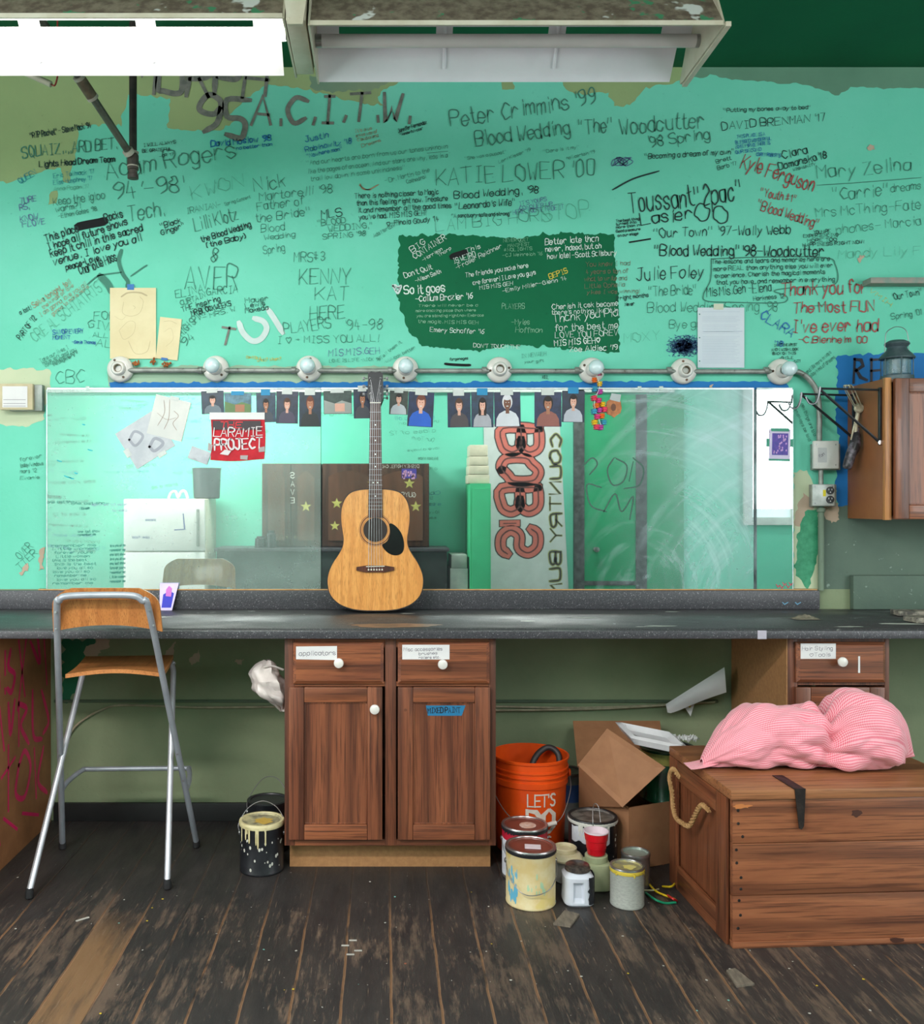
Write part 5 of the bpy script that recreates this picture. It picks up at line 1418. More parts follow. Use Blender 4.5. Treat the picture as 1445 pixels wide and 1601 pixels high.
b.v = [Vector((X+(p.x-X)*(1+.012*math.cos(16*math.atan2(p.y-Y, p.x-X))), Y+(p.y-Y)*(1+.012*math.cos(16*math.atan2(p.y-Y, p.x-X))), p.z)) for p in b.v]
obj('cup_body', b, mat('red_plastic', (206,20,34), (190,16,30), 10, rough=.3), cp)
b = B().lathe([(.0425,.196), (.0445,.198), (.0445,.201), (.0418,.202), (.0412,.197), (.037,.180), (0,.178)], (X,Y,0), 'z', 40, cap=False); obj('white_rim', b, flat('pinkish_white_plastic', (222,204,212), .35), cp, label='white rim and inside')
# small jug with a moulded handle
jg = thing('plastic_jug', 'small white plastic jug with a black side and moulded handle, front middle of the group', 'jug', (.661,3.160,0)); X, Y = .661, 3.160
b = B(); loftsq(b, [(.046,.001), (.053,.008), (.052,.045), (.049,.060), (.052,.080), (.051,.096), (.040,.108), (.034,.110)])
def dent(p):
    dx, dz = p.x-(X-.006), p.z-.050
    if p.y < Y and abs(dx) < .017 and abs(dz) < .032: p = Vector((p.x, p.y+.014*min(1, (1-abs(dx)/.02)*3)*min(1, (1-abs(dz)/.034)*3), p.z))
    return p
b2 = B(); s0 = [(.046,.001), (.053,.008)]+[(.053-.002*math.sin((z-.02)*40), z) for z in [.012+.004*k for k in range(22)]]+[(.047,.102), (.036,.110)]
loftsq(b2, s0, 96); b2.v = [dent(v) for v in b2.v]
obj('jug_body', b2, mat('white_jug_plastic', (206,212,222), (196,202,212), 12, rough=.35), jg)
b = B().lathe([(.037,.1102), (.043,.112), (.043,.120), (.040,.122), (.040,.128), (.036,.1305), (0,.130)], (X,Y,0), 'z', 32); obj('cap', b, mat('smeared_metal_cap', (110,100,92), (60,56,56), 60, rough=.3, metal=.5), jg)
b = B(); b.grid(lambda i, j: Vector((lambda a: (X+.0555*(abs(math.cos(a))**4+abs(math.sin(a))**4)**-.25*math.cos(a)*.955, Y+.0555*(abs(math.cos(a))**4+abs(math.sin(a))**4)**-.25*math.sin(a)*.955, .012+.090*j+.006*noise.noise(Vector((i*5,j*3,1)))))(R(-62+100*i+4*noise.noise(Vector((3,j*9,2)))*2))), 24, 10)
obj('label_band', b, BLKM, jg, label='black label')
# orange bucket
X, Y = .578, 3.665
bk = thing('bucket', 'orange plastic bucket with white stencilled lettering beside the oak cabinet', 'bucket', (X,Y,0))
ORG = mat('orange_plastic', (238,86,22), (226,76,18), 8, rough=.35)
b = B().lathe([(.120,.001), (.130,.004), (.133,.02), (.142,.265), (.148,.268), (.148,.290), (.144,.292), (.1445,.304), (.150,.305), (.150,.310), (.1455,.311), (.146,.324), (.151,.325), (.151,.331), (.147,.332), (.1475,.358), (.1525,.360), (.1535,.369), (.150,.3715), (.146,.369), (.1445,.34), (.141,.26), (.128,.02), (0,.016)], (X,Y,0), 'z', 64)
obj('bucket_body', b, ORG, bk, angle=25)
b = B(); rt.seed(1)
def bf(a, c): 
    r = .1335+(.142-.1335)*(.27-c*.001)/.27; return (X+(r+.0025)*math.sin(a*.001/.14), Y-(r+.0025)*math.cos(a*.001/.14), .27-c*.001+.0)
def stencil(segs, w):
    for s in segs: b.ribbon(s, w, bf)
def S2(tx, x0, v, cw, h, w):
    G_ = {'L': [[(0,0),(0,6)],[(1,6),(3,6)]], 'E': [[(0,0),(0,6)],[(.8,0),(3,0)],[(.8,3),(2.6,3)],[(.8,6),(3,6)]], 'T': [[(0,0),(3,0)],[(1.5,1),(1.5,6)]], "'": [[(0,0),(0,1.4)]], 'S': [[(3,.6),(2.2,0),(.8,0),(0,1),(.8,2.6)],[(1.4,2.9),(2.6,3.4),(3,4.8),(2.2,6),(.8,6),(0,5.3)]],
         'D': [[(0,0),(0,6)],[(.9,0),(2.2,.2),(3,1.5),(3,2.6)],[(3,3.4),(3,4.5),(2.2,5.8),(.9,6)]], 'O': [[(1.2,0),(0,1.2),(0,4.8),(1.2,6)],[(1.9,0),(3,1.2),(3,4.8),(1.9,6)]], 'H': [[(0,0),(0,6)],[(3,0),(3,6)],[(.6,3),(2.4,3)]], 'I': [[(0,0),(0,6)]]}
    x = x0
    for ch in tx:
        if ch in G_:
            for L in G_[ch]: b.ribbon([(x+a*cw/3, v+c*h/6) for a, c in L], w, bf)
        x += cw*(.45 if ch in "'I " else 1.35)
S2("LET'S", -30, 22, 20, 44, 8.5); S2('DO', -32, 84, 46, 80, 20); S2('THIS', -28, 184, 22, 34, 8)
obj('stencil_lettering', b, flat('white_stencil', (232,216,204)), bk, smooth=False, label='white stencilled lettering')
b = B().tube([(X-.151,Y-.02,.30), (X-.15,Y-.09,.24), (X-.10,Y-.148,.17), (X-.02,Y-.168,.135), (X+.045,Y-.168,.14), (X+.10,Y-.148,.17), (X+.145,Y-.08,.25), (X+.152,Y-.02,.30)], .0018, 8, sm=8); obj('wire_handle', b, WIRE, bk)
b = B().tube([(X+.005,Y-.170,.1355), (X+.075,Y-.160,.150)], .0085, 14); obj('grip', b, flat('white_grip', (222,214,206), .4), bk, label='white plastic grip')
b = B()
for s in (-1,1): b.lathe([(.016,0), (.014,.008*s), (0,.009*s)], (X+.148*s,Y-.02,.30), 'x', 16)
obj('handle_ear', b, ORG, bk)
b = B().tube([(X-.07,Y-.05,.03), (X-.02,Y-.02,.20), (X+.02,Y+.04,.325), (X+.075,Y+.068,.372), (X+.115,Y+.05,.362), (X+.122,Y+.03,.31), (X+.10,Y+.0,.15)], .012, 14, sm=7)
one('rubber_hose', b, flat('dark_grey_hose', (56,52,52), .5), 'dark grey hose looped inside the orange bucket', 'hose')
gc = can('grey lidded pail squeezed between the orange bucket and the cardboard box', .755, 3.80, .066, .262, mat('grey_pail', (126,130,128), (108,110,110), 12), flat('smoke_lid', (110,116,118), .3), SIL, None, None, name='paint_can')
wrap(gc, .755, 3.80, .0660, .15, .22, 180, 330, flat('blue_label_band', (60,90,150)), label='blue label')

# ------------------------------------------------------------------ cardboard box (two walls seen, flaps sprung open) and what sits on it
CB = mat('corrugated_cardboard', (156,110,76), (146,102,70), 14, rough=.75, bump=.05)
bx = thing('cardboard_box', 'open brown cardboard box with sprung flaps against the wall', 'box', (.98,3.68,0))
# corner nearest the camera at (985,1370)
Yc = 3.36; c0 = Vector((PX(985,Yc), Yc, 0)); lft = Vector((PX(905,3.60), 3.60, 0)); rgt = Vector((1.03+.10,3.375+.02,0))
rgt = Vector((1.150,3.40,0)); 
def vwall(p, q, z0, z1, name, m=CB, th=.004):
    d = (q-p).normalized(); nn = Vector((-d.y, d.x, 0))*th
    vs = [Vector((w.x, w.y, z)) for w in (p, q, q+nn, p+nn) for z in (z0, z1)]
    b = B().add(vs, [(0,2,3,1),(2,4,5,3),(4,6,7,5),(6,0,1,7),(1,3,5,7),(0,6,4,2)]); return obj(name, b, m, bx, smooth=False)
hz = .235
c0 = Vector((.905,3.42,0)); lft = Vector((.783,3.72,0)); rgt = Vector((1.225,3.55,0)); bkc = Vector((1.103,3.85,0))
vwall(lft, c0, .002, hz, 'side_panel'); vwall(c0, rgt, .002, hz, 'side_panel'); vwall(rgt, bkc, .002, hz, 'side_panel'); vwall(bkc, lft, .002, hz, 'side_panel')
def flapq(pts, name='flap', th=.004):
    p = [Vector(x) for x in pts]; nn = (p[1]-p[0]).cross(p[2]-p[0]).normalized()*th
    b = B().add(p+[x+nn for x in p], [(0,1,2,3),(7,6,5,4)]+[(k,(k+1)%4,4+(k+1)%4,4+k) for k in range(4)]); return obj(name, b, CB, bx, smooth=False)
# big slanted flap facing the camera
def Q(u, v, Y): return (PX(u,Y), Y, PZ(v,Y))
flapq([Q(974,1262,3.40), Q(1041,1200,3.36), Q(950,1139,3.50), Q(904,1196,3.56)])
flapq([Q(903,1198,3.62), Q(896,1127,3.90), Q(1032,1127,3.90), Q(1041,1198,3.66)])
flapq([Q(905,1190,3.70), Q(904,1197,3.565), Q(974,1262,3.405), Q(905,1330,3.50)][:0] or [Q(905,1198,3.566), Q(974,1263,3.403), Q(984,1267,3.424), Q(906,1262,3.70)])
# a tall dark green tin drum standing in the box and a white tray lid on it
X, Y = PX(1046,3.58), 3.60
dr = can('big dark green and gold tin standing inside the cardboard box', X, Y, .105, .20, BLKM, BLKM)
dr.location.z = .215
GRN = mat('bottle_green_tin', (14,64,44), (20,84,52), 6, rough=.22, coat=.5); GOLD = mat('gold_band', (170,164,84), (140,146,84), 20, rough=.3, metal=.3)
[o for o in dr.children if o.name.startswith('can_body')][0].data.materials[0] = GRN
wrap(dr, X, Y, .1055, .365, .405, 180, 360, GOLD, label='gold green band')
tr = thing('plastic_tray', 'white plastic tray lid tilted on top of the cardboard box', 'tray', Q(1010,1155,3.55))
def trp(a, c, d): 
    o = Vector(Q(962,1134,3.62)); e1 = Vector(Q(1052,1152,3.50))-o; e2 = Vector((.02,-.16,-.022)); n_ = Vector((0,.1,1)).normalized()
    return o+e1*a+e2*c+n_*d
b = B().grid(lambda i, j: trp(i, j, .012 if (i in (0,1) or j in (0,1)) else (.020 if .0 < min(i, 1-i, j, 1-j) < .12 else .0)), 12, 12)
b.grid(lambda i, j: trp(i, j, -.012 if not (i in (0,1) or j in (0,1)) else .0119), 12, 12)
obj('tray_body', b, mat('white_tray_plastic', (206,206,208), (196,196,198), 8, rough=.3), tr)
b = B().grid(lambda i, j: Vector(Q(1046,1160,3.50))+Vector((.10*i, -.05*j, .022+.016*noise.noise(Vector((i*9,j*7,3)))+.010*noise.noise(Vector((i*23,j*17,5))))), 26, 16)
one('plastic_wrap', b, mat('crumpled_clear_plastic', (206,208,206), (190,192,190), 30, rough=.2, alpha=.8), 'crumpled clear plastic lying between the white tray and the wooden chest', 'plastic wrap')
# paper roll hanging from the cable
sh = thing('loose_paper', 'white curled paper tucked behind the cable beside the tan side panel', 'paper', Q(1090,1078,3.86))
b = B().grid(lambda i, j: Vector(Q(1041+92*i+3*j, (1101-58*i)+(13+27*i**.6-4*math.sin(i*3))*j, 3.91-.018*math.sin(math.pi*j)*(.4+.6*i)-.06*i)), 20, 12)
obj('sheet', b, PAPER, sh)
b = B().add([Q(1065,1098,3.93), Q(1088,1094,3.93), Q(1080,1120,3.93)], [(0,1,2)]); b.mi = 1; b.add([Q(1070,1100,3.928), Q(1084,1098,3.928), Q(1079,1107,3.928)], [(0,1,2)])
obj('yellow_print', b, [PAPER, YEL], sh, smooth=False)
# plastic carrier bag on the cabinet's left side
cbg = thing('plastic_bag', 'white plastic carrier bag hanging on the left side of the oak cabinet', 'bag', (-.42,3.45,.62))
def bagp(i, j):
    a = 6.2832*i; t = j
    w = (.01+.075*math.sin(math.pi*min(1, t*1.05))**.7)*(1-.35*t)
    cx = -.375-.055+.03*t; cz = PZ(1032,3.45)-.19*t
    n_ = .022*noise.noise(Vector((math.cos(a)*1.6, math.sin(a)*1.6, t*4)))+.008*noise.noise(Vector((math.cos(a)*5, math.sin(a)*5, t*10)))
    x = cx+(w*.85+n_)*math.cos(a)-.02*math.sin(t*5)
    return Vector((min(x, -.3585), 3.45+(w*1.1+n_)*math.sin(a), cz))
b = B().grid(bagp, 40, 26, cu=True); obj('bag_body', b, mat('thin_white_plastic', (206,196,190), (190,180,176), 12, rough=.35), cbg)
b = B().tube([(-.37,3.42,PZ(1045,3.45)), (-.42,3.40,PZ(1050,3.45)+.03), (-.47,3.42,PZ(1050,3.45)), (-.44,3.41,PZ(1060,3.45))], .006, 8, sm=6, flatten=.4); obj('bag_handle', b, mat('thin_white_plastic', (206,196,190)), cbg)
# ------------------------------------------------------------------ wooden chest, turned a few degrees
CH = thing('wooden_chest', 'old brown wooden chest with an iron strap and rope handle', 'chest', (1.066,2.832,0), R(3.2))
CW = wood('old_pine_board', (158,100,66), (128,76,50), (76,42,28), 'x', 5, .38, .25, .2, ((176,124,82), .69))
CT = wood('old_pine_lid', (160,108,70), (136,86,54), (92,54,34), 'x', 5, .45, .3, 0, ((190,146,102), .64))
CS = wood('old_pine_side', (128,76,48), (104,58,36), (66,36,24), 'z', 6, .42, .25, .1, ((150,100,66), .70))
W_, D_, H_ = .76, .505, .484
def cobj(name, b, m, par=CH, **k): return obj(name, b, m, par, world=False, **k)
for k, (z0, z1) in enumerate(((.020,.1585),(.160,.318),(.3195,.452))):
    b = B().box(.0005, 0, z0, W_, .022, z1, .003); cobj('front_board', b, CW)
b = B().box(-.001, -.006, .0, W_+.005, .022, .0195, .003); cobj('base_strip', b, CW)
b = B().box(-.008, -.008, .4535, W_+.01, D_+.008, H_, .004); cobj('lid', b, CT)
b = B(); 
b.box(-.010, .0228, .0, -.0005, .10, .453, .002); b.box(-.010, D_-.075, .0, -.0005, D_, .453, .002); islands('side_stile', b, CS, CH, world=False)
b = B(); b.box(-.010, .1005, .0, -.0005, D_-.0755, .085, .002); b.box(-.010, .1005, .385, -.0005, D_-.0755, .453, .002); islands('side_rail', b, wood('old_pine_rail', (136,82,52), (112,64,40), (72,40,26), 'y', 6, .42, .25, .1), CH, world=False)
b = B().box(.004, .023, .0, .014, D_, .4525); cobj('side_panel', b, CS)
b = B().box(.014, D_-.014, .0, W_, D_, .4525); b.box(W_-.014, .0225, 0, W_, D_-.0145, .4525); cobj('back_board', b, CS)
IRON = mat('old_iron', (58,50,46), (40,36,34), 40, rough=.5, metal=.5)
b = B(); b.box(.188, -.011, .4845, .222, .13, .4875, .001)
b.prism([(.190,.487),(.224,.487),(.222,.43),(.219,.372),(.212,.362),(.204,.365),(.196,.43)], lambda a, c, d: (a, -.0085-d, c), .003); cobj('iron_strap', b, IRON)
b = B(); r7 = random.Random(3)
for z in (.06,.10,.145,.18,.215,.26,.30,.34,.38,.42): b.lathe([(.005,0), (.004,.0015), (0,.002)], (.022+r7.uniform(-.01,.014), .0, z), 'y', 8)
cobj('nail', b, IRON)
b = B(); blob(b, 0, 0, 0, .018, .010, 5); b.v = [Vector((.39+v.x, -.0006, .405+v.y)) for v in b.v]; o_ = len(b.v)
b2 = B(); blob(b2, 0, 0, 0, .028, .006, 8); b2.v = [Vector((.515+v.x, -.0066, .014+v.y)) for v in b2.v]; b.add(b2.v, b2.f)
b3 = B(); blob(b3, 0, 0, 0, .026, .007, 2); b3.v = [Vector((.030+v.x, -.0006, .432+v.y)) for v in b3.v]
cobj('knot', b, flat('dark_knot', (70,38,26)), smooth=False)
cobj('pale_scar', b3, flat('orange_bare_wood', (196,122,66)), smooth=False)
b = B(); pts = catmull([(-.014,.40,.405), (-.026,.425,.425), (-.032,.44,.39), (-.032,.415,.34), (-.036,.395,.300), (-.040,.36,.278), (-.042,.30,.280), (-.040,.24,.292), (-.034,.20,.345), (-.030,.16,.385), (-.016,.135,.375)], 10)
for ph in (0, 2.094, 4.188):
    q = [p+Vector((.0045*math.cos(k*.9+ph), .0045*math.sin(k*.9+ph)*.6, .0045*math.sin(k*.9+ph))) for k, p in enumerate(pts)]
    b.tube(q, .0046, 6)
cobj('rope_handle', b, mat('twine', (178,140,92), (150,112,68), 60, rough=.85), label='tan twisted rope handle')
# ------------------------------------------------------------------ pink gingham bundle
def gingham():
    t = NT('pink_gingham'); mp = t.node('ShaderNodeMapping'); mp.inputs['Scale'].default_value = (150,96,1); t.link(t.tc.outputs['UV'], mp.inputs[0])
    s = t.node('ShaderNodeSeparateXYZ'); t.link(mp.outputs[0], s.inputs[0])
    fx = t.math('GREATER_THAN', t.math('FRACT', s.outputs[0]), .5); fy = t.math('GREATER_THAN', t.math('FRACT', s.outputs[1]), .5)
    k = t.math('MULTIPLY', t.math('ADD', fx, fy), .5)
    t.col(t.mix(k, lin((244,190,198)), lin((222,92,116)))); t.b.inputs['Roughness'].default_value = .85; t.b.inputs['Sheen Weight'].default_value = .3
    return t.m
bn = thing('cloth_bundle', 'rolled pink gingham cloth bundle lying on the wooden chest', 'cloth', (1.36,3.06,.487))
def prof(t):   # radius along the roll; pinched where it is gathered
    a = .012+.090*math.sin(min(1, t/.30)*math.pi/2)**.8
    if t > .52: a *= 1-.24*math.exp(-((t-.60)/.035)**2)
    if t > .60: a += .022*math.sin(min(1, (t-.6)/.3)*math.pi)
    if t > .86: a *= max(.05, 1-((t-.86)/.14)**2.2)
    return a
def bun(i, j):
    t = i; a = 6.2832*j
    x = 1.055+.66*t; r = prof(t)
    k = math.exp(-((t-.60)/.16)**2)
    f = .030*k*(abs(math.sin(4.5*a+1+9*(t-.6)))-.5) + .011*(abs(math.sin(a*1.5+t*9))-.5)*(1-k) + .012*noise.noise(Vector((math.cos(a)*2.2+t*5, math.sin(a)*2.2, t*3))) + .007*noise.noise(Vector((math.cos(a)*5+t*12, math.sin(a)*5, t*9+a*.2)))
    f += .010*(1-k)*math.sin(a*2+t*16)*math.sin(math.pi*t) + .007*(abs(math.sin(a*2.5-t*17))-.5)*math.sin(math.pi*t)
    rr = max(.004, r+f*min(1, r/.06))
    cy = 3.075+.03*math.sin(t*4); zc = .487+r*(.86 if t > .12 else .86)+.012*t
    p = Vector((x+.035*math.sin(a)*t, cy-rr*1.08*math.cos(a), zc+rr*math.sin(a)))
    if t > .55: p.z += .018*(t-.55)/.45*(1 if math.sin(a) > 0 else 0)
    p.z = max(p.z, .4895+.002*abs(math.sin(a*7+t*20)))
    return p
b = B().grid(bun, 150, 110, cv=True, uv=True)
obj('cloth', b, gingham(), bn, angle=180)
b = B().grid(lambda i, j: Vector((1.05+.10*i-.045*(1-i)*1, 3.03+.08*j+.02*i, .4885+.010*i*abs(math.sin(j*9))+.035*i*i)), 16, 12, uv=True); obj('loose_corner', b, bpy.data.materials['pink_gingham'], bn, angle=180)
# ------------------------------------------------------------------ wall cabinet on the right with what hangs on it
wc = thing('wall_cabinet', 'tan sided wall cabinet at the right edge, lantern on top', 'cabinet', (2.3,WY,1.29))
BRN = mat('brown_hardboard', (146,92,54), (132,82,48), 5, rough=.5, spots=[((100,66,44), 3.2, .66)])
OAKL = wood('golden_oak_edge', (196,136,76), (176,116,62), (140,88,46), 'z', 9, .45, .1, .1)
b = B().box(1.987, 3.69, 1.293, 1.991, 3.968, 1.853, .0005); obj('side_panel', b, BRN, wc)
b = B().box(1.9915, 3.70, 1.293, 2.745, 3.968, 1.305); b.box(1.9915, 3.70, 1.841, 2.745, 3.968, 1.853); b.box(2.745, 3.70, 1.293, 2.757, 3.968, 1.853); b.box(1.9915, 3.955, 1.3055, 2.7445, 3.968, 1.8405); obj('carcass', b, BRN, wc)
b = B().box(1.986, 3.67, 1.291, 2.012, 3.6895, 1.856, .002); b.box(2.345, 3.67, 1.291, 2.385, 3.6895, 1.856, .002); b.box(2.73, 3.67, 1.291, 2.76, 3.6895, 1.856, .002); islands('face_frame', b, OAKL, wc)
for x0, x1_ in ((2.016,2.341),(2.389,2.727)): panel_door(wc, x0, x1_, 1.296, 1.851, 3.6695)
lt = thing('lantern', 'old grey metal oil lantern standing on the wall cabinet', 'lantern', (2.105,3.80,1.8565)); X, Y, Z = 2.105, 3.80, 1.8565
GL_ = mat('dull_galvanised', (92,108,112), (66,82,88), 26, rough=.5, metal=.4)
b = B().lathe([(.062,.0), (.064,.004), (.062,.022), (.056,.024), (0,.024)], (X,Y,Z), 'z', 32); obj('base', b, GL_, lt)
b = B().lathe([(.046,.0245), (.052,.030), (.052,.085), (.046,.092)], (X,Y,Z), 'z', 32); obj('glass_chimney', b, mat('smoky_lantern_glass', (120,150,152), (100,130,134), 9, rough=.1, alpha=.6), lt)
b = B().lathe([(.066,.092), (.068,.097), (.056,.112), (.040,.128), (.037,.140), (.048,.152), (.046,.158), (.030,.168), (0,.170)], (X,Y,Z), 'z', 32); obj('hood', b, GL_, lt)
b = B()
for k in range(6): a = 6.2832*k/6+.3; b.tube([(X+.060*math.cos(a),Y+.060*math.sin(a),Z+.022), (X+.060*math.cos(a),Y+.060*math.sin(a),Z+.094)], .0022, 6)
obj('guard_wires', b, GL_, lt)
b = B().tube([(X-.050,Y,Z+.120), (X-.048,Y,Z+.17), (X-.04,Y,Z+.205), (X,Y,Z+.225), (X+.04,Y,Z+.205), (X+.05,Y,Z+.12)], .0016, 6, sm=6); obj('bail', b, WIRE, lt)
# folding hook rack fixed to the cabinet's side
rk = thing('hook_rack', 'black folding bracket rack with chrome hooks on the side of the wall cabinet', 'rack', (1.985,3.80,1.7))
for yy, xt, zt_, zd in ((3.70,1.738,1.816,1.600),(3.905,1.757,1.818,1.630)):
    p0 = (1.982,yy,zt_-.006); p1 = (xt,yy,zt_); p2 = (1.982,yy,zd)
    ar = obj('arm', B().tube([p0, p1], .0045, 8), BLKM, rk)
    obj('brace', B().tube([p1, p2], .0055, 8), BLKM, ar)
    obj('wall_bar', B().box(1.977, yy-.007, zd-.01, 1.9855, yy+.007, zt_+.004, .001), BLKM, ar)
    b = B().tube([(xt+.002,yy-.006,zt_+.006), (xt-.004,yy-.006,zt_-.03), (xt-.018,yy-.006,zt_-.058), (xt-.040,yy-.006,zt_-.060), (xt-.052,yy-.006,zt_-.042), (xt-.054,yy-.006,zt_-.034)], .0045, 10, sm=6, flatten=.7)
    obj('hook', b, mat('dull_chrome', (140,142,146), rough=.38, metal=.9), ar, label='curved chrome hook')
    b = B().lathe([(.009,0), (.009,.003), (0,.004)], (1.979,yy-.007,zd), 'y', 12); obj('end_screw', b, CHROME, ar)
# whisk-like tool hanging on the rack
wt = thing('hanging_tool', 'old hand mixer like tool with a wire cage, hanging against the wall cabinet side', 'tool', (1.955,3.86,1.83))
A = Vector((1.925,3.840,1.842)); Bp = Vector((1.972,3.845,1.752)); Cc = Vector((1.955,3.84,1.62)); D = Vector((1.918,3.838,1.500))
IVM = mat('old_ivory_metal', (190,184,160), (150,140,116), 30, rough=.4, metal=.3)
b = B()
for k in range(7):
    a = 6.2832*k/7; o_ = Vector((.017*math.cos(a), .017*math.sin(a), 0))
    b.tube([A+o_*.3+Vector((0,0,.006)), A+o_, A.lerp(Bp,.5)+o_*1.05, Bp+o_*.8], .0016, 6, sm=5)
b.lathe([(.017,-.001),(.018,.001),(.017,.003)], A, 'z', 16)
obj('wire_cage', b, IVM, wt)
b = B().lathe([(0,-.010), (.017,-.008), (.021,-.002), (.021,.004), (.016,.010), (0,.012)], Bp, 'y', 24); obj('cap_disc', b, IVM, wt)
b = B().tube([Bp+Vector((0,.006,-.01)), Bp.lerp(Cc,.5)+Vector((-.004,0,0)), Cc], .008, 10); b.tube([Bp+Vector((-.01,.0,-.03)), Cc+Vector((-.018,0,.0))], .004, 8); obj('shaft', b, IVM, wt)
b = B().tube([Bp.lerp(Cc,.6)+Vector((.004,.004,0)), Cc+Vector((-.002,0,-.02)), Cc.lerp(D,.5), D.lerp(Cc,.1), D], [.010,.010,.017,.019,.021,.022,.022,.022,.022,.021,.021,.020,.020,.020,.019,.019,.018,.017,.016,.015,.012], 14, sm=5)
obj('grip', b, mat('black_scuffed_grip', (40,38,42), (120,112,124), 26, rough=.35, lo=.5, hi=.66), wt, label='black grip patched with silver tape')
# junk on the worktop's right end
b = B(); blob(b, PX(1258,3.62), 3.62, .9185, .055, .028, 4, 30)
b = B().grid(lambda i, j: Vector((PX(1259,3.62)+(i-.5)*.10, 3.62+(j-.5)*.06, .907+.014*max(0, math.sin(math.pi*i)*math.sin(math.pi*j))*(1+.9*noise.noise(Vector((i*7,j*5,2)))))), 20, 14)
one('stiff_rag', b, mat('paint_stiff_rag', (130,122,104), (92,90,78), 24, rough=.8), 'paint stiffened grey rag on the worktop beyond the backsplash', 'rag')
for k, (x0, y0, x1_, y1, z, an, lb) in enumerate(((2.0,3.50,2.36,3.58,.907,5,'paint crusted wood strip at the right end of the worktop, nearer the front'), (2.06,3.68,2.50,3.76,.907,-4,'paint crusted wood strip behind the other strip at the right end of the worktop'))):
    cx, cy = (x0+x1_)/2, (y0+y1)/2; M = Matrix.Translation((cx,cy,z)) @ Matrix.Rotation(R(an), 4, 'Z')
    b = B().box(-(x1_-x0)/2, -(y1-y0)/2, 0, (x1_-x0)/2, (y1-y0)/2, .020, .004, M=M)
    one('wood_lath', b, mat('crusted_wood', (146,140,126), (78,76,70), 30, rough=.8, bump=.6, lo=.42, hi=.58), lb, 'wood strip', 'paint crusted wood strips')
b = B().box(1.995, 3.935, .9065, 2.40, 3.966, 1.05, .003); one('painted_panel', b, GREYG, 'grey green painted board standing against the wall on the worktop end', 'board')
# ------------------------------------------------------------------ things on the floor
gs = thing('wire_offcuts', 'tangle of yellow, red and green insulated wire on the floor beside the chest', 'wire', (.98,3.20,0))
def FP_(u, v, z=.004): Y = (H-z)*FP/(v-VY); return (PX(u,Y), Y, z)
for L, m, r_ in (([(1012,1378),(1024,1392),(1040,1400),(1056,1406)], 'yellow', .0035), ([(1036,1386),(1050,1386),(1058,1378),(1064,1372)], 'yellow', .0035), ([(1010,1396),(1024,1406),(1040,1412),(1057,1411)], 'sea_green', .004), ([(1044,1400),(1052,1405),(1058,1408)], 'red', .004), ([(1008,1392),(1022,1392),(1030,1390)], 'cream', .0028)):
    pts = [FP_(u, v, .005+.012*(1 if 0 < k < len(L)-1 else 0)*(k % 2)) for k, (u, v) in enumerate(L)]
    b = B().tube(pts, r_, 8, sm=6); obj('wire', b, flat('insulation_'+m, {'yellow': (220,190,30), 'sea_green': (20,140,100), 'red': (200,40,40), 'cream': (200,196,150)}[m], .4), gs)
SHIM = mat('grey_wood_scrap', (118,108,94), (92,84,74), 20, rough=.8, stretch=(4,1,1))
for pts, lb in (([(865,1447),(883,1426),(906,1432),(892,1451)], 'flat grey wooden scrap on the floor in front of the white jug'), ([(1136,1520),(1150,1517),(1180,1541),(1152,1545)], 'small grey brown wooden scrap on the floor near the bottom right')):
    P = [Vector(FP_(u, v, 0)) for u, v in pts]
    b = B().prism([(p.x, p.y) for p in P], lambda a, c, d: (a, c, .0008+d), .006); one('wood_scrap', b, SHIM, lb, 'wood scrap', smooth=False)
b = B(); r8 = random.Random(21)
for _ in range(90):
    x = r8.uniform(-1.4, 1.7); y = r8.uniform(2.45, 3.5); s = r8.uniform(.002, .006); a0 = r8.uniform(0, 6)
    b.mi = r8.choice((0,0,0,0,1,2,3)); b.add([(x+s*r8.uniform(.5,1)*math.cos(a0+6.28*k/6), y+s*r8.uniform(.5,1)*math.sin(a0+6.28*k/6), .0012) for k in range(6)], [tuple(range(6))])
b.mi = 0; M = Matrix.Translation(FP_(129,1437,.002)) @ Matrix.Rotation(R(40), 4, 'Z'); b.box(-.022,-.004,-.001,.022,.004,.001, M=M)
for u, v in ((540,1478),(552,1470),(548,1492),(560,1486)): x, y, z = FP_(u, v, .0013); b.box(x-.012, y-.004, .0005, x+.012, y+.004, .0015)
one('paint_flecks', b, [flat('fleck_white', (184,182,174)), flat('fleck_yellow', (206,180,50)), flat('fleck_teal', (120,180,170)), flat('fleck_rust', (150,90,70))], 'scattered flecks of paint and grit over the dark floorboards', 'debris', smooth=False, kind='stuff')
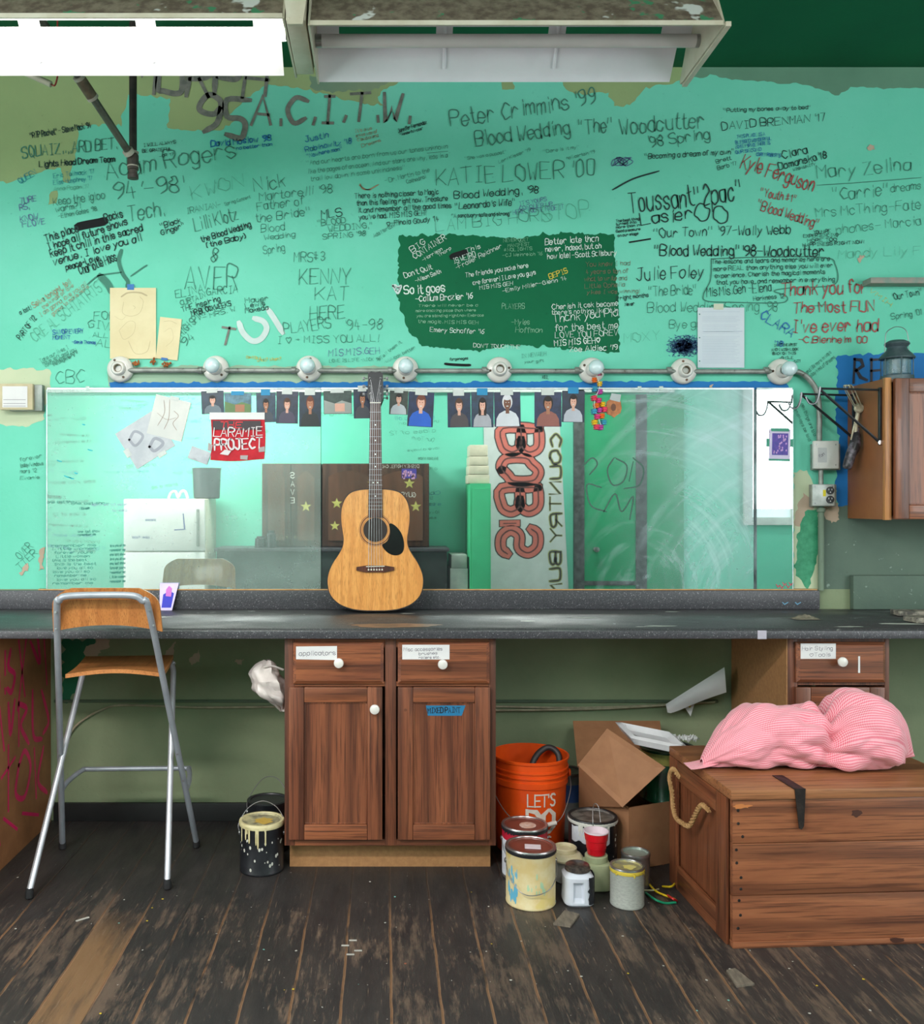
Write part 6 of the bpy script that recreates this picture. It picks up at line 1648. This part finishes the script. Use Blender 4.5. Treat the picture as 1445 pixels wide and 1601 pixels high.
# ------------------------------------------------------------------ fluorescent fixtures
WE = mat('white_enamel_reflector', (232,232,238), (226,226,232), 6, rough=.4)
DUSTY = mat('dusty_rusted_housing', (128,116,98), (92,78,64), 30, rough=.8, spots=[((60,130,90), 12, .66), ((206,206,200), 9, .64)])
CRM = mat('cream_enamel', (196,190,172), (180,172,150), 8, rough=.4)
def fixture(x0, x1, dz, label, lit, slots, tubex=None, oy=0, parent_y=0):
    t = thing('fluorescent_light', label, 'ceiling light', ((x0+x1)/2, 2.76+oy, 2.84+dz), 0, 'fluorescent fixtures')
    # far reflector wing with slots along its upper part
    P = lambda s: (2.80+.15*s+oy, 2.85-.15*s+dz)
    b = B()
    def strip(xa, xb, s0, s1):
        y0, z0 = P(s0); y1, z1 = P(s1); th = .0018
        b.add([(xa,y0,z0),(xb,y0,z0),(xb,y1,z1),(xa,y1,z1),(xa,y0+th,z0+th),(xb,y0+th,z0+th),(xb,y1+th,z1+th),(xa,y1+th,z1+th)], [(0,1,2,3),(7,6,5,4),(0,4,5,1),(1,5,6,2),(2,6,7,3),(3,7,4,0)])
    strip(x0, x1, 0, .225); strip(x0, x1-.035, .325, 1.0)
    xs = [x0]+[v for s in slots for v in s]+[x1]
    for k in range(0, len(xs), 2): strip(xs[k], xs[k+1], .2252, .3248)
    for k in range(1, len(slots)):
        xm = (slots[k-1][1]+slots[k][0])/2; y0, z0 = P(.02); y1, z1 = P(.8); b.tube([(xm,y0-.003,z0-.003),(xm+.004,y1-.002,z1-.002)], .005, 8)
    obj('reflector', b, WE, t, smooth=False)
    b = B()
    b.box(x0, 2.70+oy, 2.8502+dz, x1, 2.80+oy, 2.905+dz, .003)
    obj('housing', b, WE, t)
    b = B().add([(x0,2.58+oy,2.70+dz),(x1,2.58+oy,2.70+dz),(x1,2.70+oy,2.85+dz),(x0,2.70+oy,2.85+dz),(x0,2.5785+oy,2.7018+dz),(x1,2.5785+oy,2.7018+dz),(x1,2.6985+oy,2.8518+dz),(x0,2.6985+oy,2.8518+dz)], [(0,1,2,3),(7,6,5,4),(0,4,5,1),(1,5,6,2),(2,6,7,3),(3,7,4,0)])
    b.mi = 1; b.box(x0, 2.5765+oy, 2.690+dz, x1, 2.582+oy, 2.703+dz)
    obj('near_reflector', b, [DUSTY, CRM], t, smooth=False, label='dusty outer side of the near reflector')
    b = B()
    for x in (x0, x1):
        s = 1 if x == x1 else -1
        pts = [(2.575,2.688),(2.60,2.688),(2.925,2.692),(2.955,2.695),(2.957,2.705),(2.81,2.905),(2.69,2.905)]
        b.prism([(a+oy,c+dz) for a, c in pts], lambda a, c, d: (x+s*d, a, c), .006)
        b.mi = 0
    if not lit: b.box(x1+.006, 2.575+oy, 2.686+dz, x1+.022, 2.955+oy, 2.70+dz, .002)
    islands('end_plate', b, CRM, t)
    tm = emit('lit_fluorescent_tube', (255,250,240), 16) if lit else mat('unlit_tube', (212,206,204), (204,198,196), 5, rough=.25)
    for k, (ty, tz) in enumerate(((2.775,2.744),)):
        b = B().cyl((x0+.02,ty+oy,tz+dz), (x1-.012,ty+oy,tz+dz), .019, n=20); tb_ = obj('tube', b, tm, t)
        b = B().cyl((x0+.001,ty+oy,tz+dz), (x0+.0195,ty+oy,tz+dz), .0192, n=20); b.cyl((x1-.0115,ty+oy,tz+dz), (x1-.0005,ty+oy,tz+dz), .0192, n=20); obj('tube_cap', b, SIL, tb_)
    for xx in (x0+.15, x1-.15):
        b = B().tube([(xx,2.75+oy,2.9052+dz), (xx,2.75+oy,CZ-.0005)], .005, 8); obj('hanger_rod', b, STEEL, t)
    return t
fixture(-1.49, -.282, .02, 'lit fluorescent light hanging at the upper left above the pipes', True, [(-1.42,-1.12),(-1.055,-.76),(-.70,-.40)])
fixture(-.205, .945, 0, 'unlit fluorescent light hanging in the middle, right of the lit one', False, [(-.137,.161),(.212,.506),(.559,.853)])
b = B(); b.prism([(-.2755,2.905),(-.212,2.905),(-.2125,2.76),(-.224,2.684),(-.266,2.684),(-.2755,2.76)], lambda a, c, d: (a, 2.56+d, c), .012); b.box(-.272, 2.5725, 2.70, -.218, 2.90, 2.90, .004)
b.lathe([(.003,0),(0,.001)], (-.262,2.56,2.70), 'y', 8); b.lathe([(.003,0),(0,.001)], (-.232,2.56,2.70), 'y', 8)
one('fixture_connector', b, CRM, 'cream metal connector box between the lit and unlit fluorescent lights', 'connector')
# rows of the same lights hang over the rest of the room (they light the wall and everything below)
fixture(-2.05, -.85, .22, 'lit fluorescent light over the middle of the room, left one', True, [(-1.98,-1.68),(-1.6,-1.3),(-1.25,-.95)], oy=-2.35)
fixture(.75, 1.95, .22, 'lit fluorescent light over the middle of the room, right one', True, [(.82,1.1),(1.18,1.5),(1.56,1.86)], oy=-2.35)
# ------------------------------------------------------------------ pipes at the upper left
IRP = mat('black_iron_pipe', (36,34,32), (56,50,44), 26, rough=.5, metal=.2, spots=[((120,116,108), 24, .68)])
IRG = mat('grey_green_iron_pipe', (86,90,78), (66,66,58), 20, rough=.5, metal=.2)
pv = thing('vertical_pipe', 'black vertical iron pipe hanging from the ceiling with a tee fitting', 'pipe', (PX(208,3.6),3.6,2.9))
X = PX(208,3.6)
b = B().tube([(X,3.6,PZ(243,3.6)), (X,3.6,CZ-.0005)], .0145, 14); obj('pipe', b, IRP, pv)
b = B().lathe([(.0145,0), (.021,.002), (.021,.016), (.017,.018), (.017,.034), (.0215,.036), (.0215,.092), (.018,.096)], (X,3.6,PZ(280,3.6)), 'z', 18); obj('tee_fitting', b, mat('brown_cast_fitting', (70,60,52), (50,44,40), 24, rough=.6), pv)
b = B()
for v in (240, 262): b.lathe([(.019,0), (.0225,.002), (.0225,.006), (.019,.008)], (X,3.6,PZ(v,3.6)), 'z', 18)
obj('white_joint_ring', b, flat('pipe_sealant', (170,164,150)), pv)
pd = thing('slanted_pipe', 'grey green slanted iron pipe meeting the black vertical pipe', 'pipe', (PX(160,3.4),3.4,2.8))
p0 = Vector((X-.006,3.575,PZ(240,3.575))); p1 = Vector((PX(118,3.30),3.30,PZ(112,3.30))); p2 = p0+(p1-p0)*1.9
p2 = p0+(p1-p0)*((CZ-.012-p0.z)/(p1.z-p0.z))
b = B().tube([p0, p2], .0145, 14); obj('pipe', b, IRG, pd)
b = B().tube([p0.lerp(p1,.70), p0.lerp(p1,.92)], .021, 14); obj('coupling', b, mat('tan_brown_fitting', (112,96,76), (86,74,58), 24, rough=.6), pd)
b = B()
for k in (.69,.92): b.tube([p0.lerp(p1,k), p0.lerp(p1,k+.03)], .0225, 14)
b.tube([p0.lerp(p1,.0), p0.lerp(p1,.045)], .022, 14); obj('white_joint_ring', b, flat('pipe_sealant', (170,164,150)), pd)
b = B().tube([(PX(-40,3.3),3.3,PZ(78,3.3)), (PX(80,3.3),3.3,PZ(132,3.3))], .011, 12)
ctb = one('ceiling_rod', b, flat('cream_rod', (186,182,160)), 'cream slanted rod with a red wire below the lit fluorescent light, far left', 'rod')
b = B().tube([(PX(80,3.3),3.3,PZ(132,3.3)), (PX(86,3.3),3.3,PZ(133,3.3)), (PX(90,3.3),3.3,PZ(118,3.3)), (PX(90,3.3),3.3,PZ(100,3.3))], .003, 8, sm=5); obj('wire', b, flat('red_wire', (150,50,44)), ctb, label='red wire')
struct('trim_3', B().tube([(PX(90,3.3),3.3,PZ(104,3.3)), (PX(90,3.3),3.3,CZ-.0005)], .003, 8), flat('red_wire', (150,50,44)))
b = B().box(PX(1354,3.94), 3.90, PZ(446,3.94), 2.55, 3.9675, PZ(437,3.94), .002)
one('wall_shelf_bracket', b, mat('painted_shelf_metal', (120,140,128), (150,140,130), 30, rough=.6), 'grey perforated metal shelf strip on the right of the wall, above the blue paint', 'shelf')

# ------------------------------------------------------------------ facing side of the room, seen in the mirrors
YO = YB
def OX(u, d=8.5): return (u-600)*d/FP
def OZ(v, d=8.5): return H-(v-784)*d/FP
DKW = wood('dark_walnut_doors', (84,56,42), (66,44,34), (46,30,24), 'z', 6, .4, .15)
def star(b, x, z, r, y):
    b.add([(x+(r if k % 2 == 0 else r*.42)*math.sin(math.pi*k/5), y, z+(r if k % 2 == 0 else r*.42)*math.cos(math.pi*k/5)) for k in range(10)]+[(x,y,z)], [(k,(k+1)%10,10) for k in range(10)])
GOLDS = mat('gold_paper', (196,190,110), (170,164,90), 20, rough=.4, metal=.2); WL = flat('white_letter_paint', (220,220,210))
def cupboard(x0, x1, label, stars, letters, y=-.30):
    t = thing('cupboard', label, 'cupboard', ((x0+x1)/2, YO, .96))
    b = B().box(x0, YO+.004, .963, x1, y, 1.70, .003); obj('carcass', b, DKW, t)
    n = 2; w = (x1-x0)/n
    for k in range(n):
        a0, a1 = x0+w*k+.006, x0+w*(k+1)-.006
        d = obj('door', B().box(a0, y+.0005, .97, a1, y+.018, 1.692, .003), DKW, t)
        # arched raised panel
        m = .05; pts = [(a0+m,1.02),(a1-m,1.02),(a1-m,1.58),(a1-m-.03,1.60)]+[(a1-m-.03-(a1-a0-2*m-.06)*q/8, 1.60+.035*math.sin(math.pi*q/8)) for q in range(1,8)]+[(a0+m+.03,1.60),(a0+m,1.58)]
        b = B().prism(pts, lambda a, c, dd: (a, y+.0185+dd, c), .005); obj('raised_panel', b, mat('walnut_raised', (98,66,50), (78,54,42), 8, stretch=(1,1,.15), rough=.4), d)
        b = B().lathe([(.006,-.0), (.012,-.012), (.012,-.02), (0,-.022)], ((a1-.03 if k == 0 else a0+.03), y+.0185, 1.05), 'y', 12); obj('knob', b, mat('tarnished_brass', (110,98,74)), d)
    b = B()
    for x, z, r in stars: star(b, x, z, r, y+.0245)
    if stars: obj('star', b, GOLDS, t, smooth=False, label='gold paper stars')
    if letters:
        b = B()
        for tx, x, z, h, vert in letters:
            if vert:
                for q, ch in enumerate(tx): stroke_text(b, ch, -x*100, -(z-q*h*1.6)*100, -x*100+h*70, -(z-q*h*1.6)*100, h*100, h*18, lambda u, v: (-u*.01, y+.0246, -v*.01), .1)
            else: stroke_text(b, tx, -x*100, -z*100, -x*100+h*80*len(tx), -z*100, h*100, h*16, lambda u, v: (-u*.01, y+.0246, -v*.01), .1)
        obj('lettering', b, WL, t, smooth=False, label='white hand lettering')
    return t
d_ = 8.2
cupboard(OX(410,d_), OX(502,d_), 'walnut cupboard lettered SAVE, reflected left of the guitar', [(OX(479,d_),OZ(792,d_),.05)], [('SAVE', OX(461,d_), OZ(747,d_), .047, True)])
cu = cupboard(OX(504,d_), OX(671,d_), 'walnut cupboard with gold stars, reflected behind the guitar', [(OX(527,d_),OZ(787,d_),.05),(OX(640,d_),OZ(756,d_),.05),(OX(650,d_),OZ(792,d_),.05),(OX(580,d_),OZ(755,d_),.03),(OX(524,d_),OZ(822,d_),.045)], [('GUYS',OX(650,d_),OZ(777,d_),.04,False),('DISNEY HOTEL CAL',OX(655,d_),1.70-.012-.026,.026,False)])
b = B().box(OX(628,d_), -.2755, OZ(748,d_), OX(651,d_), -.2745, OZ(733,d_)); b.mi = 1; r9 = random.Random(1)
for _ in range(14): x = r9.uniform(OX(630,d_), OX(649,d_)); z = r9.uniform(OZ(746,d_), OZ(736,d_)); b.box(x-.008, -.2744, z-.02, x+.008, -.2740, z+.008)
obj('photo', b, [flat('violet_photo', (70,60,150)), flat('pinkish_photo', (200,150,190))], cu, smooth=False)
ds = thing('sideboard', 'dark low sideboard under the reflected walnut cupboards', 'sideboard', (-.3,-.3,0))
b = B().box(-1.45, YO+.02, 0, .55, -.16, .93, .004); obj('carcass', b, mat('dark_green_black_wood', (36,44,42), (28,34,34), 12, rough=.4), ds)
b = B().box(-1.47, YO+.02, .9302, .57, -.14, .960, .004); obj('top_board', b, LAME, ds)
for k, (u, h_, r_) in enumerate(((407,.10,.05),(424,.15,.042))):
    x = OX(u,8.1); b = B().lathe([(r_,.0),(r_*1.02,.01),(r_*.95,h_*.8),(r_*.7,h_*.85),(r_*.7,h_),(0,h_)], (x, -.22 if k else -.23, .9605), 'z', 24)
    one('canister', b, BLKM, ['low black canister on the reflected sideboard','taller black lidded canister on the reflected sideboard'][k], 'canister', 'black canisters on the reflected sideboard')
# fridge
fr = thing('refrigerator', 'white refrigerator reflected at the left of the mirror', 'refrigerator', (-1.87,-.3,0)); d2 = 7.95
WF = mat('white_appliance', (212,214,210), (204,206,202), 4, rough=.35)
b = B().box(-2.23, YO+.03, .02, -1.53, -.085, 1.388, .01); obj('fridge_body', b, mat('off_white_fridge_side', (196,192,172), (186,182,162), 5, rough=.45), fr)
b = B().box(-2.228, -.0845, .03, -1.532, -.045, .93, .01); obj('door', b, WF, fr); b = B().box(-2.228, -.0845, .94, -1.532, -.045, 1.386, .01); dd = obj('freezer_door', b, WF, fr)
b = B().box(-1.60, -.0445, .98, -1.575, -.02, 1.30, .006); obj('handle', b, GALV, dd)
rt.seed(5); b = B()
for tx, x, z, h in (('L',-1.70,1.12,.13),('notes for the fridge',-2.2,1.33,.02),('clean up',-2.2,1.28,.02),('please',-1.95,1.2,.02),('label food',-2.0,1.05,.02)):
    stroke_text(b, tx, -x*100, -z*100, -x*100+h*75*len(tx), -z*100, h*100, 1.8 if tx == 'L' else .5, lambda u, v: (-u*.01, -.0440, -v*.01))
obj('lettering', b, PEN['p'], dd, smooth=False)
b = B().lathe([(.10,.0),(.115,.01),(.125,.25),(.13,.27),(.12,.272),(.11,.02),(0,.015)], (OX(322,8.15),-.30,1.3885), 'z', 28, .8); one('waste_bin', b, mat('charcoal_bin', (62,68,72), (50,56,60), 8), 'dark grey bin standing on the reflected refrigerator', 'bin')
b = B().tube([(OX(264,8.1),-.2,1.391),(OX(268,8.1),-.2,1.44),(OX(275,8.1),-.2,1.45),(OX(279,8.1),-.2,1.40),(OX(284,8.1),-.2,1.45),(OX(290,8.1),-.2,1.45),(OX(294,8.1),-.2,1.392)], .012, 10, sm=5); one('white_cable', b, PAPER, 'white looped cord on top of the reflected refrigerator', 'cord')
# locker, stacked boxes, tray
lk = thing('locker', 'green painted locker reflected left of the lettered sign', 'locker', (.86,-.4,0)); GL = wallmat('green_locker_paint', (60,176,124), (52,160,110))
b = B().box(.75, YO+.02, 0, .93, -.15, 1.52, .004); obj('locker_body', b, GL, lk)
b = B().box(.765, -.1495, .05, .915, -.135, 1.48, .004); obj('door', b, GL, lk)
for k, (w, z0, z1) in enumerate(((.095,1.521,1.60),(.09,1.601,1.68),(.085,1.681,1.76),(.08,1.761,1.86))):
    b = B().box(.83-w, -.45, z0, .83+w, -.2, z1-.001, .01); one('storage_tub', b, mat('beige_tub', (206,200,176), (190,186,164), 9, rough=.5), ['beige tub at the bottom of the stack on the reflected locker','second beige tub up on the reflected locker','third beige tub up on the reflected locker','topmost beige tub on the reflected locker'][k], 'storage tub', 'stacked beige tubs on the reflected locker')
b = B().box(.58, YO+.03, .0, .735, -.2, .78, .006); b.box(.59, YO+.04, .781, .73, -.21, .90, .01); one('white_crate', b, mat('pale_grey_crate', (180,190,180), (160,172,166), 8), 'pale grey crate reflected between the sideboard and the locker', 'crate')
# lettered sign board
sg = thing('sign_board', 'tall pale grey sign with sideways salmon red lettering, seen in the mirror', 'sign', (1.29,YO+.02,0))
sx0, sx1, sz0, sz1 = .935, 1.66, .02, 2.07
b = B().prism([(sx0,sz0),(sx1+.06,sz0),(sx1-.05,sz1),(sx0-.02,sz1)], lambda a, c, d: (a, YO+.004+d, c), .012); obj('board', b, mat('pale_grey_board', (192,200,198), (182,190,188), 6, rough=.6), sg)
rt.seed(4)
# reader faces -y, so his right is -x: text turned clockwise has its letter tops towards -x
def st2(tx, z0, z1, xb, h, layers):
    for w, m, off in layers:
        rt.seed(4); b = B()
        stroke_text(b, tx, -z0*100, 0, -z1*100, 0, h*100, w*100, lambda u, v: (xb+v*.01, YO+off, -u*.01), .0)
        obj('lettering', b, m, sg, smooth=False)
# in the mirror letter tops point left ... sign seen with BOB'S on the left, COUNTRY on the right
st2("BOB'S", 2.03, .90, 1.41, .33, [(.115, flat('dark_outline', (52,48,46)), .0165), (.092, flat('salmon_paint', (200,104,92)), .0170), (.014, flat('maroon_core', (90,48,46)), .0176)])  # thin maroon core line down the middle of each letter stroke
st2('COUNTRY BUNKER', 1.98, .06, 1.62, .095, [(.040, flat('olive_outline', (150,154,92)), .0165), (.020, flat('dark_outline', (52,48,46)), .0170)])
# green door with black edges, window beyond it
DG = wallmat('green_door_paint', (44,150,104), (36,136,94), .2, ((30,60,50), 7, .70))
d1_ = struct('door_1', B().box(1.83, YO+.001, .0, 2.74, YO+.035, 2.34, .003), DG)
b = B().box(1.735, YO+.001, 0, 1.83-.001, YO+.05, 2.42, .003); b.box(2.30, YO+.0355, 0, 2.40, YO+.042, 2.34); b.box(1.8305, YO+.0355, .60, 2.30, YO+.042, .64)
obj('door_frame', b, mat('scuffed_black_paint', (50,54,54), (80,86,84), 18, rough=.5), d1_, kind='structure')
b = B().lathe([(.02,-.0),(.02,-.01),(.009,-.014),(.009,-.04),(.024,-.05),(.024,-.065),(0,-.07)], (1.93,YO+.0425,.93), 'y', 20); obj('door_handle', b, SIL, d1_, kind='structure')
w1 = struct('window_1', B().box(3.36, YO+.001, 1.22, 4.16, YO+.012, 2.55), emit('daylit_blind', (214,226,230), .75), smooth=False)
b = B()
for x0, x1_ in ((3.29,3.36),(3.72,3.75),(4.16,4.23)): b.box(x0, YO+.001, 1.15, x1_, YO+.05, 2.62, .003)
b.box(3.3605, YO+.0125, 1.15, 4.1595, YO+.05, 1.22, .003); b.box(3.3605, YO+.0125, 2.55, 4.1595, YO+.05, 2.62, .003); obj('window_frame', b, flat('white_window_paint', (214,220,216)), w1, kind='structure')
w2 = struct('window_2', B().box(-3.35, YO+.001, 2.40, 2.6, YO+.012, 3.05), emit('glowing_fill_pane', (226,238,244), 2.6), smooth=False)  # added strip of glowing panes, above what the mirrors show, for frontal fill
b = B().box(-3.40, YO+.001, 2.36, 2.65, YO+.05, 2.40, .003); b.box(-3.40, YO+.001, 3.05, 2.65, YO+.05, 3.09, .003); b.box(-3.40, YO+.001, 2.4005, -3.35, YO+.05, 3.0495); [b.box(q, YO+.001, 2.4005, q+.05, YO+.05, 3.0495) for q in (-2.2,-1.2,-.2,.8,1.8,2.6)]; obj('window_frame', b, flat('white_window_paint', (214,220,216)), w2, kind='structure')

# side windows added out of view: glowing panes for soft fill from both sides
for n_, xw, sg_ in ((3, XL, 1), (4, XR, -1)):
    w3 = struct('window_%d' % n_, B().box(xw+sg_*.001, .1, .6, xw+sg_*.012, 2.1, 2.9), emit('glowing_fill_pane', (226,238,244), 2.6), smooth=False)
    b = B()
    for y0 in (.04, 1.08, 2.1): b.box(xw+sg_*.0125, y0, .54, xw+sg_*.05, y0+.06, 2.96, .003)
    b.box(xw+sg_*.0125, .1005, .54, xw+sg_*.05, 2.0995, .6, .003); b.box(xw+sg_*.0125, .1005, 2.9, xw+sg_*.05, 2.0995, 2.96, .003); obj('window_frame', b, flat('white_window_paint', (214,220,216)), w3, kind='structure')
# ------------------------------------------------------------------ light
def area(name, loc, size, sy, power, rot, col=(1,1,1), spread=None):
    L = bpy.data.lights.new(name, 'AREA'); L.shape = 'RECTANGLE'; L.size = size; L.size_y = sy; L.energy = power; L.color = col
    if spread: L.spread = spread
    o = bpy.data.objects.new(name, L); C.objects.link(o); o.location = loc; o.rotation_euler = rot; return o
area('tube_light_over_room_left', (-1.45,.42,2.89), 1.15, .30, 125, (0,0,0), (1,.93,.91))
area('tube_light_over_room_right', (1.35,.42,2.89), 1.15, .30, 40, (0,0,0), (1,.93,.91))
area('tube_light_upper_left', (-.89,2.74,2.70), 1.10, .20, 10, (0,0,0), (1,.97,.93))
area('window_daylight', (3.76,YO+.06,1.9), .8, 1.2, 30, (R(90),0,0), (.9,.96,1))
area('high_fill_light', (-.5,YO+.06,2.7), 5.4, .6, 30, (R(72),0,0), (1,.95,.97))  # added fill lamp in front of the high glowing panes
area('left_fill_light', (XL+.08,1.1,1.75), 2.0, 2.4, 88, (R(90),0,R(-65)), (1,.95,.95))  # added fill lamp by the unseen left pane
area('right_fill_light', (XR-.08,1.1,1.75), 2.0, 2.4, 50, (R(90),0,R(65)), (1,.95,.95))  # weaker fill lamp, added by the unseen right pane
wd = bpy.data.worlds.new('World'); bpy.context.scene.world = wd; wd.use_nodes = True
wd.node_tree.nodes['Background'].inputs[0].default_value = (.75,.85,1,1); wd.node_tree.nodes['Background'].inputs[1].default_value = .5
# ------------------------------------------------------------------ camera
cam = bpy.data.cameras.new('camera'); co = bpy.data.objects.new('camera', cam); C.objects.link(co)
cam.sensor_fit = 'HORIZONTAL'; cam.sensor_width = 36; cam.lens = 36*FP/1445
co.location = (0,0,H); co.rotation_euler = (R(90),0,0); cam.clip_start = .02
bpy.context.scene.camera = co
cam.shift_x = (722.5-VX)/1445; cam.shift_y = -(800.5-VY)/1445
vs = bpy.context.scene.view_settings; vs.view_transform = 'Standard'; vs.look = 'None'; vs.exposure = -0.08; vs.gamma = 1; vs.use_curve_mapping = False
